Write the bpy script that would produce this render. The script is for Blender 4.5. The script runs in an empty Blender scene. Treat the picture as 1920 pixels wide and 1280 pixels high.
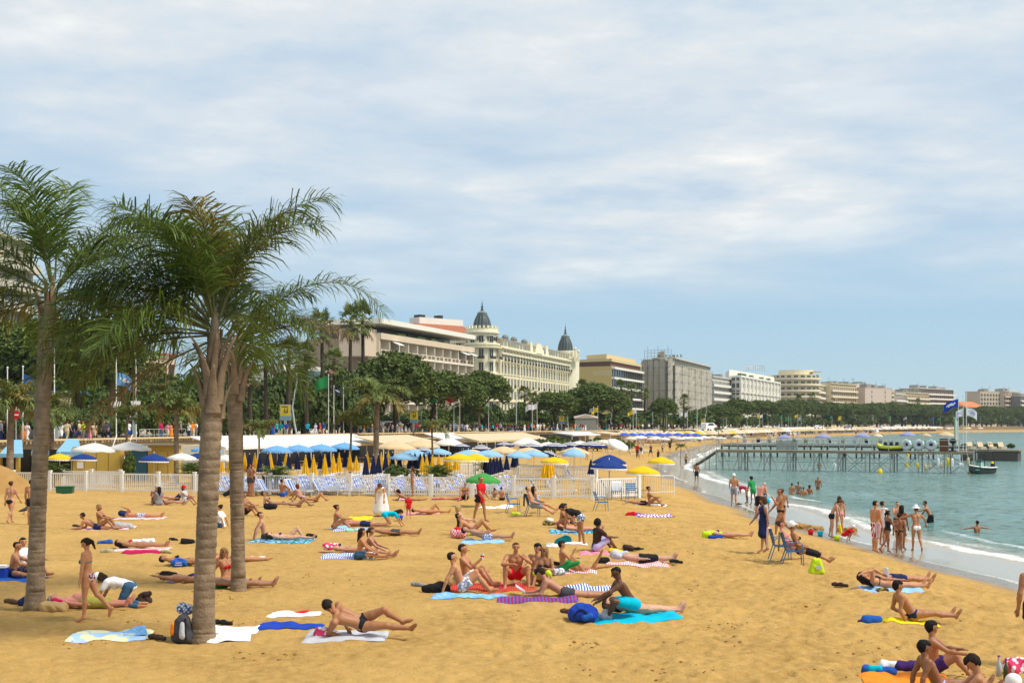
import bpy,math,random
import numpy as np
from mathutils import Vector,Matrix,noise as mnoise
R=math.radians
rnd=random.Random(11)
nrs=np.random.RandomState(5)
scene=bpy.context.scene
COL=scene.collection
# ------------------------------------------------------------- camera, sky, sun
F_PX,CX,HY,EYE=2400.0,960.0,796.0,3.8
cam_d=bpy.data.cameras.new('camera')
cam_d.sensor_width=36.0
cam_d.lens=36.0*F_PX/1920.0
cam_d.shift_y=(HY-640.0)/1920.0
cam_d.clip_start=0.5
cam_d.clip_end=12000
cam=bpy.data.objects.new('camera',cam_d)
cam.location=(0,0,EYE)
cam.rotation_euler=(R(90),0,0)
COL.objects.link(cam)
scene.camera=cam
SUN_EL,SUN_AZ=R(54),R(108)
world=bpy.data.worlds.new('World')
scene.world=world
world.use_nodes=True
wn,wl=world.node_tree.nodes,world.node_tree.links
wn.clear()
def wnode(t,**kw):
 n=wn.new(t)
 for k,v in kw.items():
  setattr(n,k,v)
 return n
sky=wnode('ShaderNodeTexSky',sky_type='NISHITA',sun_disc=False)
sky.sun_elevation,sky.sun_rotation=SUN_EL,SUN_AZ
sky.air_density,sky.dust_density,sky.ozone_density=1.0,0.15,3.0
bg_sky=wnode('ShaderNodeBackground');bg_sky.inputs['Strength'].default_value=0.10
wl.new(sky.outputs[0],bg_sky.inputs['Color'])
tc=wnode('ShaderNodeTexCoord')
sep=wnode('ShaderNodeSeparateXYZ');wl.new(tc.outputs['Generated'],sep.inputs[0])
zc=wnode('ShaderNodeMath',operation='MAXIMUM');wl.new(sep.outputs['Z'],zc.inputs[0]);zc.inputs[1].default_value=0.0
za=wnode('ShaderNodeMath',operation='ADD');wl.new(zc.outputs[0],za.inputs[0]);za.inputs[1].default_value=0.11
dx=wnode('ShaderNodeMath',operation='DIVIDE');wl.new(sep.outputs['X'],dx.inputs[0]);wl.new(za.outputs[0],dx.inputs[1])
dy=wnode('ShaderNodeMath',operation='DIVIDE');wl.new(sep.outputs['Y'],dy.inputs[0]);wl.new(za.outputs[0],dy.inputs[1])
cmb=wnode('ShaderNodeCombineXYZ');wl.new(dx.outputs[0],cmb.inputs[0]);wl.new(dy.outputs[0],cmb.inputs[1])
cmp_=wnode('ShaderNodeMapping');wl.new(cmb.outputs[0],cmp_.inputs[0])
cmp_.inputs['Location'].default_value=(3.1,1.3,0.0);cmp_.inputs['Rotation'].default_value=(0,0,R(-14));cmp_.inputs['Scale'].default_value=(0.62,0.72,1)
n1=wnode('ShaderNodeTexNoise');n1.inputs['Scale'].default_value=0.9;n1.inputs['Detail'].default_value=7;n1.inputs['Roughness'].default_value=0.52;n1.inputs['Distortion'].default_value=0.35
wl.new(cmp_.outputs[0],n1.inputs['Vector'])
n2=wnode('ShaderNodeTexNoise');n2.inputs['Scale'].default_value=2.7;n2.inputs['Detail'].default_value=6;n2.inputs['Roughness'].default_value=0.6
wl.new(cmp_.outputs[0],n2.inputs['Vector'])
def wramp(src,stops):
 r=wnode('ShaderNodeValToRGB');e=r.color_ramp.elements
 while len(e)>1:e.remove(e[0])
 e[0].position,e[0].color=stops[0][0],(*stops[0][1],1)
 for p,c in stops[1:]:
  q=e.new(p);q.color=(*c,1)
 wl.new(src,r.inputs[0]);return r
cov=wramp(n1.outputs['Fac'],[(0.33,(0.10,)*3),(0.46,(0.62,)*3),(0.58,(1,)*3)])
elev=wramp(zc.outputs[0],[(0.0,(0.0,)*3),(0.085,(0.0,)*3),(0.135,(0.85,)*3),(0.2,(1,)*3)])
mask=wnode('ShaderNodeMath',operation='MULTIPLY');wl.new(cov.outputs[0],mask.inputs[0]);wl.new(elev.outputs[0],mask.inputs[1])
ccol=wramp(n2.outputs['Fac'],[(0.36,(0.47,0.57,0.675)),(0.45,(0.57,0.64,0.70)),(0.54,(0.67,0.70,0.715)),(0.63,(0.80,0.80,0.775))])
bg_cl=wnode('ShaderNodeBackground');bg_cl.inputs['Strength'].default_value=1.0
wl.new(ccol.outputs[0],bg_cl.inputs['Color'])
bg_hz=wnode('ShaderNodeBackground');bg_hz.inputs['Strength'].default_value=1.0
hzc=wramp(zc.outputs[0],[(0.0,(0.37,0.55,0.66)),(0.08,(0.345,0.52,0.67)),(0.16,(0.40,0.55,0.69)),(0.35,(0.43,0.54,0.68))])
wl.new(hzc.outputs[0],bg_hz.inputs['Color'])
mixh=wnode('ShaderNodeMixShader');mixh.inputs[0].default_value=0.8
wl.new(bg_sky.outputs[0],mixh.inputs[1]);wl.new(bg_hz.outputs[0],mixh.inputs[2])
mixw=wnode('ShaderNodeMixShader')
wl.new(mask.outputs[0],mixw.inputs[0]);wl.new(mixh.outputs[0],mixw.inputs[1]);wl.new(bg_cl.outputs[0],mixw.inputs[2])
wout=wnode('ShaderNodeOutputWorld');wl.new(mixw.outputs[0],wout.inputs[0])
sun_d=bpy.data.lights.new('sun','SUN')
sun_d.energy=3.3
sun_d.angle=R(18)
sun_d.color=(1.0,0.94,0.83)
sun=bpy.data.objects.new('sun',sun_d)
sdir=Vector((math.sin(SUN_AZ)*math.cos(SUN_EL),math.cos(SUN_AZ)*math.cos(SUN_EL),math.sin(SUN_EL)))
sun.rotation_euler=sdir.to_track_quat('Z','Y').to_euler()
sun.location=(60,30,80)
COL.objects.link(sun)
vs=scene.view_settings
vs.view_transform='Standard';vs.look='None';vs.exposure=0.29;vs.gamma=1.0;vs.use_curve_mapping=False
scene.cycles.max_bounces=5
scene.cycles.diffuse_bounces=3
scene.cycles.glossy_bounces=2
scene.cycles.transparent_max_bounces=6
scene.cycles.use_denoising=True
# ------------------------------------------------------------- materials
MATS={}
def lin(c):
 c=c/255.0
 return c/12.92 if c<=0.04045 else((c+0.055)/1.055)**2.4
def rgb(r,g,b):return(lin(r),lin(g),lin(b))
def mat(name,col,rough=0.7,var=0.12,scale=6.0,bump=0.0,bscale=40.0,metal=0.0,spec=0.3,island=0.0,sheen=0.0,trans=0.0,objrand=0.0,coords='Object',detail=3):
 """principled material with fine colour variation (noise) and optional relief"""
 if name in MATS:return MATS[name]
 m=bpy.data.materials.new(name);m.use_nodes=True
 nt=m.node_tree;N,L=nt.nodes,nt.links
 b=N['Principled BSDF']
 b.inputs['Roughness'].default_value=rough
 b.inputs['Metallic'].default_value=metal
 b.inputs['Specular IOR Level'].default_value=spec
 tcn=N.new('ShaderNodeTexCoord')
 nz=N.new('ShaderNodeTexNoise');nz.inputs['Scale'].default_value=scale;nz.inputs['Detail'].default_value=detail
 L.new(tcn.outputs[coords],nz.inputs['Vector'])
 mx=N.new('ShaderNodeMix');mx.data_type='RGBA'
 mx.inputs[6].default_value=(*[max(0,c*(1-var)) for c in col],1)
 mx.inputs[7].default_value=(*[min(1,c*(1+var)) for c in col],1)
 L.new(nz.outputs['Fac'],mx.inputs[0])
 out=mx.outputs[2]
 if island:
  g=N.new('ShaderNodeNewGeometry')
  hs=N.new('ShaderNodeHueSaturation')
  mr=N.new('ShaderNodeMapRange');mr.inputs[3].default_value=1-island;mr.inputs[4].default_value=1+island
  L.new(g.outputs['Random Per Island'],mr.inputs[0]);L.new(mr.outputs[0],hs.inputs['Value'])
  L.new(out,hs.inputs['Color']);out=hs.outputs[0]
 if objrand:
  oi=N.new('ShaderNodeObjectInfo');h2=N.new('ShaderNodeHueSaturation');m2=N.new('ShaderNodeMapRange');m2.inputs[3].default_value=1-objrand;m2.inputs[4].default_value=1+objrand
  L.new(oi.outputs['Random'],m2.inputs[0]);L.new(m2.outputs[0],h2.inputs['Value']);L.new(out,h2.inputs['Color']);out=h2.outputs[0]
 L.new(out,b.inputs['Base Color'])
 if trans:
  td=N.new('ShaderNodeBsdfTranslucent');L.new(out,td.inputs['Color'])
  ms=N.new('ShaderNodeMixShader');ms.inputs[0].default_value=trans
  o=N['Material Output']
  L.new(b.outputs[0],ms.inputs[1]);L.new(td.outputs[0],ms.inputs[2]);L.new(ms.outputs[0],o.inputs[0])
 if bump:
  n3=N.new('ShaderNodeTexNoise');n3.inputs['Scale'].default_value=bscale;n3.inputs['Detail'].default_value=4
  L.new(tcn.outputs[coords],n3.inputs['Vector'])
  bp=N.new('ShaderNodeBump');bp.inputs['Strength'].default_value=bump;bp.inputs['Distance'].default_value=0.02
  L.new(n3.outputs['Fac'],bp.inputs['Height']);L.new(bp.outputs[0],b.inputs['Normal'])
 MATS[name]=m
 return m
def pattern_mat(name,kind,c1,c2,scale=20.0,rough=0.85,rot=(0,0,0),c3=None,thr=0.5):
 """flat textile print: stripes (wave), checks, spots or flowers (voronoi)"""
 if name in MATS:return MATS[name]
 m=bpy.data.materials.new(name);m.use_nodes=True
 nt=m.node_tree;N,L=nt.nodes,nt.links
 b=N['Principled BSDF'];b.inputs['Roughness'].default_value=rough;b.inputs['Specular IOR Level'].default_value=0.2
 tcn=N.new('ShaderNodeTexCoord');mp=N.new('ShaderNodeMapping');mp.inputs['Rotation'].default_value=rot
 L.new(tcn.outputs['Object'],mp.inputs[0])
 if kind=='stripes':
  t=N.new('ShaderNodeTexWave');t.inputs['Scale'].default_value=scale;t.inputs['Distortion'].default_value=0.6;t.inputs['Detail'].default_value=1
  fac=t.outputs['Fac']
 elif kind=='checks':
  t=N.new('ShaderNodeTexChecker');t.inputs['Scale'].default_value=scale;fac=t.outputs['Fac']
 else:
  t=N.new('ShaderNodeTexVoronoi');t.inputs['Scale'].default_value=scale;fac=t.outputs['Distance']
 L.new(mp.outputs[0],t.inputs['Vector'])
 r=N.new('ShaderNodeValToRGB');e=r.color_ramp.elements
 e[0].position,e[0].color=max(0,thr-0.06),(*c1,1)
 e[1].position,e[1].color=min(1,thr+0.06),(*c2,1)
 if c3:
  q=e.new(min(1,thr+0.25));q.color=(*c3,1)
 L.new(fac,r.inputs[0]);L.new(r.outputs[0],b.inputs['Base Color'])
 MATS[name]=m
 return m
# ------------------------------------------------------------- mesh helpers
class MB:
 """collects shapes, then links them as one mesh object"""
 def __init__(s):s.v,s.f,s.mi=[],[],[]
 def add(s,vs_,fs,mi=0):
  o=len(s.v);s.v.extend([tuple(p) for p in vs_])
  s.f.extend([tuple(i+o for i in f) for f in fs]);s.mi.extend([mi]*len(fs));return s
 def box(s,c,size,rz=0.0,mi=0,M=None,taper=1.0):
  x,y,z=size[0]/2,size[1]/2,size[2]/2
  pts=[(-x,-y,-z),(x,-y,-z),(x,y,-z),(-x,y,-z),(-x*taper,-y*taper,z),(x*taper,-y*taper,z),(x*taper,y*taper,z),(-x*taper,y*taper,z)]
  if M is None:M=Matrix.Translation(c)@Matrix.Rotation(rz,4,'Z')
  return s.add([M@Vector(p) for p in pts],[(0,3,2,1),(4,5,6,7),(0,1,5,4),(1,2,6,5),(2,3,7,6),(3,0,4,7)],mi)
 def bar(s,a,b,w,h=None,mi=0):
  """square bar from a to b"""
  a,b=Vector(a),Vector(b);h=h or w
  d=(b-a);L_=d.length
  if L_<1e-6:return s
  q=d.to_track_quat('X','Z').to_matrix().to_4x4()
  return s.box(None,(L_,w,h),mi=mi,M=Matrix.Translation((a+b)/2)@q)
 def tube(s,pts,rad,n=6,mi=0,cap=True):
  pts=[Vector(p) for p in pts];m=len(pts)
  rad=[rad]*m if not hasattr(rad,'__len__') else rad
  vs_,fs=[],[]
  u=None
  for i,p in enumerate(pts):
   d=(pts[min(i+1,m-1)]-pts[max(i-1,0)]).normalized()
   if u is None:
    u=d.cross(Vector((0,0,1)) if abs(d.z)<0.9 else Vector((1,0,0))).normalized()
   else:
    u=(u-d*u.dot(d)).normalized()
   w=d.cross(u)
   for k in range(n):
    a=2*math.pi*k/n
    vs_.append(p+(u*math.cos(a)+w*math.sin(a))*rad[i])
  for i in range(m-1):
   for k in range(n):
    fs.append((i*n+k,i*n+(k+1)%n,(i+1)*n+(k+1)%n,(i+1)*n+k))
  if cap:
   fs.append(tuple(range(n-1,-1,-1)));fs.append(tuple((m-1)*n+k for k in range(n)))
  return s.add(vs_,fs,mi)
 def lathe(s,prof,n=16,c=(0,0,0),mi=0,a0=0.0,a1=2*math.pi):
  full=abs(a1-a0-2*math.pi)<1e-6
  k_=n if full else n+1
  vs_,fs=[],[]
  for r,z in prof:
   for k in range(k_):
    a=a0+(a1-a0)*k/n
    vs_.append((c[0]+r*math.cos(a),c[1]+r*math.sin(a),c[2]+z))
  for i in range(len(prof)-1):
   for k in range(n):
    k2=(k+1)%k_
    fs.append((i*k_+k,i*k_+k2,(i+1)*k_+k2,(i+1)*k_+k))
  return s.add(vs_,fs,mi)
 def ball(s,c,r,n=8,m=6,mi=0,sq=(1,1,1)):
  prof=[(math.sin(math.pi*i/m),-math.cos(math.pi*i/m)) for i in range(m+1)]
  vs_,fs=[],[]
  for pr,pz in prof:
   for k in range(n):
    a=2*math.pi*k/n
    vs_.append((c[0]+r*sq[0]*pr*math.cos(a),c[1]+r*sq[1]*pr*math.sin(a),c[2]+r*sq[2]*pz))
  for i in range(m):
   for k in range(n):
    fs.append((i*n+k,i*n+(k+1)%n,(i+1)*n+(k+1)%n,(i+1)*n+k))
  return s.add(vs_,fs,mi)
 def quad(s,a,b,c,d,mi=0):return s.add([a,b,c,d],[(0,1,2,3)],mi)
 def prism(s,poly,z0,z1,mi=0):
  n=len(poly)
  vs_=[(x,y,z0) for x,y in poly]+[(x,y,z1) for x,y in poly]
  return s.add(vs_,[tuple(range(n-1,-1,-1)),tuple(range(n,2*n))]+[(i,(i+1)%n,n+(i+1)%n,n+i) for i in range(n)],mi)
 def mesh(s,name,mats,smooth=False):
  me=bpy.data.meshes.new(name)
  me.from_pydata(s.v,[],s.f)
  for m in(mats if isinstance(mats,(list,tuple)) else[mats]):me.materials.append(m)
  if any(s.mi):me.polygons.foreach_set('material_index',s.mi)
  if smooth:me.polygons.foreach_set('use_smooth',[True]*len(me.polygons))
  me.update();return me
 def build(s,name,mats,parent=None,loc=(0,0,0),rz=0.0,smooth=False):
  return link(name,s.mesh(name,mats,smooth),parent,loc,rz)
def link(name,me,parent=None,loc=(0,0,0),rz=0.0,rot=None,scale=None):
 o=bpy.data.objects.new(name,me);COL.objects.link(o)
 o.location=loc
 o.rotation_euler=rot if rot is not None else(0,0,rz)
 if scale is not None:o.scale=scale if hasattr(scale,'__len__') else(scale,)*3
 if parent is not None:o.parent=parent
 return o
def np_mesh(name,V,Fq,mats,smooth=True):
 me=bpy.data.meshes.new(name)
 nv,nf,k=len(V),len(Fq),Fq.shape[1]
 me.vertices.add(nv);me.vertices.foreach_set('co',np.ascontiguousarray(V,dtype=np.float32).ravel())
 me.loops.add(nf*k);me.loops.foreach_set('vertex_index',np.ascontiguousarray(Fq,dtype=np.int32).ravel())
 me.polygons.add(nf);me.polygons.foreach_set('loop_start',np.arange(0,nf*k,k,dtype=np.int32))
 if smooth:me.polygons.foreach_set('use_smooth',np.ones(nf,dtype=bool))
 for m in(mats if isinstance(mats,(list,tuple)) else[mats]):me.materials.append(m)
 me.update(calc_edges=True);me.validate()
 return me
def tag(o,label=None,cat=None,group=None,kind=None):
 if label:o['label']=label
 if cat:o['category']=cat
 if group:o['group']=group
 if kind:o['kind']=kind
 return o
def empty(name,loc=(0,0,0),rz=0.0,label=None,cat=None,group=None):
 o=bpy.data.objects.new(name,None);COL.objects.link(o)
 o.location=loc;o.rotation_euler=(0,0,rz);o.empty_display_size=0.2
 return tag(o,label,cat,group)
def copy_thing(root,loc,rz=0.0,label=None,scale=None,group=None):
 """a copy of a thing with copies of its parts and sub-parts (mesh data shared)"""
 c=root.copy();COL.objects.link(c);c.location=loc;c.rotation_euler=(0,0,rz)
 if scale is not None:c.scale=scale if hasattr(scale,'__len__') else(scale,)*3
 if label:c['label']=label
 if group:c['group']=group
 for ch in list(root.children):
  d=ch.copy();COL.objects.link(d);d.parent=c
  for g in list(ch.children):
   e=g.copy();COL.objects.link(e);e.parent=d
 return c
ORD=['first','second','third','fourth','fifth','sixth','seventh','eighth','ninth','tenth','eleventh','twelfth','thirteenth','fourteenth','fifteenth','sixteenth','seventeenth','eighteenth','nineteenth','twentieth','twenty-first','twenty-second','twenty-third','twenty-fourth','twenty-fifth','twenty-sixth','twenty-seventh','twenty-eighth','twenty-ninth','thirtieth','thirty-first','thirty-second','thirty-third','thirty-fourth','thirty-fifth','thirty-sixth','thirty-seventh','thirty-eighth','thirty-ninth','fortieth']
# ------------------------------------------------------------- lie of the land
WATER=-0.9
SHORE_Y=np.array([0,15,39,50,61,91,134,200,289,340,430,560,700,805,1000,1500.])
SHORE_X=np.array([17.0,16.6,15.6,14.5,14.0,14.4,16.5,27,46,63,93,151,226,315,510,1100.])
PROM_Y=np.array([0,60,91,165,240,340,500,690,900,1200,1600.])
PROM_X=np.array([-43.0,-39,-36,-20.5,13,48.5,104.6,197,352,640,1100.])
PROM_Z,PARA_Z=2.35,2.72
def shore_x(Y):return np.interp(Y,SHORE_Y,SHORE_X)
def prom_x(Y):return np.interp(Y,PROM_Y,PROM_X)
def _hash(ix,iy,s):
 h=(ix*374761393+iy*668265263+s*974634777)&0x7fffffff
 h=((h^(h>>13))*1274126177)&0x7fffffff
 return((h^(h>>16))&0xffff)/65535.0
def vnoise(x,y,s=0):
 x=np.asarray(x,float);y=np.asarray(y,float)
 ix,iy=np.floor(x).astype(np.int64),np.floor(y).astype(np.int64)
 fx,fy=x-ix,y-iy
 fx,fy=fx*fx*(3-2*fx),fy*fy*(3-2*fy)
 a,b=_hash(ix,iy,s),_hash(ix+1,iy,s)
 c,d=_hash(ix,iy+1,s),_hash(ix+1,iy+1,s)
 return(a*(1-fx)+b*fx)*(1-fy)+(c*(1-fx)+d*fx)*fy
def fbm(x,y,s=0,o=3):
 r,a,t=0,1.0,0
 for i in range(o):
  r=r+a*vnoise(x*2**i,y*2**i,s+i*7);t+=a;a*=0.5
 return r/t
_py=np.linspace(60,1100,4000);_pp=(prom_x(_py)-1.2)/_py*F_PX+CX
def promY(px):return float(np.interp(px,_pp,_py))
def base_z(X,Y):
 u=shore_x(Y)-X
 t=np.clip(u/7.6,0,1)
 up=WATER+0.9*(0.25*t+0.75*t*t*(3-2*t))
 return np.where(u>0,up,WATER+0.10*u)
def gz(X,Y):return float(base_z(np.array(float(X)),np.array(float(Y))))
def at(px,py):
 """the place on the sand or sea floor that the photograph shows at this pixel"""
 z=0.0
 for _ in range(40):
  Y=(EYE-z)*F_PX/max(py-HY,1.0)
  X=(px-CX)/F_PX*Y
  z=0.5*z+0.5*gz(X,Y)
 return Vector((X,Y,z))
def on_plane(px,py,z):
 Y=(EYE-z)*F_PX/(py-HY)
 return Vector(((px-CX)/F_PX*Y,Y,z))
def at_depth(px,py,Y):
 return Vector(((px-CX)/F_PX*Y,Y,EYE-(py-HY)/F_PX*Y))
# ------------------------------------------------------------- sand, sea, promenade, road
def grid_faces(nr,nc):
 i=np.arange(nr-1)[:,None]*nc+np.arange(nc-1)[None,:]
 i=i.ravel()
 return np.stack([i,i+1,i+nc+1,i+nc],1)
def add_attr(me,name,vals):
 a=me.attributes.new(name,'FLOAT','POINT')
 a.data.foreach_set('value',np.ascontiguousarray(vals,dtype=np.float32).ravel())
def sand_relief(X,Y):
 h=0.055*(fbm(X*0.55,Y*0.55,3)-0.5)+0.05*(fbm(X*2.1,Y*2.1,9)-0.5)+0.028*(vnoise(X*6.0,Y*6.0,21)-0.5)
 for cell,dep,s in((0.62,0.040,31),(0.38,0.026,47)):
  cx,cy=np.floor(X/cell).astype(np.int64),np.floor(Y/cell).astype(np.int64)
  pit=np.zeros_like(X)
  for ox in(-1,0,1):
   for oy in(-1,0,1):
    gx,gy=cx+ox,cy+oy
    px_=(gx+_hash(gx,gy,s))*cell;py_=(gy+_hash(gx,gy,s+1))*cell
    an=_hash(gx,gy,s+2)*6.283;am=_hash(gx,gy,s+3)
    ddx,ddy=X-px_,Y-py_
    a_,b_=ddx*np.cos(an)+ddy*np.sin(an),-ddx*np.sin(an)+ddy*np.cos(an)
    q=(a_/0.15)**2+(b_/0.075)**2
    pit+=np.where(am>0.35,am,0)*(-np.exp(-q)+0.38*np.exp(-q/3.2))
  h+=dep*pit
 u=shore_x(Y)-X
 k=np.clip((u-1.0)/3.5,0.0,1.0)*np.clip((160-Y)/90,0.0,1.0)
 rough=0.65+0.75*np.clip((X+1.0+0.06*Y)/8.0,0,1)
 return 2.1*h*k*rough
rows=[12.5]
while rows[-1]<85:rows.append(rows[-1]*1.0029)
while rows[-1]<1500:rows.append(rows[-1]*1.013)
rows=np.array(rows)
t_=np.linspace(-0.60,0.58,500)
YY,TT=np.meshgrid(rows,t_,indexing='ij')
XX=TT*YY
XX=np.minimum(XX,shore_x(YY)+30+0.1*YY)
XX=np.maximum(XX,prom_x(YY)-3)
ZZ=base_z(XX,YY)+sand_relief(XX,YY)
U=shore_x(YY)-XX
sand_m=bpy.data.materials.new('sand');sand_m.use_nodes=True
nt=sand_m.node_tree;N,L=nt.nodes,nt.links
b=N['Principled BSDF'];b.inputs['Specular IOR Level'].default_value=0.25
tcn=N.new('ShaderNodeTexCoord')
def nz(scale,detail=4,rough=0.55,vec=None):
 n=N.new('ShaderNodeTexNoise');n.inputs['Scale'].default_value=scale;n.inputs['Detail'].default_value=detail;n.inputs['Roughness'].default_value=rough
 L.new(vec or tcn.outputs['Object'],n.inputs['Vector']);return n.outputs['Fac']
def mixc(f,a,c):
 m=N.new('ShaderNodeMix');m.data_type='RGBA'
 L.new(f,m.inputs[0])
 for s_,i_ in((a,6),(c,7)):
  if isinstance(s_,tuple):m.inputs[i_].default_value=(*s_,1)
  else:L.new(s_,m.inputs[i_])
 return m.outputs[2]
def ramp(f,p0,p1,v0=0.0,v1=1.0):
 m=N.new('ShaderNodeMapRange');m.inputs[1].default_value=p0;m.inputs[2].default_value=p1;m.inputs[3].default_value=v0;m.inputs[4].default_value=v1
 L.new(f,m.inputs[0]);return m.outputs[0]
c=mixc(ramp(nz(0.35),0.35,0.65),(0.345,0.195,0.047),(0.51,0.308,0.088))
c=mixc(ramp(nz(4.0,5,0.6),0.30,0.72),c,(0.55,0.34,0.106))
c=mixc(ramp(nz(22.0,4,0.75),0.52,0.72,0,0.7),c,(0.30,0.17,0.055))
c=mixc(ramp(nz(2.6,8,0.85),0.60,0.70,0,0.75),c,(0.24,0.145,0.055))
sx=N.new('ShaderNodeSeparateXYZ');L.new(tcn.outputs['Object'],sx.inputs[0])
pit_shade=N.new('ShaderNodeMath');pit_shade.operation='MULTIPLY';L.new(ramp(sx.outputs['X'],-2,9,0.35,1.0),pit_shade.inputs[0]);L.new(ramp(nz(5.5,9,0.9),0.595,0.66,0,0.85),pit_shade.inputs[1])
c=mixc(pit_shade.outputs[0],c,(0.20,0.105,0.03))  # dark specks put into the colour for the shade in small footprint pits
wet=N.new('ShaderNodeAttribute');wet.attribute_name='wet'
c=mixc(wet.outputs['Fac'],c,(0.235,0.165,0.095))
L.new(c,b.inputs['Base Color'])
L.new(ramp(wet.outputs['Fac'],0.3,1,0.95,0.16),b.inputs['Roughness'])
bp=N.new('ShaderNodeBump');bp.inputs['Strength'].default_value=0.55;bp.inputs['Distance'].default_value=0.06
L.new(nz(8.0,7,0.7),bp.inputs['Height'])
dry=N.new('ShaderNodeMath');dry.operation='SUBTRACT';dry.inputs[0].default_value=1.0;L.new(wet.outputs['Fac'],dry.inputs[1])
ds=N.new('ShaderNodeMath');ds.operation='MULTIPLY';ds.inputs[1].default_value=0.9;L.new(dry.outputs[0],ds.inputs[0]);L.new(ds.outputs[0],bp.inputs['Strength'])
L.new(bp.outputs[0],b.inputs['Normal'])
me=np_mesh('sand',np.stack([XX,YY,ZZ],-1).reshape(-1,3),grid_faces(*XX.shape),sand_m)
wetv=np.clip((3.1+0.5*np.sin(YY*0.35)+0.8*(vnoise(YY*0.3,XX*0.1,5)-0.5)-U)/1.1,0,1)
add_attr(me,'wet',wetv)
tag(link('sand',me),kind='structure')
# --- the sea
wr=[12.5]
while wr[-1]<140:wr.append(wr[-1]*1.006)
while wr[-1]<1490:wr.append(wr[-1]*1.02)
wr=np.array(wr)
dd=np.concatenate([np.linspace(0,7,60)[:-1],7*np.exp(np.linspace(0,math.log(1600/7.0),130))])
WY,WD=np.meshgrid(wr,dd,indexing='ij')
edge=-(0.55+0.75*vnoise(WY*0.16,WY*0,3)+0.35*vnoise(WY*0.6,WY*0,4))*np.clip(1-WD/3.0,0,1)
D_=WD+edge
WX=shore_x(WY)+D_
near=np.clip((260-WY)/160,0,1)
brk=1.40+0.9*vnoise(WY*0.07,WY*0,8)+0.30*np.sin(WY*0.21)+0.35*(vnoise(WY*0.9,WY*0,81)-.5)
amp=0.08+0.20*np.clip(vnoise(WY*0.09,WY*0,12)*1.6-0.35,0,1)
q=(D_-brk)
wave=amp*np.exp(-np.where(q<0,(q/0.28)**2,(q/0.85)**2))
sw=0.05*np.sin(D_*1.15+2.2*vnoise(D_*0.15,WY*0.12,14)+0.10*WY)*np.clip((D_-3)/5,0,1)
chop=0.20*(fbm(WX*0.75,WY*0.42,17,3)-0.5)*np.clip((D_-1.5)/4,0,1)
WZ=WATER+(wave+sw+chop)*near
inl=D_<0
WZ=np.where(inl,base_z(WX,WY)+0.014-0.035*np.exp(-(WD/0.10)**2),np.maximum(WZ,WATER+0.014))
foam=np.exp(-np.where(q<0,(q/0.26)**2,(q/0.95)**2))*(0.22+0.55*vnoise(WY*0.30,WD*0.3,41)+0.5*vnoise(WY*1.3,WD*1.5,45))
qa=D_-brk-1.5;foam=np.maximum(foam,0.62*np.exp(-(qa/0.8)**2)*(0.3+0.8*vnoise(WY*0.22,WD*0.5,43)))
foam=np.maximum(foam,0.60*np.exp(-((D_-edge-0.18)/0.16)**2)*(D_<0.5)*np.clip(vnoise(WY*0.25,WY*0,29)*2-0.45,0,1))
q2=D_-brk-2.6-1.2*vnoise(WY*0.05,WY*0,33)
foam=np.maximum(foam,0.75*np.exp(-np.where(q2<0,(q2/0.6)**2,(q2/0.25)**2))*np.clip(vnoise(WY*0.11,WY*0,37)*2.4-1.1,0,1))
foam*=np.clip((700-WY)/300,0.15,1)
shal=np.clip(1-(D_-brk+0.2)/3.2,0,1)
wm=bpy.data.materials.new('sea_water');wm.use_nodes=True
nt=wm.node_tree;N,L=nt.nodes,nt.links
b=N['Principled BSDF'];b.inputs['IOR'].default_value=1.33;b.inputs['Specular IOR Level'].default_value=0.5
tcn=N.new('ShaderNodeTexCoord')
mp=N.new('ShaderNodeMapping');mp.inputs['Scale'].default_value=(0.75,1.0,1);L.new(tcn.outputs['Object'],mp.inputs[0])
wc=mixc(ramp(nz(0.10,4,0.6,mp.outputs[0]),0.35,0.68),(0.115,0.235,0.205),(0.175,0.315,0.28))
mp2=N.new('ShaderNodeMapping');mp2.inputs['Scale'].default_value=(1.5,0.75,1);L.new(tcn.outputs['Object'],mp2.inputs[0])
wc=mixc(ramp(nz(1.0,4,0.55,mp2.outputs[0]),0.55,0.63,0,0.9),wc,(0.035,0.10,0.085))  # ripple shading put into the colour as dark dashes
sh=N.new('ShaderNodeAttribute');sh.attribute_name='shallow'
wc=mixc(sh.outputs['Fac'],wc,(0.40,0.345,0.25))
fo=N.new('ShaderNodeAttribute');fo.attribute_name='foam'
fm=N.new('ShaderNodeMath');fm.operation='MULTIPLY_ADD'
L.new(fo.outputs['Fac'],fm.inputs[0]);fm.inputs[1].default_value=1.15
nfo=nz(3.4,7,0.8);ns=N.new('ShaderNodeMath');ns.operation='SUBTRACT';L.new(nfo,ns.inputs[0]);ns.inputs[1].default_value=0.60
n15=N.new('ShaderNodeMath');n15.operation='MULTIPLY';n15.inputs[1].default_value=1.7;L.new(ns.outputs[0],n15.inputs[0]);L.new(n15.outputs[0],fm.inputs[2])
fk=ramp(fm.outputs[0],0.30,0.70)
wc=mixc(fk,wc,(0.74,0.76,0.74))
L.new(wc,b.inputs['Base Color'])
L.new(ramp(fk,0,1,0.13,0.8),b.inputs['Roughness'])
b1=N.new('ShaderNodeBump');b1.inputs['Strength'].default_value=0.8;b1.inputs['Distance'].default_value=0.9
L.new(nz(1.25,6,0.62,mp.outputs[0]),b1.inputs['Height'])
far_w=N.new('ShaderNodeMath');far_w.operation='SUBTRACT';far_w.inputs[0].default_value=0.85;L.new(sh.outputs['Fac'],far_w.inputs[1]);far_w.use_clamp=True
L.new(far_w.outputs[0],b1.inputs['Strength'])
L.new(b1.outputs[0],b.inputs['Normal'])
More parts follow.
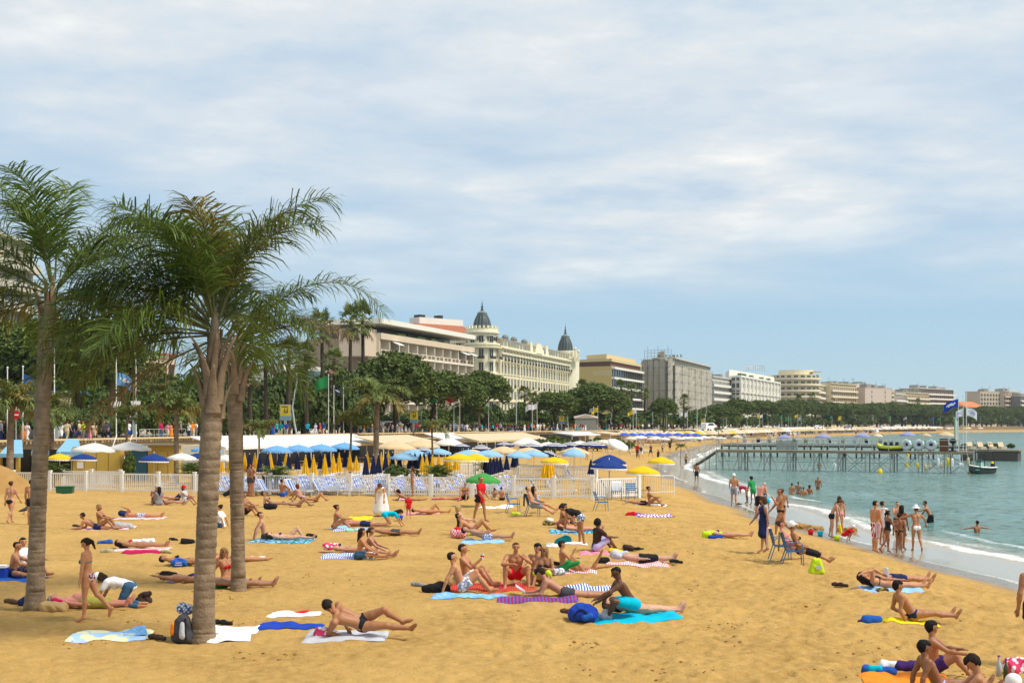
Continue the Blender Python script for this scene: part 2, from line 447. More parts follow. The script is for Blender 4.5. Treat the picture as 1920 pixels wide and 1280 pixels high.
me=np_mesh('sea',np.stack([WX,WY,WZ],-1).reshape(-1,3),grid_faces(*WX.shape),wm)
add_attr(me,'foam',foam);add_attr(me,'shallow',shal)
tag(link('sea',me),kind='structure')
# --- promenade wall, pavement, road
M_cream=mat('cream_stone',(0.66,0.50,0.27),0.8,0.14,3.0,0.25,30)
M_pave=mat('promenade_paving',(0.40,0.34,0.27),0.85,0.12,0.8)
M_road=mat('asphalt',(0.055,0.055,0.058),0.9,0.2,1.5)
M_soil=mat('town_ground',(0.20,0.18,0.14),0.9,0.2,0.3)
M_wallf=mat('wall_render',(0.46,0.38,0.26),0.85,0.18,0.7)
M_dash=mat('road_paint',(0.75,0.75,0.72),0.6)
curve=[]
y_=20.0
while y_<1500:curve.append((float(prom_x(y_)),y_));y_+=4 if y_<260 else 12
curve=np.array(curve)
tg=np.gradient(curve,axis=0);tg/=np.linalg.norm(tg,axis=1)[:,None]
nm=np.stack([-tg[:,1],tg[:,0]],1)
def off(d):return curve+nm*d
def strip(name,prof,m,kind='structure',i0=0,i1=None):
 """ribbon that follows the promenade; prof = list of (inland offset, z)"""
 rows_=[]
 for d,z in prof:
  p=off(d)[i0:i1];rows_.append(np.concatenate([p,np.full((len(p),1),z)],1))
 V=np.stack(rows_,1).reshape(-1,3)
 o=link(name,np_mesh(name,V,grid_faces(len(rows_[0]),len(prof)),m,smooth=False))
 return tag(o,kind=kind)
strip('promenade_pavement',[(0.0,PROM_Z),(11.0,PROM_Z)],M_pave)
strip('kerb',[(11.0,PROM_Z),(11.3,PROM_Z),(11.3,PROM_Z-0.12)],mat('kerb_stone',(0.42,0.40,0.36)))
strip('road',[(11.3,PROM_Z-0.12),(29.0,PROM_Z-0.12)],M_road)
strip('far_kerb',[(29.0,PROM_Z-0.12),(29.0,PROM_Z),(29.3,PROM_Z)],MATS['kerb_stone'])
strip('ground',[(29.3,PROM_Z),(420.0,PROM_Z)],M_soil)
w_=strip('promenade_wall_face',[(0.30,-0.3),(0.30,1.75),(0.12,1.75),(0.12,1.90),(0.30,1.90),(0.30,PROM_Z-0.006)],M_wallf)
mb=MB()
for k in range(2,len(curve)-2,3 if True else 1):
 p=off(20.0)[k];a_=math.atan2(tg[k,1],tg[k,0])
 if curve[k,1]<420:mb.box((p[0],p[1],PROM_Z-0.114),(3.0,0.14,0.004),rz=a_)
tag(mb.build('road_marking',M_dash),kind='structure')
mb=MB();caps=MB()
for k in range(len(curve)-1):
 if curve[k,1]>900:break
 for(d,hw,z0,z1,tgt) in((0.22,0.24,PARA_Z-0.15,PARA_Z,caps),):
  a,c_=off(d)[k],off(d)[k+1]
  tgt.bar((a[0],a[1],(z0+z1)/2),(c_[0],c_[1],(z0+z1)/2),2*hw,z1-z0)
 a,c_=off(0.28)[k],off(0.28)[k+1]
 Ls=np.linalg.norm(c_-a);nb=max(2,int(Ls/(0.5 if curve[k,1]<260 else 2.0)))
 for j in range(nb):
  p=a+(c_-a)*(j+0.5)/nb
  big=(j==0)
  w=0.34 if big else 0.16
  mb.box((p[0],p[1],(PROM_Z+PARA_Z-0.15)/2),(w,w,PARA_Z-0.15-PROM_Z),rz=math.atan2(tg[k,1],tg[k,0]))
wt=empty('parapet',(float(curve[0,0]),float(curve[0,1]),PROM_Z),label='long low cream balustrade running along the edge of the promenade above the beach',cat='parapet')
for n_,m_,s_ in(('coping',caps,None),('balusters',mb,'stuff')):
 o=m_.build(n_,M_cream,wt);o.matrix_parent_inverse=Matrix.Translation(-wt.location)
 if s_:o['kind']=s_
# ------------------------------------------------------------- palms, pines, shrubs
M_leaf=mat('palm_leaf',(0.100,0.150,0.022),0.45,0.3,1.2,island=0.5,trans=0.32,spec=0.35)
M_leaf_y=mat('palm_leaf_yellowed',(0.21,0.17,0.035),0.55,0.35,1.5,island=0.4,trans=0.2)
M_leaf_d=mat('palm_leaf_dry',(0.29,0.21,0.11),0.8,0.3,1.5,island=0.4,trans=0.15)
M_leaf_far=mat('palm_leaf_far',(0.125,0.160,0.032),0.6,0.3,0.6,island=0.5,trans=0.15)
M_rachis=mat('palm_midrib',(0.11,0.11,0.03),0.6,0.2,4)
M_boot=mat('palm_leaf_base',(0.24,0.165,0.10),0.9,0.6,5.0,1.0,26)
M_trunk=mat('palm_trunk',(0.225,0.160,0.10),0.9,0.95,4.5,1.0,24,detail=8)
M_bark=mat('dark_bark',(0.060,0.042,0.030),0.9,0.3,2.0,0.6,12)
M_pine=mat('pine_needles',(0.115,0.160,0.032),0.7,0.35,0.35,island=0.5,trans=0.10)
M_bush=mat('shrub_leaf',(0.095,0.14,0.034),0.6,0.4,0.5,island=0.5,trans=0.12)
M_bush_l=mat('shrub_leaf_light',(0.11,0.155,0.025),0.6,0.4,0.5,island=0.45,trans=0.15)
def frond_mesh(name,L,e0,droop,seed,n=70,ll=0.62,w=0.034,plume=0.5,mats=None,k=1.5,side=0.0,hang=0.5,r0=0.022,bare=0.14):
 """a feather palm frond: midrib curving in the local xz plane, leaflets both sides"""
 rr=random.Random(seed);mb=MB()
 m=16;pts=[Vector((0,0,0))];ds=[]
 for i in range(m):
  s_=(i+0.5)/m;a=R(e0-droop*s_**k);y=R(side)*s_
  d=Vector((math.cos(a)*math.cos(y),math.cos(a)*math.sin(y),math.sin(a)));ds.append(d)
  pts.append(pts[-1]+d*L/m)
 mb.tube(pts,[r0*(1-0.85*i/m) for i in range(m+1)],5,mi=0)
 for i in range(n):
  s_=bare+(1-bare)*(i+0.5*rr.random())/n
  f_=s_*m;j=min(int(f_),m-1);p=pts[j].lerp(pts[j+1],f_-j);d=ds[j]
  sd=d.cross(Vector((0,0,1)));sd=sd.normalized() if sd.length>0.05 else Vector((0,1,0))
  up=sd.cross(d)
  ln=ll*(0.45+0.75*math.sin(math.pi*min(1,0.12+0.80*s_)))*rr.uniform(0.8,1.1)
  for sg in(1,-1):
   if rr.random()<0.05:continue
   dirn=(sd*sg*rr.uniform(0.55,0.95)+d*rr.uniform(0.45,0.85)+up*rr.uniform(-plume*0.55,plume)).normalized()
   g=Vector((0,0,-1))
   d2=(dirn+g*hang*rr.uniform(0.45,0.95)).normalized();d3=(d2+g*hang*rr.uniform(0.5,1.5)).normalized()
   a1=p+dirn*ln*0.36;a2=a1+d2*ln*0.36;a3=a2+d3*ln*0.30
   wv=dirn.cross(up).normalized() if dirn.cross(up).length>0.1 else d
   wv=(wv*0.8+d*rr.uniform(-0.4,0.4)).normalized()*w*0.5*rr.uniform(0.75,1.15)
   mb.add([p-wv*0.5,p+wv*0.5,a1+wv,a1-wv,a2+wv*0.75,a2-wv*0.75,a3],[(0,1,2,3),(3,2,4,5),(5,4,6)],1)
 return mb.mesh(name,mats or[M_rachis,M_leaf])
def ringed_trunk(name,base_r,top_r,Ht,lean=(0,0),seed=1,ring=0.12,flare=1.32,nseg=14,sink=0.25):
 rr=random.Random(seed);mb=MB();prof=[]
 z=-sink
 while z<Ht:
  t=max(0,z)/Ht
  r=base_r+(top_r-base_r)*min(1,t*1.2);r*=1+(flare-1)*math.exp(-max(0,z)*2.6)
  st=ring*rr.uniform(0.45,1.7)
  c=(lean[0]*t**1.3,lean[1]*t**1.3)
  prof.append((c,z,r*rr.uniform(1.0,1.02)));prof.append((c,z+st*0.72,r*1.008));prof.append((c,z+st*0.84,r*0.955))
  z+=st
 vs_,fs=[],[]
 for i,(c,z,r) in enumerate(prof):
  for q in range(nseg):
   a=2*math.pi*q/nseg;rj=r*(1+0.012*math.sin(3*a+i*0.3))
   vs_.append((c[0]+rj*math.cos(a),c[1]+rj*math.sin(a),z+0.012*math.sin(2*a+i)))
 for i in range(len(prof)-1):
  for q in range(nseg):fs.append((i*nseg+q,i*nseg+(q+1)%nseg,(i+1)*nseg+(q+1)%nseg,(i+1)*nseg+q))
 mb.add(vs_,fs);return mb.mesh(name,M_trunk,smooth=True)
def leaf_base(L,w0,flare,seed,tilt=8):
 """a torn, trough-shaped palm leaf base hugging the trunk and bending outwards"""
 rr=random.Random(seed);mb=MB();rows_=[]
 m=8
 for i in range(m+1):
  t=i/m;a=R(tilt+flare*t*t)
  z=L*t*math.cos(a*0.6);x=L*t*math.sin(a)
  w=w0*(1-0.80*t**0.8);d=0.25*w
  rows_.append([(x-d*0.9,-w*0.62,z),(x+d*0.4,-w*0.4,z),(x+d,0,z),(x+d*0.4,w*0.4,z),(x-d*0.9,w*0.62,z),(x-d*0.6,0,z)])
 vs_=[p for r in rows_ for p in r];fs=[]
 for i in range(m):
  for q in range(6):fs.append((i*6+q,i*6+(q+1)%6,(i+1)*6+(q+1)%6,(i+1)*6+q))
 fs.append(tuple(m*6+q for q in range(6)))
 return mb.add(vs_,fs).mesh('leaf_base',M_boot,smooth=True)
def big_palm(px,py,crown_px,top_px,label,fronds,base_r,top_r,boots=0,seed=1,rand=10,boot_L=1.35,rl=(2.3,3.1),right_open=False):
 b=at(px,py);Y=b.y
 ct=at_depth(crown_px[0],crown_px[1],Y);tt=at_depth(top_px[0],top_px[1],Y)
 root=empty('palm_tree',b,label=label,cat='palm tree',group='tall feather palms on the beach')
 Ht=tt.z-b.z;lean=(tt.x-b.x,0.0)
 link('trunk',ringed_trunk('trunk',base_r,top_r,Ht,lean,seed),root)
 rr=random.Random(seed*7+1)
 cc=Vector((ct.x-b.x,0,ct.z-b.z));tl_=Vector((lean[0],0,Ht))
 mb=MB();mb.tube([tl_-Vector((0,0,.1)),tl_.lerp(cc,.35),tl_.lerp(cc,.75),cc+Vector((0,0,.35))],[top_r*1.0,top_r*0.95,top_r*0.62,top_r*0.20],12)
 mb.build('crown_shaft',M_boot,root,smooth=True)
 for i in range(boots):
  a=360*i*0.382+rr.uniform(-10,10);t=i/max(1,boots)
  o=link('leaf_base',leaf_base(boot_L*rr.uniform(0.7,1.25),0.25*rr.uniform(0.7,1.25),rr.uniform(2,17),seed*31+i,rr.uniform(3,7)),root)
  p=tl_.lerp(cc,0.50*t)-Vector((0,0,0.12));rad=top_r*(0.95-0.5*t)
  o.location=(p.x+rad*math.cos(R(a)),p.y+rad*math.sin(R(a)),p.z);o.rotation_euler=(0,0,R(a))
 allf=list(fronds)
 for i in range(rand):
  az=360*i/rand+rr.uniform(-18,18)
  if right_open and(az%360<75 or az%360>290):continue
  allf.append((az,rr.uniform(-5,76) if not 205<az%360<335 else rr.uniform(32,80),rr.uniform(*rl)*0.92,rr.uniform(60,105),'g'))
 for i,(az,e0,L,droop,kind) in enumerate(allf):
  mats_={'g':[M_rachis,M_leaf],'y':[M_rachis,M_leaf_y],'d':[M_rachis,M_leaf_d]}[kind]
  me=frond_mesh('frond',L,e0,droop,seed*100+i,n=88,ll=0.72 if kind!='d' else 0.55,w=0.031,plume=0.75,mats=mats_,hang=0.55 if kind=='g' else 0.8,side=rr.uniform(-14,14),k=1.6)
  o=link('frond',me,root)
  zz=0.30*(e0-30)/60.0
  o.location=cc+Vector((0.10*math.cos(R(az)),0.10*math.sin(R(az)),zz));o.rotation_euler=(0,0,R(az))
  if kind=='d':o['label']='dry brown hanging frond'
  if kind=='y':o['label']='yellowing frond'
 return root
big_palm(381,1201,(403,612),(398,772),'front palm of the close pair, wide torn leaf bases, backpack leaning on it',[(4,75,3.05,78,'g'),(-8,70,2.7,84,'g'),(168,78,2.75,92,'g'),(186,40,3.1,74,'g'),(176,22,3.4,66,'g'),(200,8,3.2,66,'g'),(172,-2,3.0,52,'g'),(95,84,2.5,80,'g'),(270,84,2.3,80,'y'),(60,78,2.4,90,'g'),(120,76,2.5,90,'y'),(20,80,2.2,60,'y'),(214,50,3.0,90,'g'),(183,-24,2.7,30,'d'),(150,30,3.0,80,'g'),(230,20,2.6,80,'g'),(195,30,2.9,75,'g'),(205,62,2.8,85,'g'),(168,4,3.0,50,'g'),(190,18,3.4,90,'g'),(176,38,3.3,110,'g'),(184,52,3.2,130,'g'),(20,-10,1.9,60,'g')],0.178,0.188,boots=15,seed=3,rand=11,boot_L=0.98,right_open=True)
big_palm(447,1106,(452,640),(440,742),'slimmer palm behind the front palm of the pair, red bikini sunbather beside it',[(-3,52,4.0,118,'g'),(-14,34,2.0,84,'g'),(8,27,2.5,62,'d'),(40,44,2.2,90,'g'),(12,64,2.0,84,'g'),(20,10,1.6,60,'g')],0.150,0.172,boots=8,seed=5,rand=12,boot_L=0.9,right_open=True)
big_palm(66,1143,(100,548),(86,640),'palm with a smooth grey ringed trunk at the left edge of the beach',[(28,62,3.2,92,'g'),(8,50,3.3,96,'g'),(150,72,3.2,62,'g'),(178,58,3.2,72,'g'),(185,30,3.0,62,'g'),(195,6,3.0,66,'g'),(0,16,2.9,70,'y'),(-14,2,2.8,62,'g'),(24,20,3.0,80,'g'),(170,-8,2.6,50,'y'),(90,84,3.0,80,'g'),(265,80,2.8,80,'g'),(215,30,2.8,70,'g'),(330,36,2.8,84,'g')],0.172,0.155,boots=3,seed=9,rand=9,boot_L=1.0,rl=(2.5,3.3))
# --- smaller feather palms inside the beach clubs
def small_palm_proto(seed,Ht,r,nf,L,thin=False,erect=(10,80),ll=0.5):
 root=empty('palm_tree',(0,0,0))
 link('trunk',ringed_trunk('trunk',r,r*0.85,Ht,(0.1,0),seed,ring=0.16,flare=1.12,nseg=9),root)
 rr=random.Random(seed)
 for i in range(nf):
  me=frond_mesh('frond',L*rr.uniform(0.8,1.1),rr.uniform(*erect),rr.uniform(60,110),seed*50+i,n=40,ll=ll,w=0.07 if not thin else 0.05,plume=0.7,mats=[M_rachis,M_leaf_far if rr.random()<0.8 else M_leaf_y],hang=0.7)
  o=link('frond',me,root);o.location=(0.1,0,Ht);o.rotation_euler=(0,0,R(137.5*i+rr.uniform(-12,12)))
 return root
def place_palm(proto,used,px,py_base,Y,top_px,Ht,label,rz):
 """py_base is not used when Y is given; top_px = row of the crown centre"""
 X=(px-CX)/F_PX*Y;z0=gz(X,Y)
 zc_=EYE-(top_px-HY)/F_PX*Y
 sc=(zc_-z0)/Ht
 if not used:
  proto.location=(X,Y,z0);proto.rotation_euler=(0,0,rz);proto.scale=(sc,)*3;o=proto
  tag(o,label,'palm tree','young palms in the beach clubs')
 else:
  o=copy_thing(proto,(X,Y,z0),rz,label,sc,'young palms in the beach clubs')
  o['category']='palm tree'
 return o
pA=small_palm_proto(21,4.4,0.17,20,2.2)
place_palm(pA,False,704,0,84,752,4.4,'bushy feather palm with a stout trunk among the closed umbrellas',0.4)
place_palm(pA,True,331,0,84,772,4.4,'small bright palm beside the blue and white umbrellas, left of the paired palms',2.0)
pB=small_palm_proto(24,3.6,0.17,20,1.7,erect=(0,85),ll=0.55)
place_palm(pB,False,18,0,80,762,3.6,'compact palm with a thick crown at the left edge below the promenade',1.1)
place_palm(pB,True,98,0,93,772,3.6,'yellowish palm half hidden behind the trunk of the left palm',2.8)
pC=small_palm_proto(27,3.6,0.075,11,1.35,thin=True,erect=(20,85))
for i,(px,tp,Y,lb) in enumerate([(656,792,84,'thin young palm left of the bushy palm, pale bandaged trunk'),(236,782,88,'spindly palm with dusty leaves beside the cypress bush'),(486,806,84,'little palm on a thin stem behind the yellow closed umbrellas'),(812,806,84,'thin young palm in front of the white cafe umbrella'),(1348,806,300,'thin palm above the sand near the jetty'),(1245,806,260,'thin palm above the royal blue umbrellas'),(1276,838,150,'tiny palm on the sand left of the jetty')]):
 place_palm(pC,i>0,px,0,Y,tp,3.6,lb,0.9*i)
pD=empty('potted_palm',at(518,908),label='low spiky palm plant leaning over the white fence',cat='plant',group='spiky plants along the fence')
pD.location=(Vector((-13.0,70.5,0.0)))
for i in range(13):
 o=link('frond',frond_mesh('frond',1.1,25+4*i,60,900+i,n=22,ll=0.5,w=0.06,plume=0.2,mats=[M_rachis,M_bush_l],hang=0.3),pD);o.location=(0,0,0.75);o.rotation_euler=(0,0,R(137.5*i))
mb=MB();mb.tube([(0,0,-0.1),(0,0,.8)],[0.13,0.10],8);mb.build('stem',M_boot,pD)
for px,Y,lb in((100,76,'spiky palm plant behind the trunk of the left palm'),(362,76,'yellow green spiky plant beside the white umbrella'),(822,72.5,'spiky plant under the yellow closed umbrellas, left of the green parasol'),(918,84,'spiky plant in front of the navy closed umbrellas')):
 copy_thing(pD,((px-CX)/F_PX*Y,Y,0),1.3,lb)
# --- fan palms and date palms along the boulevard
def fan_frond(seed,dry=False):
 rr=random.Random(seed);mb=MB()
 mb.tube([(0,0,0),(0.55,0,0.05),(1.0,0,0)],0.022,4,mi=0)
 for i in range(15):
  a=R(-105+15*i+rr.uniform(-4,4));ln=0.85*(1-0.25*abs(i-7)/7)*rr.uniform(0.85,1.1)
  d=Vector((math.cos(a),math.sin(a),rr.uniform(-0.12,0.12)));q=Vector((-d.y,d.x,0))*0.07
  p=Vector((1.0,0,0));m_=p+d*ln*0.6;t=m_+(d+Vector((0,0,-0.7 if not dry else-1.6))).normalized()*ln*0.45
  mb.add([p,m_+q,m_-q,t],[(0,2,1),(1,2,3)],1)
 return mb.mesh('frond',[M_rachis,M_leaf_d if dry else M_leaf_far])
FANS=[fan_frond(i) for i in range(3)];FAND=fan_frond(9,True)
def fan_palm_proto(seed,Ht=9.0):
 root=empty('fan_palm',(0,0,0));rr=random.Random(seed)
 link('trunk',ringed_trunk('trunk',0.28,0.20,Ht,(0.2,0),seed,ring=0.35,flare=1.3,nseg=8),root).data.materials[0]=M_bark
 for i in range(26):
  e=75-4.6*i
  o=link('frond',FANS[i%3] if e>-32 else FAND,root)
  o.location=(0.2,0,Ht-0.012*i);o.rotation_euler=(0,-R(e),R(137.5*i+rr.uniform(-15,15)));o.scale=(rr.uniform(0.95,1.25),)*3
 return root
fanP=fan_palm_proto(3)
def place_fan(first,px,ytop,Y,label):
 X=(px-CX)/F_PX*Y;zt=EYE-(ytop-HY)/F_PX*Y
 s_=(zt-PROM_Z)/10.1
 sx=0.6+0.4*min(1.3,s_)
 if first:
  fanP.location=(X,Y,PROM_Z);fanP.scale=(sx,sx,s_);return tag(fanP,label,'palm tree','fan palms along the boulevard')
 o=copy_thing(fanP,(X,Y,PROM_Z),rnd.uniform(0,6),label,(sx,sx,s_));return o
fan_list=[(655,578,178,'tall fan palm rising left of the balcony hotel'),(682,574,182,'tall fan palm touching the white roof edge of the balcony hotel'),(606,590,172,'tall fan palm showing behind the drooping dry frond'),(540,640,150,'fan palm in the dark thicket behind the street lamp'),(575,648,160,'fan palm with hanging dry leaves left of the green flag'),(500,660,150,'fan palm partly hidden by the slimmer beach palm'),(470,690,140,'low fan palm right of the slimmer beach palm'),(625,660,165,'fan palm directly behind the green flag'),(1000,738,235,'fan palm right of the big round pine before the domed hotel'),(985,728,250,'fan palm against the base of the domed hotel'),(1090,716,275,'fan palm in front of the ochre building'),(1183,722,300,'fan palm below the dark glass floors'),(1165,716,305,'fan palm crowded left of its neighbour below the dark glass floors'),(1208,730,310,'fan palm at the left foot of the netted scaffold'),(1282,742,330,'fan palm before the right half of the netted scaffold'),(1498,742,560,'slender fan palm before the curved beige block'),(1522,738,580,'taller slender fan palm before the curved beige block'),(1720,748,790,'fan palm among the far trees behind the flags')]
for i,(px,yt,Y,lb) in enumerate(fan_list):place_fan(i==0,px,yt,Y,lb)
dateP=small_palm_proto(33,8.0,0.33,30,3.2,erect=(-20,85))
dateP.name='date_palm'
X=(1286-CX)/F_PX*350
dateP.location=(X,350,PROM_Z);dateP.scale=(0.86,0.86,0.66);tag(dateP,'dark date palm with a round feathery head before the netted scaffold','palm tree','date palms along the boulevard')
for px,yc,Y,lb in((898,772,205,'squat date palm between the red flag and the round pine'),(300,735,130,'date palm behind the blue and white flag poles'),(572,704,172,'date palm in the thicket right of the curved lamp post'),(210,705,128,'date palm with grey fronds left of the blue flag')):
 sc_=(EYE-(yc-HY)/F_PX*Y-PROM_Z)/8.0
 copy_thing(dateP,((px-CX)/F_PX*Y,Y,PROM_Z),1.7,lb,(0.75,0.75,sc_))
# --- stone pines and shrubs: many leaf tufts spread over clumps
def tufts(mb,c,rad,n,size,rr,flat=1.0,mi=0,shell=0.55):
 for _ in range(n):
  d=Vector((rr.gauss(0,1),rr.gauss(0,1),rr.gauss(0,1))).normalized()
  if d.z<-0.35 and rr.random()<0.7:d.z=-d.z
  p=Vector(c)+Vector((d.x*rad,d.y*rad,d.z*rad*flat))*rr.uniform(shell,1.0)
  s_=size*rr.uniform(0.6,1.3)
  for _k in range(2):
   a=Vector((rr.gauss(0,1),rr.gauss(0,1),rr.gauss(0,0.7))).normalized();b_=a.cross(d+Vector((0,0,0.3))).normalized()
   mb.add([p-a*s_,p+b_*s_*0.7,p+a*s_,p-b_*s_*0.5+d*s_*0.4],[(0,1,2,3)],mi)
def pine_proto(seed):
 rr=random.Random(seed);root=empty('umbrella_pine',(0,0,0));mb=MB()
 for i in range(46):
  a=137.5*i;r_=4.6*math.sqrt((i+0.5)/46)
  z=5.6+5.4*math.sqrt(max(0,1-(r_/5.1)**2))+rr.uniform(-0.45,0.35)
  tufts(mb,(r_*math.cos(R(a)),r_*math.sin(R(a)),z-1.0),rr.uniform(1.05,1.55),96,0.25,rr,0.85)
  if i>12:tufts(mb,(r_*0.93*math.cos(R(a)),r_*0.93*math.sin(R(a)),z-2.4),1.15,60,0.25,rr,0.75)
  if i<16:tufts(mb,(r_*1.2*math.cos(R(a)),r_*1.2*math.sin(R(a)),6.6),1.3,40,0.25,rr,0.6)
 link('crown',mb.mesh('crown',M_pine),root)
 tb=MB();tb.tube([(0,0,-0.3),(0.15,0.05,2.5),(-0.1,0.1,5.0),(0.1,0,7.0)],[0.42,0.34,0.28,0.18],8)
 for i in range(6):
  a=R(60*i+rr.uniform(-20,20));z=4.6+0.3*(i%3)
  tb.tube([(-0.05,0.08,z),(1.4*math.cos(a),1.4*math.sin(a),z+1.2),(3.2*math.cos(a),3.2*math.sin(a),z+2.5)],[0.16,0.11,0.05],6)
 link('trunk',tb.mesh('trunk',M_bark),root)
 return root
PINES=[pine_proto(1),pine_proto(2),pine_proto(3)]
used_p=[False]*3
def place_pine(px,ytop,width,Y,label,i,grp='umbrella pines along the promenade'):
 X=(px-CX)/F_PX*Y;zt=EYE-(ytop-HY)/F_PX*Y
 sx=width/F_PX*Y/10.9;sz=(zt-PROM_Z)/11.4
 if not used_p[i%3]:
  o=PINES[i%3];o.location=(X,Y,PROM_Z);used_p[i%3]=True;o.scale=(sx,sx,sz);o.rotation_euler=(0,0,0.7*i)
  tag(o,label,'pine tree',grp)
 else:
  o=copy_thing(PINES[i%3],(X,Y,PROM_Z),1.1*i,label,(sx,sx,sz))
 return o
pine_list=[(142,585,300,128,'big dark pine behind the left palm, thick forked trunk'),(10,600,190,132,'dark pine at the left edge behind the palm fronds'),(742,652,165,180,'broad pine covering the lower floors of the balcony hotel'),(812,688,150,192,'wide pine right of the broad one, touching it'),(866,704,100,205,'small pine behind the green flag'),(905,689,116,222,'round pine standing free in front of the domed hotel'),(1040,730,96,240,'flat pine under the right end of the domed hotel'),(1112,716,122,262,'wide pine in front of the ochre building'),(1152,730,76,275,'pine behind the yellow flag'),(1244,743,58,310,'dark round pine before the netted scaffold'),(1345,757,80,385,'low light green pine right of the netted scaffold'),(1385,745,74,430,'pine below the white hotel with the roof sign'),(1428,747,74,480,'pine left of the slender fan palms')]
xs=1462;Yp=430;k_=0
for i,q in enumerate(pine_list):place_pine(*q,i)
for k_ in range(14):
 px=1462+k_*23+rnd.uniform(-3,3);Y=promY(px)+16
 place_pine(px,748+0.55*k_+rnd.uniform(-2,3),54+rnd.uniform(-6,8),Y,'%s pine from the left in the far row behind the jetty'%ORD[k_],k_+1,'far row of pines')
for k_ in range(7):
 px=1800+k_*20+rnd.uniform(-3,3);Y=promY(px)+20
 place_pine(px,761+rnd.uniform(-3,3),42,Y,'%s pine from the left in the clump at the far right of the bay'%ORD[k_],k_,'pines at the end of the bay')
def shrub_proto(seed,m,n=9):
 rr=random.Random(seed);root=empty('shrub',(0,0,0));mb=MB()
 for i in range(n):
  a=R(137.5*i);r_=0.75*math.sqrt(i/n)
  tufts(mb,(r_*math.cos(a),r_*math.sin(a),0.55+0.5*rr.random()*(1-r_)),0.5,110,0.11,rr,0.9)
 link('foliage',mb.mesh('foliage',m),root)
 tb=MB();tb.tube([(0,0,-0.1),(0.05,0,0.7)],[0.08,0.04],6);link('stem',tb.mesh('stem',M_bark),root)
 return root
SHR=[shrub_proto(5,M_bush),shrub_proto(6,M_bush_l),shrub_proto(7,M_pine)]
used_s=[False]*3
def place_shrub(px,ytop,width,Y,label,i,z0=PROM_Z,grp='shrubs and hedges along the boulevard'):
 X=(px-CX)/F_PX*Y;zt=EYE-(ytop-HY)/F_PX*Y
 sx=width/F_PX*Y/2.3;sz=max(0.3,(zt-z0))/1.55
 if not used_s[i]:
  o=SHR[i];used_s[i]=True;o.location=(X,Y,z0);o.scale=(sx,sx,sz);tag(o,label,'shrub',grp)
 else:o=copy_thing(SHR[i],(X,Y,z0),rnd.uniform(0,6),label,(sx,sx,sz));o['group']=grp
 return o
WHERE=['behind the left palm','behind the paired palms','behind the curved lamp post','behind the bushy palm','below the balcony hotel','below the domed hotel','below the ochre building','below the netted scaffold','below the white hotel','in the far row']
def where(px):
 for lim,w in((130,0),(440,1),(600,2),(760,3),(880,4),(1075,5),(1200,6),(1330,7),(1460,8)):
  if px<lim:return WHERE[w]
 return WHERE[9]
cnt_={}
hedges=[]
px=-20
while px<1340:
 Yh=promY(px)+13+rnd.uniform(0,9)
 hedges.append((px,rnd.uniform(742,776) if px<660 else rnd.uniform(768,784),rnd.uniform(60,95) if px<660 else rnd.uniform(34,60),Yh));px+=rnd.uniform(26,44)
for px in range(420,690,22):hedges.append((px,rnd.uniform(660,705),100,165+rnd.uniform(0,25)))
for px in range(-30,420,40):hedges.append((px,rnd.uniform(640,690),130,150+rnd.uniform(0,25)))
for px in range(430,700,34):hedges.append((px,rnd.uniform(688,730),80,150+rnd.uniform(0,25)))
for px in range(665,1330,26):hedges.append((px,rnd.uniform(742,766)+max(0,px-900)*0.02,rnd.uniform(56,76),promY(px)+26))
for px in range(180,360,40):hedges.append((px,rnd.uniform(690,730),90,135+rnd.uniform(0,10)))
for px in range(1330,1930,20):hedges.append((px,rnd.uniform(766,776),44,promY(px)+22))
for(px,yt,w,Y) in sorted(hedges):
 wh=where(px);cnt_[wh]=cnt_.get(wh,0)+1
 kind=rnd.choice([0,0,1,2])
 place_shrub(px,yt,w,Y,'%s %s shrub from the left in the planting %s'%(ORD[cnt_[wh]-1],['dark green','light green','deep green'][kind],wh),kind)
for px,yt,w,Y,kd,lb in((243,838,26,82,1,'narrow cypress bush beside the blue hut door'),(1040,812,70,165,1,'low hedge of palms behind the striped umbrellas'),(1012,816,50,165,0,'dark bush in the hedge behind the striped umbrellas'),(1120,816,50,185,1,'green bush beside the long white awning'),(1070,818,40,170,0,'bush between the hedge and the long white awning'),(1160,818,30,200,1,'small bush below the parapet left of the blue umbrellas'),(1180,823,24,190,1,'small bush standing on the sand below the blue umbrellas'),(742,862,60,82,0,'bush in the shade behind the light blue umbrellas'),(785,850,50,88,1,'bush by the thin palm, below the beige awning')):
 place_shrub(px,yt,w,Y,lb,kd,0.0,'shrubs in the beach clubs')
# ------------------------------------------------------------- hotels and flats along the bay
M_glass=mat('window_glass',(0.035,0.04,0.045),0.12,0.3,0.4,spec=0.6)
M_glass_l=mat('window_glass_curtain',(0.20,0.20,0.19),0.2,0.5,0.5,spec=0.6)
M_awn=mat('white_awning',(0.80,0.79,0.74),0.85)
M_rail=mat('dark_iron',(0.035,0.035,0.035),0.6)
M_whitewall=mat('white_stucco',(0.78,0.74,0.65),0.85,0.08,0.4)
M_greyroof=mat('roof_grey',(0.28,0.27,0.25),0.85,0.15,0.5)
class Facade:
 """a wall running from a to b (metres, plan), outward normal on the right-hand side of a->b"""
 def __init__(s,a,b,z0,z1):
  s.a,s.b,s.z0,s.z1=Vector((a[0],a[1])),Vector((b[0],b[1])),z0,z1
  s.d=(s.b-s.a);s.L=s.d.length;s.d.normalize();s.n=Vector((s.d.y,-s.d.x));s.ang=math.atan2(s.d.y,s.d.x)
 def p(s,u,z,out=0.0):
  q=s.a+s.d*u+s.n*out;return Vector((q.x,q.y,z))
 def box(s,mb,u0,u1,z0,z1,o0,o1,mi=0):
  c=s.p((u0+u1)/2,(z0+z1)/2,(o0+o1)/2)
  return mb.box(c,(abs(u1-u0),abs(o1-o0),abs(z1-z0)),rz=s.ang,mi=mi)
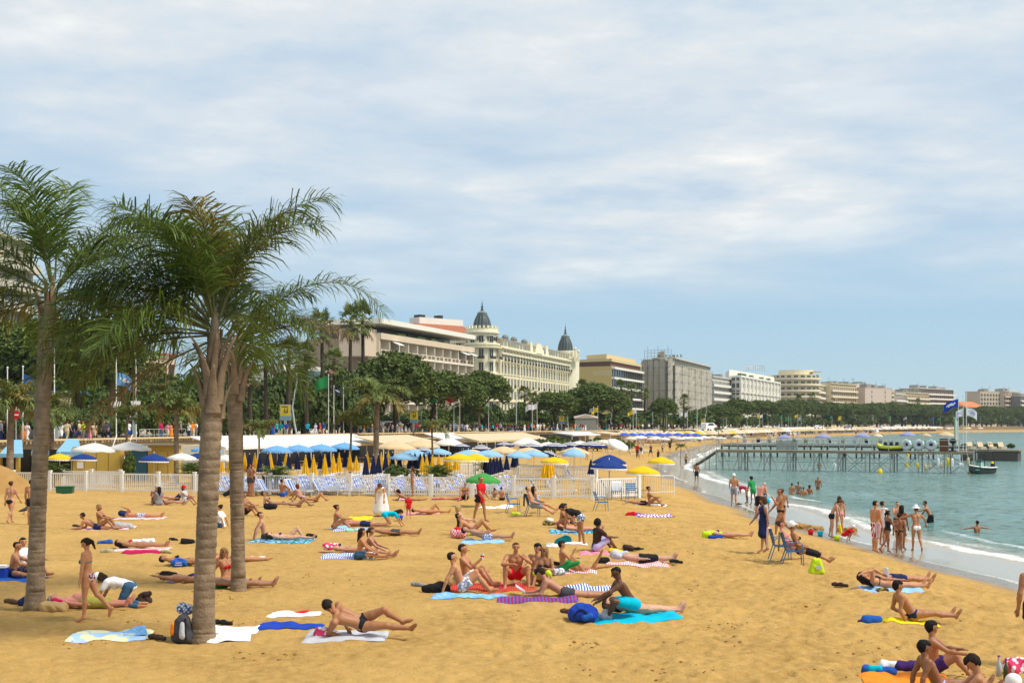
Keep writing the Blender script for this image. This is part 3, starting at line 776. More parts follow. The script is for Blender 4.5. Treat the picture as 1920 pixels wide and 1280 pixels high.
WIN={}
def win_mesh(w,h,style,frame,glass=None,arch=False,mull=2):
 """a window: frame standing proud, glass set back, mullions"""
 key=(round(w,2),round(h,2),style)
 if key in WIN:return WIN[key]
 mb=MB();t=0.12*min(1,w/1.2)
 mb.box((0,-0.03,0),(w,0.05,h),mi=1)
 for x in(-w/2-t/2,w/2+t/2):mb.box((x,-0.04,0),(t,0.10,h+2*t),mi=0)
 for z in(-h/2-t/2,h/2+t/2):mb.box((0,-0.05,z),(w,0.12,t),mi=0)
 for i in range(1,mull):mb.box((-w/2+w*i/mull,-0.075,0),(0.07,0.06,h),mi=0)
 if style=='sill':mb.box((0,-0.1,-h/2-t-0.08),(w+2*t+0.2,0.24,0.14),mi=0)
 if arch:mb.lathe([(w/2,0),(w/2+t*1.5,0)],8,mi=0)
 WIN[key]=mb.mesh('window',[frame,glass or M_glass]);return WIN[key]
def put_windows(root,f,us,zs,w,h,style,frame,glass=None,out=0.0,mull=2,name='window',skip=None):
 me=win_mesh(w,h,style,frame,glass,mull=mull)
 for z in zs:
  for u in us:
   if skip and skip(u,z):continue
   p=f.p(u,z,out)
   link(name,me,root,(p.x-root.location.x,p.y-root.location.y,p.z-root.location.z),f.ang)
def part(name,mb,m,root,label=None,smooth=False):
 o=mb.build(name,m,root,smooth=smooth)
 o.location=-Vector(root.location)
 if label:o['label']=label
 return o
def corner(px,Y):return Vector(((px-CX)/F_PX*Y,Y))
def zat(py,Y):return EYE-(py-HY)/F_PX*Y
def bld(name,label,a,cat='building'):
 return empty(name,(a[0],a[1],PROM_Z),label=label,cat=cat)
def block(mb,pts,z0,z1):return mb.prism([(p[0],p[1]) for p in pts],z0,z1)
def side_pts(f,depth):
 """footprint of a block behind facade f"""
 a,b=f.a,f.b;c,d=b-f.n*depth,a-f.n*depth
 return[a,b,c,d]
# --- the domed hotel
M_carl=mat('hotel_stone',(0.74,0.65,0.42),0.85,0.10,0.3)
M_carl_l=mat('hotel_trim',(0.80,0.74,0.54),0.85,0.08,0.6)
M_slate=mat('dome_slate',(0.055,0.075,0.080),0.5,0.25,1.2,0.5,6)
M_zinc=mat('dome_zinc_bands',(0.15,0.19,0.17),0.5,0.2,1.5)
M_tile=mat('red_roof_tile',(0.36,0.12,0.06),0.85,0.25,1.0)
a_,b_=corner(938,330),corner(1068,402)
F1=Facade(a_,b_,PROM_Z,zat(640,330))
ztop=F1.z1
root=bld('hotel','grand cream hotel with two dark domes and CARLTON lettered on its round corner',a_)
mb=MB();block(mb,side_pts(F1,16),PROM_Z,ztop-3.0);part('wall',mb,M_carl,root)
bays=25;bw=F1.L/bays
us=[bw*(i+0.5) for i in range(bays)]
zf=lambda k:PROM_Z+4.6+3.35*k
mb=MB()
for k in(0,1,5):F1.box(mb,-0.4,F1.L+0.4,zf(k)-0.55,zf(k)-0.25,-0.1,0.55 if k!=5 else 0.9)
F1.box(mb,-0.5,F1.L+0.5,zf(5)-0.25,zf(5)-0.05,-0.1,1.15)
F1.box(mb,-0.3,F1.L+0.3,ztop-3.2,ztop-2.7,-0.1,0.6)
F1.box(mb,-0.2,F1.L+0.2,ztop-2.7,ztop-1.3,-0.5,0.1);F1.box(mb,-0.3,F1.L+0.3,ztop-1.3,ztop-1.05,-0.6,0.35)
part('cornice',mb,M_carl_l,root)
mb=MB()
for i in range(bays+1):
 u=bw*i
 wide=i in(0,6,12,13,19,25)
 F1.box(mb,u-(0.42 if wide else 0.18),u+(0.42 if wide else 0.18),PROM_Z+4.4,zf(5)-0.6,-0.1,0.24 if wide else 0.10)
 F1.box(mb,u-0.2,u+0.2,zf(5)+0.0,ztop-3.25,-0.1,0.25)
 F1.box(mb,u-0.16,u+0.16,zf(5)-1.3,zf(5)-0.6,0.2,0.8)
part('pilaster',mb,M_carl_l,root)
put_windows(root,F1,us,[zf(k)+1.25 for k in(0,1,2,3,4)],1.5,2.2,'sill',M_carl_l)
put_windows(root,F1,[bw*(i+0.5)+o for i in range(bays) for o in(-0.55,0.55)],[zf(5)+1.45],0.72,1.9,'plain',M_carl_l,mull=1)
balc=MB()
balc.box((0,-0.5,-0.62),(1.9,0.9,0.12),mi=1)
for x in np.linspace(-0.88,0.88,8):balc.box((x,-0.88,-0.18),(0.05,0.05,0.8))
balc.box((0,-0.88,0.24),(1.86,0.08,0.08));balc.box((0,-0.90,-0.2),(1.7,0.03,0.5))
bme=balc.mesh('balcony',[M_rail,M_carl_l])
for k in(2,4):
 for i,u in enumerate(us):
  if k==2 and i%2==0:continue
  p=F1.p(u,zf(k)+0.35,0.12)-Vector(root.location);link('balcony',bme,root,p,F1.ang)
mb=MB();block(mb,[F1.p(1,0,-2.2).xy,F1.p(F1.L-1,0,-2.2).xy,F1.p(F1.L-1,0,-14).xy,F1.p(1,0,-14).xy],ztop-3,ztop+0.7);part('attic',mb,mat('attic_brown',(0.24,0.16,0.10),0.85),root)
mb=MB()
for u0,u1 in((9,18),(22,26),(30,36),(47,60),(61,68)):F1.box(mb,u0,u1,ztop+0.4,ztop+1.5,-8,-3)
part('roof',mb,M_tile,root)
mb=MB()
for i in range(26):
 u=6+2.5*i
 if 28<u<48 and not 37<u<39:pass
 F1.box(mb,u-0.5,u+0.5,ztop-1.0,ztop+0.55,-2.6,-1.5);F1.box(mb,u-0.62,u+0.62,ztop+0.55,ztop+0.7,-2.7,-1.35)
part('dormer',mb,M_carl_l,root)
for u in(29.5,38,46.5):
 mb=MB();w=4.6 if u==38 else 1.5
 F1.box(mb,u-w,u+w,ztop-2.9,ztop+0.1,-0.6,0.3)
 for k in range(6):
  c=1-((k+0.5)/6)**2;F1.box(mb,u-w*0.8*math.sqrt(c),u+w*0.8*math.sqrt(c),ztop+0.1+k*0.28,ztop+0.1+(k+1)*0.28,-0.6,0.2)
 part('gable',mb,M_carl_l,root)
def dome(root,cx,cy,zb,r,s=1.0):
 mb=MB()
 mb.lathe([(r*a,zb+z*s) for a,z in((1.0,0),(1.02,0.7),(0.99,2.0),(0.93,3.4),(0.84,4.8),(0.72,6.1),(0.58,7.2))],20,(cx,cy,0));d=part('dome',mb,M_slate,root,smooth=True)
 mb=MB()
 mb.lathe([(r*a,zb+z*s) for a,z in((0.58,7.2),(0.66,7.25),(0.66,7.5),(0.55,7.6),(0.56,8.2),(0.62,8.3),(0.60,8.5),(0.45,8.9),(0.32,9.3),(0.22,9.7),(0.10,10.0))],16,(cx,cy,0));b2=part('dome_lantern',mb,M_zinc,root,smooth=True)
 mb=MB()
 mb.lathe([(r*a,zb+z*s) for a,z in((0.09,10.0),(0.22,10.5),(0.10,10.9),(0.09,11.5),(0.17,11.9),(0.07,12.4),(0.05,13.2),(0.09,13.5),(0.03,13.9),(0.015,15.6))],10,(cx,cy,0));part('finial',mb,M_slate,root,smooth=True)
 mb=MB()
 for i in range(14):
  a=2*math.pi*i/14
  for k in range(5):
   r0,z0=[(1.02,.7),(0.99,2),(.93,3.4),(.84,4.8),(.72,6.1),(.58,7.2)][k];r1,z1=[(1.02,.7),(0.99,2),(.93,3.4),(.84,4.8),(.72,6.1),(.58,7.2)][k+1]
   mb.bar((cx+r*r0*1.01*math.cos(a),cy+r*r0*1.01*math.sin(a),zb+z0*s),(cx+r*r1*1.01*math.cos(a),cy+r*r1*1.01*math.sin(a),zb+z1*s),0.16)
 part('dome_rib',mb,M_zinc,root)
tc_=corner(904,326);RT=4.05
zt=zat(617,326)
mb=MB();mb.lathe([(RT,PROM_Z),(RT,zt-4.2),(RT+0.5,zt-4.1),(RT+0.5,zt-3.7),(RT,zt-3.6),(RT-0.02,zt-1.3),(RT+0.5,zt-1.2),(RT+0.5,zt-0.8),(RT,zt-0.7),(RT,zt),(0,zt)],28,(tc_.x,tc_.y,0));part('corner_tower',mb,M_carl_l,root)
mb=MB()
for z in(zf(1)-0.4,zf(3)-0.4,zf(5)-0.35):part('tower_cornice',MB().lathe([(RT,z-0.2),(RT+0.9,z-0.15),(RT+0.9,z+0.15),(RT,z+0.2)],28,(tc_.x,tc_.y,0)),M_carl_l,root)
for i in range(22):
 a=2*math.pi*i/22;mb.box((tc_.x+(RT-0.2)*math.cos(a),tc_.y+(RT-0.2)*math.sin(a),zt+0.35),(0.55,0.55,0.7),rz=a)
part('battlement',mb,M_carl_l,root)['kind']='stuff'
wme=win_mesh(1.15,2.3,'plain',M_carl,mull=2)
for k in range(0,7):
 z=zf(k)+1.4 if k<6 else zt-2.5
 if k==6:continue
 for dg in(-160,-125,-92,-55,-20):
  a=R(dg);p=Vector((tc_.x+(RT+0.03)*math.cos(a),tc_.y+(RT+0.03)*math.sin(a),z))-Vector(root.location)
  link('window',wme,root,p,a+math.pi/2)
  if k in(2,4):link('balcony',bme,root,p+Vector((0.1*math.cos(a),0.1*math.sin(a),-0.9)),a+math.pi/2)
dome(root,tc_.x,tc_.y,zt+0.1,2.2,0.47)
rt_=corner(1060,405);zr=zat(672,400)
mb=MB();mb.lathe([(4.4,PROM_Z),(4.4,zr),(4.8,zr+0.1),(4.8,zr+0.5),(4.0,zr+0.6),(3.9,zr+2.6),(0,zr+2.6)],24,(rt_.x,rt_.y,0));part('corner_tower',mb,M_carl_l,root)
for dx,h in((1.9,3.6),(2.9,2.8)):
 mb=MB();mb.box((rt_.x+dx+1.0,rt_.y-4.0,zr+h/2-0.8),(1.0,1.0,h),taper=0.6);mb.ball((rt_.x+dx+1.0,rt_.y-4.0,zr+h-0.5),0.5);part('pinnacle',mb,M_carl_l,root)
dome(root,rt_.x,rt_.y,zr+2.5,2.3,0.56)
F2=Facade(tc_+Vector((-13.5,4.2)),tc_+Vector((-2.2,0.8)),PROM_Z,zt-2)
mb=MB();block(mb,side_pts(F2,12),PROM_Z,zt-3.2);part('wing',mb,M_carl,root)
put_windows(root,F2,[1.5,4.6,7.7],[zf(k)+1.25 for k in range(1,6)],1.3,2.2,'sill',M_carl_l)
mb=MB();F2.box(mb,0,F2.L,zf(5)-0.5,zf(5)-0.1,-0.1,0.9);F2.box(mb,0,F2.L,zt-3.4,zt-2.9,-0.1,0.6);part('wing_cornice',mb,M_carl_l,root)
mb=MB();mb.lathe([(0.1,0),(2.4,0),(2.4,0.4),(2.0,0.45)],16);
def text_part(txt,size,m,root,pts_ang,bold=0.0,depth=0.05,name='lettering'):
 """letters set one by one; pts_ang = function(offset along) -> (position, heading)"""
 o_=[]
 x=0.0
 for ch in txt:
  if ch==' ':x+=size*0.45;continue
  cu=bpy.data.curves.new('t','FONT');cu.body=ch;cu.size=size;cu.extrude=depth;cu.align_x='CENTER';cu.offset=bold
  to=bpy.data.objects.new('t',cu);COL.objects.link(to)
  dg_=bpy.context.evaluated_depsgraph_get();me=bpy.data.meshes.new_from_object(to.evaluated_get(dg_))
  bpy.data.objects.remove(to);bpy.data.curves.remove(cu)
  me.materials.clear();me.materials.append(m)
  p,h=pts_ang(x)
  q=link(name,me,root,Vector(p)-Vector(root.location),rot=(R(90),0,h));o_.append(q)
  x+=size*0.80
 return o_
M_letter=mat('sign_lettering',(0.03,0.028,0.03),0.6)
sz=1.5
def on_tower(x):
 a=R(-84)+(x-3.0*sz*0.8)/(RT+0.12);return(tc_.x+(RT+0.12)*math.cos(a),tc_.y+(RT+0.12)*math.sin(a),zt-3.15),a+math.pi/2
text_part('CARLTON',sz,M_letter,root,on_tower,bold=0.03)
def on_gable(x):
 p=F1.p(34.6+x,ztop-1.9,0.36);return(p.x,p.y,p.z),F1.ang
text_part('CARLTON',1.05,M_letter,root,on_gable,bold=0.02)
mb=MB()
for u in(24.5,33,44):pp=F1.p(u,ztop+2.6,-6);mb.ball(pp,1.0,10,6);mb.bar(pp-Vector((0,0,1.5)),pp,0.2)
part('satellite_dish',mb,mat('dish_grey',(0.20,0.24,0.22)),root)
# --- generic slab-balcony block
def flats(name,label,a,b,ztop_,floors,wall,slab=None,depth=14,balc=1.2,win=1.4,gap=3.0,z_first=None,railing=None,awn=0,glass=None,side='l',roofbox=True,pilot=0.25,wh=1.7,seed=1,parapet=0.95):
 f=Facade(a,b,PROM_Z,ztop_);r=bld(name,label,a);rr=random.Random(seed)
 mb=MB();block(mb,side_pts(f,depth),PROM_Z,ztop_);part('wall',mb,wall,r)
 fh=(ztop_-PROM_Z-1.0)/floors
 n=max(2,int(f.L/gap));us_=[f.L*(i+0.5)/n for i in range(n)]
 zs_=[PROM_Z+fh*(k+0.5)+0.1 for k in range(1,floors)]
 put_windows(r,f,us_,zs_,win,min(wh,fh*0.62),'plain',slab or wall,glass,0.02)
 if balc:
  for k in range(1,floors):
   mb=MB();z=PROM_Z+fh*k
   f.box(mb,0.15,f.L-0.15,z-0.12,z+0.10,0.0,balc);f.box(mb,0.15,f.L-0.15,z+0.10,z+parapet,balc-0.14,balc)
   for u in np.linspace(0.2,f.L-0.2,max(3,n//2+1)):f.box(mb,u-0.08,u+0.08,z+0.10,z+parapet+0.25,0.0,balc-0.15)
   part('balcony',mb,slab or wall,r)
 mb=MB();f.box(mb,-0.2,f.L+0.2,ztop_,ztop_+0.35,-depth-0.2,max(balc,0.2)*0.7);part('roof',mb,slab or wall,r)
 if roofbox:
  mb=MB()
  for _ in range(max(2,int(f.L/9))):
   u=rr.uniform(2,f.L-3);w=rr.uniform(1.2,4.5);h=rr.uniform(1.0,2.6)
   mb=MB();f.box(mb,u,min(f.L-0.5,u+w),ztop_+0.35,ztop_+0.35+h,-depth*0.75,-depth*0.3);part('roof_housing',mb,M_greyroof,r)
  mb=MB()
  for _ in range(2):
   u=rr.uniform(2,f.L-2);p=f.p(u,ztop_,-5);mb.bar(p,p+Vector((0,0,4.2)),0.07)
   for q in(3.0,3.6,4.1):mb.bar(p+Vector((-0.7,0,q)),p+Vector((0.7,0,q)),0.05)
  part('aerial',mb,M_rail,r)
 if awn:
  me_b=MB();me_b.add([(-1.3,0,0.9),(1.3,0,0.9),(1.3,-1.5,0.35),(-1.3,-1.5,0.35),(-1.3,0,0.84),(1.3,0,0.84),(1.3,-1.5,0.22),(-1.3,-1.5,0.22)],[(0,3,2,1),(4,5,6,7),(3,7,6,2),(0,4,7,3),(1,2,6,5)])
  ame=me_b.mesh('awning',M_awn if awn!='y' else mat('yellow_awning',(0.78,0.58,0.02)))
  for _ in range(3 if awn=='y' else 4):
   p=f.p(rr.choice(us_),rr.choice(zs_)+0.5,0.1)-Vector(r.location);link('awning',ame,r,p,f.ang)
 return r,f
# --- balcony hotel left of the domes
M_b2=mat('beige_concrete',(0.66,0.53,0.38),0.85,0.08,0.4);M_b2w=mat('cream_balcony',(0.80,0.72,0.58),0.85,0.06,0.6)
a_,b_=corner(712,245),corner(887,292)
f=Facade(a_,b_,PROM_Z,zat(624,245));zt2=f.z1
r=bld('hotel','modern beige hotel with rows of box balconies under a long white roof canopy',a_)
mb=MB();fh=3.05
block(mb,[f.p(0,0,-2.4).xy,f.p(f.L,0,-2.4).xy,f.p(f.L,0,-16).xy,f.p(0,0,-16).xy],PROM_Z,zt2-0.9);part('wall',mb,mat('loggia_shade_brown',(0.34,0.25,0.175),0.85,0.1,0.5),r)  # brown back wall, darkened in colour to give the loggias their shade
nb=11;bw2=f.L/nb
mb=MB();f.box(mb,-0.1,f.L+0.1,zt2-1.15,zt2,-2.45,0.35);part('fascia',mb,M_b2,r)
for k in range(1,7):
 z=zt2-1.1-fh*k
 mb=MB();f.box(mb,0,f.L,z-0.16,z+0.06,-2.45,0.25);part('floor_slab',mb,M_b2w,r)
 for i in range(nb):
  mb=MB();u=bw2*i
  f.box(mb,u+0.15,u+bw2-0.15,z+0.06,z+0.25,0.10,0.24);f.box(mb,u+0.15,u+bw2-0.15,z+0.92,z+1.05,0.10,0.24)
  for q in(0.15,bw2/2-0.14,bw2-0.43):f.box(mb,u+q,u+q+0.28,z+0.25,z+0.92,0.10,0.24)
  part('balcony',mb,M_b2w,r)
 sm=MB();sm.box((0,0,0),(bw2/2-0.46,0.05,0.66));
 if k==1:panel_me=sm.mesh('balcony_panel',mat('brown_balcony_panel',(0.24,0.16,0.10)))
 for i in range(nb):
  for q in(0.15+0.28+(bw2/2-0.57)/2,bw2/2+0.14+(bw2/2-0.57)/2):link('balcony_panel',panel_me,r,f.p(bw2*i+q,z+0.585,0.16)-Vector(r.location),f.ang)
 put_windows(r,f,[bw2*(i+0.28) for i in range(nb)],[z+1.32],2.0,2.3,'plain',M_b2w,None,-2.36)
for i in range(nb+1):
 mb=MB();f.box(mb,bw2*i-0.12,bw2*i+0.12,PROM_Z+2.5,zt2-0.02,-2.44,0.06);part('divider',mb,M_b2w,r)
mb=MB();f.box(mb,-1.2,f.L-1.0,zt2+1.75,zt2+2.7,-12,1.0);part('roof_canopy',mb,mat('roof_white',(0.80,0.76,0.66),0.8),r)
mb=MB();f.box(mb,2,f.L-3,zt2-0.9,zt2+1.75,-13,-4.5);part('penthouse',mb,M_glass,r)
mb=MB();f.box(mb,-5.2,-0.1,zt2-4.6,zt2+0.6,-6,-0.6);part('end_wall',mb,mat('rose_concrete',(0.64,0.50,0.37)),r)
mb=MB();f.box(mb,-30,-2.2,PROM_Z,zt2-7.2,-16,-4);part('low_wing',mb,mat('grey_concrete',(0.68,0.65,0.58)),r)
mb=MB();f.box(mb,-29,-2.6,zt2-9.6,zt2-8.0,-4.0,-3.9);part('glass_band',mb,mat('blue_glass',(0.05,0.12,0.13),0.15,spec=0.6),r)
mb=MB()
for u in(9,19,26,33):f.box(mb,u,u+rnd.uniform(2,4.5),zt2,zt2+0.55,-1.4,-0.2)
part('roof_planting',mb,M_bush,r)
ab=MB();ab.add([(-1.4,0,0),(1.4,0,0),(1.4,-1.5,-0.6),(-1.4,-1.5,-0.6),(-1.4,0,-.06),(1.4,0,-.06),(1.4,-1.5,-0.74),(-1.4,-1.5,-0.74)],[(0,3,2,1),(4,5,6,7),(3,7,6,2),(0,4,7,3),(1,2,6,5)])
ame=ab.mesh('awning',M_awn)
for i,k in((1,1),(9,1),(10,1),(6,3),(7,3)):link('awning',ame,r,f.p(bw2*(i+0.5),zt2-1.1-fh*k+2.85,0.0)-Vector(r.location),f.ang)
# --- red roofed building behind
a_,b_=corner(786,385),corner(892,400);zt3=zat(622,385)
r,f=flats('apartment_building','building with red tiled roof between the balcony hotel and the left dome',a_,b_,zt3,8,mat('wall_tan',(0.52,0.42,0.30)),M_carl_l,balc=0,roofbox=False,win=1.6,gap=4.2)
mb=MB();q0,q1=f.p(-0.6,0,0.8),f.p(f.L+0.6,0,0.8);q2,q3=f.p(f.L+0.6,0,-13),f.p(-0.6,0,-13);e0,e1=f.p(2.0,0,-4),f.p(f.L-2,0,-4);e2,e3=f.p(f.L-2,0,-10),f.p(2,0,-10)
mb.add([(q.x,q.y,zt3+0.36) for q in(q0,q1,q2,q3)]+[(q.x,q.y,zt3+3.0) for q in(e0,e1,e2,e3)],[(0,1,5,4),(1,2,6,5),(2,3,7,6),(3,0,4,7),(4,5,6,7)]);part('tiled_roof',mb,M_tile,r)
mb=MB();f.box(mb,4.0,f.L-1,zt3+2.9,zt3+5.0,-10,-5);part('roof_housing',mb,M_whitewall,r)
mb=MB();f.box(mb,4.2,6.4,zt3+5.0,zt3+5.8,-8,-5.2);f.box(mb,12.0,13.4,zt3+5.0,zt3+6.0,-8,-5.2);part('chimney',mb,M_rail,r)
# --- blocks behind the left palms
flats('apartment_building','tall beige block with blue trimmed balconies behind the left palm',corner(-90,150),corner(62,172),zat(415,150),9,mat('beige_wall',(0.50,0.42,0.30)),mat('pale_slab',(0.58,0.52,0.42)),awn=0,roofbox=False)
flats('apartment_building','cream building with orange roof glimpsed between the left palms',corner(190,205),corner(330,225),zat(655,205),4,mat('cream_wall',(0.60,0.50,0.36)),M_tile,balc=0.0,roofbox=True)
r,f=flats('building','low glass and stone pavilion with blue fascia behind the left palm trunk',corner(-40,138),corner(215,150),zat(735,138),2,mat('pavilion_stone',(0.42,0.36,0.26)),mat('blue_fascia',(0.05,0.14,0.22)),balc=0.5,roofbox=False,win=2.6,gap=3.6,wh=2.4)
# --- ochre building
M_och=mat('ochre_wall',(0.62,0.47,0.19),0.85,0.05,0.3);M_ochl=mat('ochre_pale_band',(0.64,0.51,0.27));M_brn=mat('brown_band',(0.14,0.07,0.055),0.7)
a_,b_=corner(1147,428),corner(1203,470);f=Facade(a_,b_,PROM_Z,zat(686,428));z5=f.z1
r=bld('office_building','ochre building with blank side wall, brown attic stripe and dark glass floors',a_)
mb=MB();block(mb,[a_,b_,b_+Vector((-15,8)),corner(1074,436)],PROM_Z,z5);part('wall',mb,M_och,r)
mb=MB();block(mb,[a_+Vector((-.5,.6)),b_+Vector((-.5,.4)),b_+Vector((-14,8)),corner(1077,437.2)],z5,z5+1.6);part('attic',mb,M_brn,r)
mb=MB();block(mb,[a_,b_,b_+Vector((-15,8)),corner(1075,437)],z5+1.6,z5+2.5);part('roof_edge',mb,M_ochl,r)
mb=MB();block(mb,[a_+Vector((-1.5,3)),b_+Vector((-2,1)),b_+Vector((-14,8)),corner(1100,440)],z5+2.5,z5+4.2);part('penthouse',mb,M_ochl,r)
F5=Facade(corner(1074,436),a_,PROM_Z,z5)
mb=MB()
for k in range(4):
 z=z5-2.0-5.0*k
 F5.box(mb,F5.L*0.52,F5.L,z-1.1,z+0.6,0.0,0.06)
part('wall_band',mb,M_ochl,r)
for k in range(6):
 z=z5-0.6-3.35*k
 mb=MB();f.box(mb,0.2,f.L,z-0.35,z+0.35,0,1.0);part('floor_slab',mb,M_whitewall,r)
 mb=MB();f.box(mb,0.3,f.L-0.2,z-2.98,z-0.37,-0.05,0.12);part('glass_band',mb,M_glass,r)
 mb=MB();
 for u in np.linspace(0.5,f.L-0.5,14):f.box(mb,u-0.06,u+0.06,z-2.98,z-0.37,0.12,0.25)
 part('mullion',mb,M_rail,r)
# --- scaffolded hotel under netting
M_net=mat('scaffold_net',(0.42,0.385,0.31),0.95,0.22,0.22,0.5,3);M_nets=mat('netted_stone',(0.56,0.50,0.40),0.9,0.15,0.4)
a_,b_=corner(1262,478),corner(1332,556);f=Facade(a_,b_,PROM_Z,zat(672,478));z6=f.z1
r=bld('hotel','hotel wrapped in grey scaffold netting with faint MIRAMAR letters on the roof',a_)
lft=corner(1206,486)
mb=MB();block(mb,[lft,a_+Vector((-3,-0.4)),a_+Vector((0,2.2)),b_,b_+Vector((-16,8)),lft+Vector((2,30))],PROM_Z,z6);part('wall',mb,M_nets,r)
F6=Facade(lft,a_+Vector((-2.6,-0.6)),PROM_Z,z6)
def netting(f,z0,z1,nu,nz_,root,out=0.7,seed=1,mt=M_net):
 rr=random.Random(seed)
 for i in range(nu):
  mb=MB();u0,u1=f.L*i/nu+0.04,f.L*(i+1)/nu-0.04
  m=5;k=nz_*2
  vs_=[]
  for q in range(k+1):
   for w in range(m+1):
    bulge=0.30*math.sin(math.pi*w/m)*(0.5+rr.random())+rr.uniform(-0.08,0.08)
    vs_.append(f.p(u0+(u1-u0)*w/m,z0+(z1-z0)*q/k,out+bulge))
  fs=[(q*(m+1)+w,q*(m+1)+w+1,(q+1)*(m+1)+w+1,(q+1)*(m+1)+w) for q in range(k) for w in range(m)]
  mb.add(vs_,fs);part('net',mb,mt,root)
 mb=MB()
 for i in range(nu*3+1):
  u=f.L*i/(nu*3);mb.bar(f.p(u,z0,out+0.15),f.p(u,z1+1.0,out+0.15),0.10)
 for k in range(nz_+1):
  z=z0+(z1-z0)*k/nz_;mb.bar(f.p(0,z,out+0.2),f.p(f.L,z,out+0.2),0.10)
  f.box(mb,0,f.L,z-0.1,z,0.05,out)
 o=part('scaffold',mb,mat('scaffold_pole',(0.22,0.21,0.18)),root);o['kind']='stuff'
netting(F6,PROM_Z,z6-0.5,4,9,r,seed=2)
Fc=Facade(F6.b,a_+Vector((0.4,1.8)),PROM_Z,z6);netting(Fc,PROM_Z,z6,1,9,r,seed=4)
netting(f,PROM_Z+0,z6-2.5,6,8,r,seed=3)
mb=MB();block(mb,[lft+Vector((6,1)),a_+Vector((-3,1)),a_+Vector((-3,14)),lft+Vector((7,14))],z6,z6+3.0);part('roof_storey',mb,M_nets,r)
mb=MB();f.box(mb,0,f.L,z6,z6+0.5,-8,0.9);part('roof',mb,M_nets,r)
mb=MB()
for x in np.linspace(0,1,9):
 p=lft.lerp(a_,x*0.9+0.05)+Vector((0,0.6));mb.bar((p.x,p.y,z6),(p.x,p.y,z6+3.6+1.4*(hash(round(x*10))%2)),0.12)
for z in(1.2,2.4,3.4):mb.bar((lft.x+1,lft.y+0.5,z6+z),(a_.x-1,a_.y+0.2,z6+z),0.1)
o=part('roof_scaffold',mb,MATS['scaffold_pole'],r)
def on_mir(x):return(lft.x+5.6+x,lft.y-2.2-0.1*x,z6+0.7),F6.ang
text_part('MIRAMAR',1.75,mat('sign_green_grey',(0.16,0.19,0.12)),r,on_mir,bold=0.01)
Fe=Facade(corner(1185,500),corner(1207,497),PROM_Z,z6-1.0);mb=MB();block(mb,side_pts(Fe,10),PROM_Z,z6-1.2);part('end_bay',mb,M_carl_l,r)
pq=Fe.p(Fe.L/2,z6-1.2,-0.2);mb=MB();mb.lathe([(0,0),(2.2,0),(2.2,0.5),(0,0.5)],20);
put_windows(r,Fe,[Fe.L*0.5],[z6-4.2,z6-9,z6-13.5,z6-18],2.0,3.0,'sill',M_carl_l,M_glass_l)
# --- white hotels further on
flats('apartment_building','narrow white block with dark balconies right of the netted scaffold',corner(1334,560),corner(1374,600),zat(706,560),7,M_whitewall,M_whitewall,gap=2.6,seed=4,win=1.7)
M_mart=mat('hotel_white',(0.75,0.71,0.61),0.85,0.06,0.4)
a_,b_=corner(1388,590),corner(1462,690);f=Facade(a_,b_,PROM_Z,zat(706,590));z8=f.z1
r=bld('hotel','white hotel with pilasters and pale MARTINEZ letters standing on its roof',a_)
l8=corner(1371,594)
mb=MB();block(mb,[l8,a_,b_,b_+Vector((-15,8)),l8+Vector((3,40))],PROM_Z,z8);part('wall',mb,M_mart,r)
F8=Facade(l8,a_,PROM_Z,z8)
zs=[PROM_Z+5+3.3*k+1.4 for k in range(6)]
put_windows(r,f,[f.L*(i+0.5)/22 for i in range(22)],zs,1.5,2.1,'sill',M_whitewall)
put_windows(r,F8,[F8.L*0.28,F8.L*0.75],zs,1.7,2.1,'sill',M_whitewall)
mb=MB();f.box(mb,-0.3,f.L+0.3,z8-0.2,z8+0.7,-0.3,0.5);F8.box(mb,-0.3,F8.L,z8-0.2,z8+0.7,-0.3,0.5);f.box(mb,0,f.L,z8-7.3,z8-6.9,-.1,0.5);F8.box(mb,0,F8.L,z8-7.3,z8-6.9,-.1,.5);part('cornice',mb,M_whitewall,r)
mb=MB()
for i in range(12):f.box(mb,f.L*i/11-0.5,f.L*i/11+0.5,PROM_Z+4,z8-0.25,-0.1,0.5)
part('pilaster',mb,M_whitewall,r)
mb=MB();block(mb,[a_+Vector((-4,6)),b_+Vector((-3,0)),b_+Vector((-15,8)),l8+Vector((4,40))],z8,z8+3.6);part('attic',mb,M_whitewall,r)
def on_mart(x):p=f.p(20+x*4.2,z8+5.2,-4);return(p.x,p.y,p.z),R(8)
text_part('MARTINEZ',2.6,mat('sign_white',(0.80,0.80,0.80)),r,lambda x:((corner(1402,610).x+x*0.56,610+x*0.5,z8+4.4),R(6)),bold=0.02)
mb=MB()
for q in range(9):mb.bar((corner(1402,610).x+q*1.25-0.5,610.2+q,z8+3.6),(corner(1402,610).x+q*1.25-0.5,610.2+q,z8+6.4),0.09)
part('sign_frame',mb,M_rail,r)
mb=MB()
for u in(6,15,33,60,80):f.box(mb,u,u+4,z8+0.7,z8+1.9,-2.5,-0.8)
part('roof_planting',mb,M_bush,r)
M_c9=mat('sand_beige',(0.70,0.58,0.36),0.85,0.06,0.4);M_c9s=mat('sand_beige_pale',(0.77,0.67,0.47))
r=bld('apartment_building','curved beige apartment block with banded balconies and a yellow roof awning',corner(1462,700))
cx9=corner(1492,716);z9=zat(703,715);R9=12.5
mb=MB();mb.lathe([(R9,PROM_Z),(R9,z9),(0,z9)],36,(cx9.x,cx9.y,0));mb.box((cx9.x+1.5,cx9.y+18,(z9+PROM_Z)/2),(2*R9,36,z9-PROM_Z-0.3),rz=-0.25);part('wall',mb,M_c9,r)
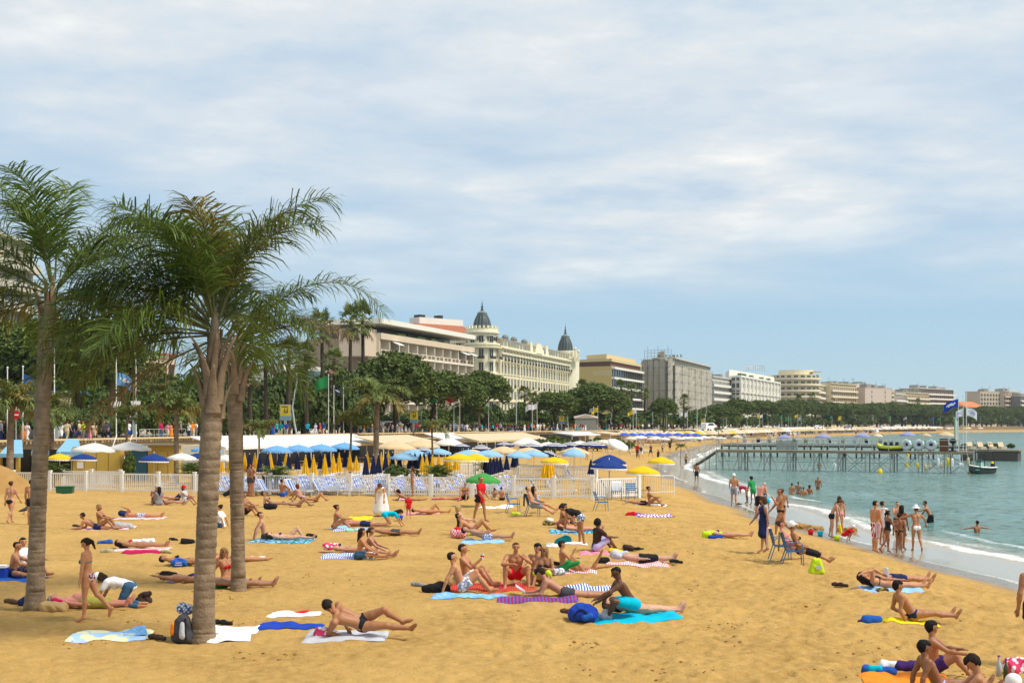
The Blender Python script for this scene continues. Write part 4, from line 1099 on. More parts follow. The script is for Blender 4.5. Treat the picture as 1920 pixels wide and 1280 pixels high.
for k in range(1,9):
 z=PROM_Z+3.3*k;mb=MB();mb.lathe([(R9,z-0.15),(R9+1.3,z-0.15),(R9+1.3,z+1.0),(R9+1.15,z+1.0),(R9+1.15,z),(R9,z)],36,(cx9.x,cx9.y,0));part('balcony',mb,M_c9s,r)
wm9=win_mesh(2.2,1.9,'plain',M_c9s,mull=3)
for k in range(1,9):
 for dg in range(-170,0,17):
  a=R(dg);link('window',wm9,r,Vector((cx9.x+(R9+.02)*math.cos(a),cx9.y+(R9+.02)*math.sin(a),PROM_Z+3.3*k+1.35))-Vector(r.location),a+math.pi/2)
mb=MB();mb.lathe([(R9-3,z9),(R9-3,z9+2.6),(0,z9+2.6)],24,(cx9.x,cx9.y,0));part('penthouse',mb,M_c9s,r)
mb=MB();mb.box((cx9.x+9.5,cx9.y-6,z9+1.6),(6,5,0.3));part('awning',mb,mat('yellow_awning',(0.78,0.58,0.02)),r)
flats('apartment_building','pale yellow stepped block with yellow awnings right of the curved block',corner(1532,740),corner(1556,790),zat(722,740),7,M_c9s,M_whitewall,awn='y',seed=7,gap=3.4)
flats('apartment_building','wide yellow block with long balconies and yellow awnings',corner(1558,765),corner(1606,800),zat(719,765),7,M_c9,M_c9s,awn='y',seed=8,gap=3.2)
flats('apartment_building','grey stucco house between the yellow block and the pink wall',corner(1606,810),corner(1640,850),zat(720,810),7,M_whitewall,M_whitewall,seed=9,balc=0.6)
M_pinkw=mat('pink_wall',(0.66,0.53,0.43),0.85,0.05,0.3)
r,f=flats('apartment_building','block with a tall blank pinkish side wall',corner(1622,800),corner(1672,812),zat(727,800),8,M_pinkw,M_pinkw,balc=0,roofbox=True,seed=10,gap=60,win=0.6)
flats('apartment_building','narrow cream block with balconies right of the pinkish wall',corner(1669,815),corner(1676,845),zat(730,815),8,M_c9s,M_c9s,seed=11)
flats('apartment_building','low white block with glazed balconies',corner(1677,830),corner(1702,870),zat(739,830),6,M_whitewall,M_whitewall,seed=12,balc=1.5)
flats('apartment_building','cream block with square loggias below the dark top block',corner(1698,860),corner(1742,900),zat(736,860),7,M_c9,M_c9s,seed=13)
flats('apartment_building','dark grey block with wide overhanging white balconies',corner(1722,900),corner(1788,945),zat(728,900),8,mat('dark_render',(0.30,0.27,0.23)),M_whitewall,seed=14,balc=2.2,gap=3.4)
r,f=flats('villa','low villa with bright orange tiled roof at the end of the bay',corner(1808,900),corner(1846,925),zat(764,900),3,M_pinkw,M_pinkw,balc=0,roofbox=False)
mb=MB();q0,q1,q2,q3=f.p(-1,0,1),f.p(f.L+1,0,1),f.p(f.L+1,0,-15),f.p(-1,0,-15);e0,e1=f.p(4,0,-7),f.p(f.L-4,0,-7)
mb.add([(q.x,q.y,f.z1+0.36) for q in(q0,q1,q2,q3)]+[(q.x,q.y,f.z1+4.6) for q in(e0,e1)],[(0,1,5,4),(1,2,5),(2,3,4,5),(3,0,4)]);part('tiled_roof',mb,mat('orange_tile',(0.58,0.17,0.05)),r)
flats('hotel','wide beige hotel with regular windows at the far right',corner(1838,950),corner(1882,962),zat(734,950),8,mat('far_beige',(0.60,0.49,0.35)),mat('far_beige_l',(0.55,0.47,0.36)),balc=0,seed=16,gap=3.0,win=1.8,wh=2.0)
flats('hotel','end wing of the far beige hotel with balconies',corner(1882,958),corner(1913,985),zat(734,958),8,MATS['far_beige'],MATS['far_beige_l'],balc=1.4,seed=17)
flats('apartment_building','dark block cut by the right edge of the view',corner(1913,960),corner(1950,980),zat(742,960),7,mat('dark_far',(0.20,0.20,0.18)),M_whitewall,seed=18)
# ------------------------------------------------------------- people: one continuous skin per body, clothes and hair as children
def A3(a,o,s):
 """limb direction: a = swing from hanging down (90 forward, 180 up), o = splay outward, s = side (+1 left)"""
 a,o=R(a),R(o)
 return Vector((math.sin(a)*math.cos(o),s*math.sin(o),-math.cos(a)*math.cos(o)))
def rc_sdf(P,a,b,ra,rb):
 ba=b-a;l2=float(ba.dot(ba))+1e-9
 pa=P-a
 t=np.clip((pa@ba)/l2,0,1)
 return np.linalg.norm(pa-t[...,None]*ba,axis=-1)-(ra+(rb-ra)*t)
def cyl_sdf(P,a,b,r):
 ba=b-a;Ln=math.sqrt(float(ba.dot(ba)))+1e-9;u=ba/Ln
 pa=P-a;t=pa@u
 rad=np.linalg.norm(pa-t[...,None]*u,axis=-1)-r
 ax=np.abs(t-Ln/2)-Ln/2
 return np.maximum(rad,ax)
class Grid:
 def __init__(s,lo,hi,h):
  s.lo,s.h=lo,h
  s.n=np.maximum(np.ceil((hi-lo)/h).astype(int)+1,4)
  s.ax=[lo[i]+h*np.arange(s.n[i]) for i in range(3)]
 def field(s):return np.full(tuple(s.n),0.5,np.float32)
 def sub(s,a,b,r):
  lo=np.minimum(a,b)-r;hi=np.maximum(a,b)+r
  i0=np.clip(np.floor((lo-s.lo)/s.h).astype(int),0,s.n-1);i1=np.clip(np.ceil((hi-s.lo)/s.h).astype(int)+1,1,s.n)
  sl=tuple(slice(int(i0[k]),int(i1[k])) for k in range(3))
  P=np.stack(np.meshgrid(*[s.ax[k][sl[k]] for k in range(3)],indexing='ij'),-1)
  return sl,P
 def union(s,Fd,prims,k=0.02):
  for a,b,ra,rb in prims:
   sl,P=s.sub(a,b,max(ra,rb)+0.045+s.h)
   if P.size==0:continue
   d=rc_sdf(P,a,b,ra,rb).astype(np.float32);f=Fd[sl]
   hh=np.maximum(k-np.abs(f-d),0)/k
   Fd[sl]=np.minimum(f,d)-hh*hh*k*0.25
  return Fd
 def cyls(s,Fd,cyls):
  for a,b,r in cyls:
   sl,P=s.sub(a,b,r+0.03+s.h)
   if P.size==0:continue
   Fd[sl]=np.minimum(Fd[sl],cyl_sdf(P,a,b,r).astype(np.float32))
  return Fd
def surface_nets(g,Fd):
 ins=Fd<0
 if not ins.any():return None
 n=Fd.shape
 c=[Fd[i:n[0]-1+i,j:n[1]-1+j,k:n[2]-1+k] for i in(0,1) for j in(0,1) for k in(0,1)]
 si=[x<0 for x in c]
 cnt=sum(x.astype(np.int8) for x in si)
 act=(cnt>0)&(cnt<8)
 idx=np.argwhere(act)
 if len(idx)==0:return None
 num=np.zeros((len(idx),3));cn=np.zeros(len(idx))
 vals=[x[act] for x in c]
 corners=[(i,j,k) for i in(0,1) for j in(0,1) for k in(0,1)]
 for p in range(8):
  for q in range(p+1,8):
   dlt=[abs(corners[p][m]-corners[q][m]) for m in range(3)]
   if sum(dlt)!=1:continue
   a,b_=vals[p],vals[q];x=(a<0)!=(b_<0)
   t=np.where(x,a/np.where(x,a-b_,1),0)
   for m in range(3):
    num[:,m]+=np.where(x,corners[p][m]+t*(corners[q][m]-corners[p][m]),0)
   cn+=x
 V=(idx+num/cn[:,None])*g.h+g.lo
 vid=np.full(act.shape,-1,np.int64);vid[act]=np.arange(len(idx))
 faces=[]
 for ax in range(3):
  o1,o2=[(1,2),(2,0),(0,1)][ax]
  sl0=[slice(1,-1)]*3;sl1=[slice(1,-1)]*3
  sl0[ax]=slice(0,n[ax]-1);sl1[ax]=slice(1,n[ax])
  A,B=ins[tuple(sl0)],ins[tuple(sl1)]
  e=np.argwhere(A!=B)
  if len(e)==0:continue
  fl=A[tuple(e.T)]
  base=e.copy()
  for m in range(3):
   if m!=ax:base[:,m]+=1
  def cell(d1,d2):
   q=base.copy();q[:,o1]-=d1;q[:,o2]-=d2
   return vid[tuple(q.T)]
  f=np.stack([cell(1,1),cell(0,1),cell(0,0),cell(1,0)],1)
  f[~fl]=f[~fl][:,::-1]
  faces.append(f)
 Fq=np.concatenate(faces)
 Fq=Fq[(Fq>=0).all(1)]
 return V,Fq
POSES=dict(stand=dict(t=0,thL=(3,3),shL=(-2,2),thR=(-3,3),shR=(-6,2),uaL=(4,12),faL=(16,4),uaR=(0,12),faR=(14,4)),walk=dict(t=4,thL=(24,2),shL=(8,1),thR=(-14,2),shR=(-38,1),uaL=(-16,9),faL=(2,4),uaR=(22,9),faR=(40,0)),knees=dict(t=-4,thL=(128,8),shL=(34,4),thR=(122,8),shR=(38,4),uaL=(48,8),faL=(86,-6),uaR=(52,8),faR=(84,-8)),longsit=dict(t=-14,thL=(92,6),shL=(84,4),thR=(92,6),shR=(84,4),uaL=(-34,14),faL=(-16,4),uaR=(-34,14),faR=(-16,4)),recline=dict(t=-52,thL=(94,5),shL=(86,4),thR=(94,5),shR=(84,4),uaL=(-8,16),faL=(62,0),uaR=(-8,16),faR=(60,0)),recline_knees=dict(t=-52,thL=(136,6),shL=(30,4),thR=(98,8),shR=(80,4),uaL=(-12,16),faL=(58,0),uaR=(-12,16),faR=(58,0)),supine=dict(t=-84,thL=(92,5),shL=(88,4),thR=(92,5),shR=(88,4),uaL=(84,22),faL=(88,8),uaR=(84,22),faR=(88,8),n=-80,hp=10),supine_knees=dict(t=-84,thL=(142,6),shL=(32,3),thR=(132,6),shR=(44,3),uaL=(84,22),faL=(90,8),uaR=(84,22),faR=(90,8),n=-80,hp=10),prone=dict(t=86,thL=(-88,5),shL=(-90,4),thR=(-88,5),shR=(-90,4),uaL=(110,55),faL=(92,-30),uaR=(110,55),faR=(92,-30),n=84,ftL=-96,ftR=-96),prone_elbows=dict(t=62,thL=(-86,6),shL=(-91,3),thR=(-86,6),shR=(-91,3),uaL=(24,14),faL=(86,-12),uaR=(24,14),faR=(86,-12),n=30,ftL=-98,ftR=-98),bend=dict(t=78,p=38,thL=(-6,5),shL=(-10,2),thR=(6,5),shR=(-4,2),uaL=(18,6),faL=(10,-2),uaR=(10,6),faR=(6,-2),n=60),kneel=dict(t=66,p=40,thL=(24,6),shL=(-86,3),thR=(34,6),shR=(-84,3),uaL=(30,8),faL=(36,-4),uaR=(24,8),faR=(28,-4),n=70,ftL=-92,ftR=-92),squat=dict(t=36,thL=(104,14),shL=(-24,6),thR=(100,14),shR=(-28,6),uaL=(44,8),faL=(60,-10),uaR=(44,8),faR=(60,-10),n=44),chair=dict(t=-16,thL=(86,8),shL=(44,4),thR=(84,8),shR=(50,4),uaL=(14,10),faL=(70,-8),uaR=(14,10),faR=(70,-8)),chair_long=dict(t=-22,thL=(80,6),shL=(66,3),thR=(78,6),shR=(68,3),uaL=(14,10),faL=(76,-10),uaR=(14,10),faR=(72,-10)),crossed=dict(t=8,thL=(98,48),shL=(70,-66),thR=(98,48),shR=(66,-60),uaL=(40,14),faL=(80,-10),uaR=(40,14),faR=(84,-10)),)
SKIN=dict(pale=(0.56,0.31,0.205),light=(0.46,0.225,0.13),tan=(0.42,0.185,0.085),pink=(0.56,0.23,0.16),brown=(0.29,0.12,0.055),deep=(0.16,0.065,0.032),dark=(0.075,0.035,0.02))
HAIR=dict(black=(0.012,0.010,0.010),dark=(0.022,0.014,0.010),brown=(0.06,0.032,0.016),auburn=(0.13,0.045,0.018),fair=(0.34,0.20,0.08),blond=(0.50,0.34,0.14),grey=(0.45,0.43,0.41))
def skin_mat(k):return mat('skin_'+k,SKIN[k],0.5,0.16,5.0,spec=0.35,objrand=0.26)
def hair_mat(k):return mat('hair_'+k,HAIR[k],0.75,0.6,30.0,0.8,60,spec=0.15)
CLOTH={}
def cloth(name,col,pat=None):
 """cloth material by colour word(s)"""
 if pat:return pattern_mat('cloth_'+name,*pat)
 return mat('cloth_'+name,col,0.9,0.16,9.0,0.4,30,spec=0.15)
C_=dict(black=(0.018,0.018,0.02),navy=(0.015,0.025,0.09),blue=(0.02,0.10,0.42),royal=(0.015,0.055,0.40),lightblue=(0.28,0.50,0.80),sky=(0.16,0.42,0.78),turquoise=(0.0,0.44,0.62),teal=(0.0,0.22,0.24),green=(0.02,0.26,0.07),lime=(0.50,0.68,0.02),olive=(0.34,0.31,0.06),yellow=(0.80,0.58,0.01),orange=(0.80,0.24,0.02),red=(0.62,0.012,0.02),crimson=(0.45,0.01,0.08),pink=(0.78,0.24,0.34),palepink=(0.80,0.52,0.50),purple=(0.24,0.06,0.50),darkpurple=(0.05,0.02,0.12),white=(0.80,0.79,0.80),grey=(0.24,0.24,0.26),lightgrey=(0.50,0.50,0.54),darkgrey=(0.06,0.06,0.07),brown=(0.10,0.055,0.03),darkbrown=(0.05,0.03,0.022),tan=(0.45,0.30,0.13),beige=(0.62,0.50,0.32),denim=(0.045,0.11,0.20),lilac=(0.50,0.45,0.72),khaki=(0.40,0.36,0.20),chairblue=(0.015,0.17,0.40),mint=(0.35,0.75,0.55))
PAT=dict(redstripe=('stripes',C_['crimson'],C_['white'],9.0),bluecheck=('checks',C_['navy'],C_['lightgrey'],26.0),bluefloral=('spots',C_['white'],(0.05,0.12,0.36),24.0),floral=('spots',C_['palepink'],(0.05,0.03,0.08),26.0),zebra=('stripes',C_['black'],C_['white'],10.0),bwcheck=('spots',C_['white'],C_['darkgrey'],20.0),greyfloral=('spots',C_['white'],(0.30,0.32,0.45),16.0),pinkplaid=('checks',C_['crimson'],C_['palepink'],22.0),blueplaid=('checks',C_['sky'],C_['lightblue'],16.0),multistripe=('stripes',(0.30,0.01,0.09),(0.10,0.10,0.35),4.0),redblanket=('stripes',(0.55,0.02,0.03),(0.50,0.10,0.04),6.0),paleblue=('spots',(0.75,0.75,0.45),(0.40,0.58,0.85),3.0),purplestripe=('stripes',C_['purple'],C_['white'],2.2),redwhite=('stripes',(0.70,0.10,0.14),C_['white'],7.0),bluewhite=('stripes',C_['blue'],C_['white'],5.0),pinkwhite=('spots',C_['white'],(0.70,0.05,0.14),12.0),swirl=('spots',C_['lightblue'],C_['sky'],9.0),teawhite=('spots',C_['lightblue'],C_['teal'],11.0),camo=('spots',C_['olive'],C_['brown'],14.0))
def cmat(name):
 if name in PAT:return pattern_mat('cloth_'+name,*PAT[name])
 return cloth(name,C_[name])
def make_person(name,pose,h=1.70,sex='m',build=1.08,skin='tan',hair=('dark','short'),wear=(),vox=0.02,near=False,face=True,extra=None,seed=0,**ov):
 """returns (root, materials used); local frame: x forward, y left, z up; the lowest point rests on z = 0"""
 p=dict(POSES[pose]);p.update(ov)
 s=h/1.75
 child=h<1.42
 hs=1.05 if not child else 1.05+0.42*(1.42-h)
 fem=sex=='f'
 v=lambda*a:Vector(a)
 tp=R(p.get('p',p['t']));tt=R(p['t'])
 pd=v(math.sin(tp),0,math.cos(tp));td=v(math.sin(tt),0,math.cos(tt))
 pf=v(math.cos(tp),0,-math.sin(tp));tf=v(math.cos(tt),0,-math.sin(tt))
 lean=R(p.get('lean',0))
 L0=v(0,1,0)
 tw=Matrix.Rotation(R(p.get('tw',0)),3,td)
 if lean:
  td=Matrix.Rotation(-lean,3,'X')@td;L0t=Matrix.Rotation(-lean,3,'X')@L0
 else:L0t=L0
 tl=tw@L0t;tf=tw@tf
 P0=v(0,0,0)
 waist=P0+pd*0.16;N=waist+td*0.36
 nn=R(p.get('n',p['t']*0.35));nd=v(math.sin(nn),0,math.cos(nn))
 if lean:nd=(nd+td*0.4).normalized()
 hf=Matrix.Rotation(R(p.get('hy',0)),3,nd)@(tw@v(math.cos(nn),0,-math.sin(nn)))
 hp=R(p.get('hp',0));hf=(hf*math.cos(hp)-nd*math.sin(hp)).normalized()
 hn=(nd-hf*nd.dot(hf)).normalized();hl=hn.cross(hf)
 H=N+nd*0.172*(1 if not child else 0.95)
 J={}
 shw=(0.165 if fem else 0.192)*(0.92 if child else 1)*(1+0.25*(build-1))
 for sd,sg in(('L',1),('R',-1)):
  hip=P0+L0*sg*(0.092 if fem else 0.085)
  th=A3(*p['th'+sd],sg);sh=A3(*p['sh'+sd],sg)
  knee=hip+th*0.43;ank=knee+sh*0.415
  fa_=p.get('ft'+sd,p['sh'+sd][0]+72)
  ftd=(A3(fa_,8,sg)).normalized()
  S=N-td*0.045+tl*sg*shw
  if 'fw' in p:S=S+tf*p['fw']*sg
  ua=A3(*p['ua'+sd],sg);fa=A3(*p['fa'+sd],sg)
  el=S+ua*0.285;wr_=el+fa*0.25
  hd=A3(*p.get('ha'+sd,(p['fa'+sd][0]+6,p['fa'+sd][1])),sg)
  J[sd]=dict(hip=hip,knee=knee,ank=ank,ft=ftd,S=S,el=el,wr=wr_,hd=hd,th=th,sh=sh,ua=ua,fa=fa,sg=sg)
 bl=build;B=1+0.55*(bl-1)
 head=[(H+hn*0.030+hf*0.004,H+hn*0.026-hf*0.030,0.076*hs,0.078*hs),(H+hn*0.015+hf*0.018,H-hn*0.066+hf*0.040,0.068*hs,0.040*hs),(H+hn*0.0+hf*0.02,H-hn*0.03+hf*0.040,0.064*hs,0.045*hs)]
 face_p=[(H+hn*0.012+hf*0.088*hs,H-hn*0.018+hf*0.106*hs,0.010,0.016),(H-hn*0.062+hf*0.070,H-hn*0.062+hf*0.078,0.02,0.018)]
 for sg in(1,-1):face_p.append((H+hl*sg*0.076*hs+hn*0.012-hf*0.012,H+hl*sg*0.078*hs-hn*0.022-hf*0.006,0.017,0.012))
 neck=[(N-td*0.05,H-hn*0.04-hf*0.015,0.058 if not fem else 0.05,0.052 if not fem else 0.044)]
 ribs,pel=[],[]
 for sg in(1,-1):
  ribs.append((N-td*0.13+tl*sg*0.082,waist+tl*sg*0.052,0.092*B,0.080*B if not fem else 0.068*B))
  ribs.append((N-td*0.045+tl*sg*0.03,N-td*0.055+tl*sg*(shw-0.02),0.058,0.052))
  pel.append((waist+L0*sg*0.050,P0+L0*sg*0.066+pd*0.02,(0.080 if not fem else 0.07)*B,0.098*B))
  pel.append((P0+L0*sg*0.075-pf*0.045-pd*0.03,P0+L0*sg*0.08-pf*0.03-pd*0.06,0.082,0.078))
  if fem and not child:ribs.append((N-td*0.19+tl*sg*0.075+tf*0.075,N-td*0.205+tl*sg*0.075+tf*0.10,0.055,0.042))
  elif not child:ribs.append((N-td*0.14+tl*sg*0.06+tf*0.035,N-td*0.15+tl*sg*0.10+tf*0.03,0.07,0.055))
 if bl>1.12:
  pel.append((waist+tf*0.05*bl-pd*0.06,waist+tf*0.06*bl-td*0.01+td*0.05,0.115*bl,0.10*bl))
 arms,legs,hands,feet={},{},{},{}
 thin=0.86 if child else(0.92 if fem else 1.0)
 thin*=1.05*(1+0.35*(bl-1))
 for sd in 'LR':
  j=J[sd]
  arms[sd]=[(j['S'],j['S']+j['ua']*0.12,0.058*thin,0.050*thin),(j['S'],j['el'],0.050*thin,0.037*thin),(j['el'],j['el']+j['fa']*0.09,0.038*thin,0.040*thin),(j['el']+j['fa']*0.09,j['wr'],0.038*thin,0.026*thin)]
  hands[sd]=[(j['wr'],j['wr']+j['hd']*0.075,0.026,0.030)]
  tf_=1.06 if fem and not child else 1.0
  back=j['ft']*-0.018
  legs[sd]=[(j['hip']-j['th']*0.0,j['hip']+j['th']*0.2,0.090*thin*tf_,0.076*thin*tf_),(j['hip']+j['th']*0.2,j['knee'],0.076*thin*tf_,0.052*thin),(j['knee'],j['knee']+j['sh']*0.13+back,0.050*thin,0.053*thin),(j['knee']+j['sh']*0.13+back,j['ank'],0.053*thin,0.033*thin)]
  feet[sd]=[(j['ank']+j['sh']*0.035-j['ft']*0.035,j['ank']+j['sh']*0.035+j['ft']*0.10,0.036,0.030),(j['ank'],j['ank']+j['sh']*0.045+j['ft']*0.145,0.034,0.022),(j['ank']+j['sh']*0.048+j['ft']*0.08,j['ank']+j['sh']*0.052+j['ft']*0.165,0.028,0.017)]
 body=neck+ribs+pel+arms['L']+arms['R']+legs['L']+legs['R']+feet['L']+feet['R']+hands['L']+hands['R']
 fac=head+(face_p if near else face_p[:1])
 roll=Matrix.Rotation(R(p.get('roll',0)),3,'X')
 T=lambda q:np.array(roll@Vector(q),float)*s
 TP=lambda pr:[(T(a),T(b_),ra*s,rb*s) for a,b_,ra,rb in pr]
 ctx=dict(J=J,P0=P0,pd=pd,pf=pf,L0=L0,waist=waist,N=N,td=td,tf=tf,tl=tl,H=H,hn=hn,hf=hf,hl=hl,hs=hs,ribs=ribs,pel=pel,arms=arms,legs=legs,head=head,feet=feet)
 allp=TP(body+fac)
 zmin=min(min(a[2]-ra,b_[2]-rb) for a,b_,ra,rb in allp)
 if 'zoff' in p:zmin-=p['zoff']
 sh_=np.array([0,0,-zmin-0.012])
 MV=lambda pr:[(a+sh_,b_+sh_,ra,rb) for a,b_,ra,rb in pr]
 allp=MV(allp)
 garments,gex=[],[]
 for w in wear:
  garments.append(garment(w,ctx))
 hst=hair_style(hair[1],ctx) if hair else None
 if hst:garments.append(dict(name='hair',mat=hair_mat(hair[0]),body='head',off=hst[2],prims=hst[0],cut=hst[1]))
 ext=[q for g in garments for q in g.get('prims',[])]
 extp=MV(TP(ext)) if ext else[]
 every=allp+extp
 lo=np.min([np.minimum(a-ra,b_-rb) for a,b_,ra,rb in every],0)-0.05-vox
 hi=np.max([np.maximum(a+ra,b_+rb) for a,b_,ra,rb in every],0)+0.05+vox
 g=Grid(lo,hi,vox)
 Fb=g.union(g.field(),MV(TP(body)),0.022*s)
 Fb=g.union(Fb,MV(TP(fac)),0.014*s)
 root=empty(name)
 res=surface_nets(g,Fb)
 V,Fq=res
 bm_v,bm_f=V,Fq
 if vox<0.034:
  hb=MB()
  for sd in 'LR':
   j=J[sd];d=j['hd'].normalized();sg=j['sg']
   sidev=d.cross(Vector((0,0,1)));sidev=sidev.normalized() if sidev.length>0.15 else Vector((0,1,0))
   palm=sidev.cross(d).normalized()*(-1 if p.get('grip'+sd) else 1)
   curl=p.get('curl',0.35)
   for q,(ln,o_) in enumerate(((0.070,-0.025),(0.080,-0.009),(0.076,0.008),(0.060,0.024))):
    b0=j['wr']+d*0.082+sidev*o_
    m1=b0+d*ln*0.55-palm*ln*0.10*curl*2;m2=m1+d*ln*0.42-palm*ln*0.45*curl*1.6
    hb.tube([b0-d*0.02,m1,m2],[0.0105,0.0095,0.007],5)
   t0=j['wr']+d*0.035+sidev*(-0.026)
   hb.tube([t0,t0+d*0.03-sidev*0.022,t0+d*0.058-sidev*0.026-palm*0.012],[0.012,0.0105,0.008],5)
  hv=np.array([T(q)+sh_ for q in hb.v]);o_=len(bm_v)
  quads=np.array([f for f in hb.f if len(f)==4])+o_
  caps_=[f for f in hb.f if len(f)==5]
  tri=np.array([(f[0]+o_,f[1]+o_,f[2]+o_,f[3]+o_) for f in caps_])
  bm_v=np.concatenate([bm_v,hv]);bm_f=np.concatenate([bm_f,quads,tri])
 link('body',np_mesh('body',bm_v,bm_f,skin_mat(skin)),root)
 Fh=None
 for gm in garments:
  if gm['body']=='own':
   G=g.union(g.field(),MV(TP(gm['prims'])),0.03*s)
  elif gm['body']=='head':
   Fh=g.union(g.field(),MV(TP(head)),0.014*s)-gm['off']*s
   if gm['cut']:
    P=np.stack(np.meshgrid(*g.ax,indexing='ij'),-1)
    Hc=T(ctx['H'])+sh_;f_=T(hf)/s;n_=T(hn)/s
    q=(P-Hc)/s;fwd=q@f_;up=q@n_
    a_,b_,c_=gm['cut']
    keep=np.maximum(np.minimum(fwd-a_,-(up-c_)),-(up-b_))
    Fh=np.maximum(Fh,keep.astype(np.float32)*s)
   if gm['prims']:Fh=g.union(Fh,MV(TP(gm['prims'])),0.02*s)
   G=Fh
  else:
   src=Fb
   G=src-gm['off']*s
   Rg=g.field()
   if gm.get('caps'):
    for a,b_,ra,rb in MV(TP(gm['caps'])):
     sl,P=g.sub(a,b_,max(ra,rb)+0.03+vox)
     Rg[sl]=np.minimum(Rg[sl],rc_sdf(P,a,b_,ra,rb).astype(np.float32))
   if gm.get('cyl'):
    Rg=g.cyls(Rg,[(T(a)+sh_,T(b_)+sh_,r*s) for a,b_,r in gm['cyl']])
   G=np.maximum(G,Rg)
   if gm.get('prims'):G=g.union(G,MV(TP(gm['prims'])),0.02*s)
  r_=surface_nets(g,G)
  if r_ is not None and gm['name'] in('hair',) and vox<0.03:
   V_=r_[0];r_=(V_+0.014*s*np.stack([vnoise(V_[:,0]*38+V_[:,2]*9,V_[:,1]*38+V_[:,2]*17,3+i)-0.5 for i in range(3)],1)*np.array([1,1,0.6]),r_[1])
  if r_ is not None:link(gm['name'],np_mesh(gm['name'],r_[0],r_[1],gm['mat']),root)
 if near and face:
  TT=lambda q:T(q)+sh_
  for sg in(1,-1):
   e=MB();e.ball(TT(H+hl*sg*0.031*hs+hn*0.012+hf*0.078*hs),0.0095*s,6,4)
   e.build('eye',mat('eye_dark',(0.05,0.03,0.02),0.3),root,smooth=True)
   e=MB();e.tube([TT(H+hl*sg*0.016*hs+hn*0.034+hf*0.083*hs),TT(H+hl*sg*0.046*hs+hn*0.033+hf*0.070*hs)],0.004*s,4)
   e.build('eyebrow',hair_mat(hair[0] if hair else 'dark'),root)
  e=MB();e.tube([TT(H+hl*0.022-hn*0.046+hf*0.083),TT(H-hn*0.047+hf*0.091),TT(H-hl*0.022-hn*0.046+hf*0.083)],[0.004*s,0.007*s,0.004*s],5)
  e.build('mouth',mat('lips',(0.30,0.07,0.06),0.5),root)
 ctx['T']=lambda q:T(q)+sh_
 return root,ctx
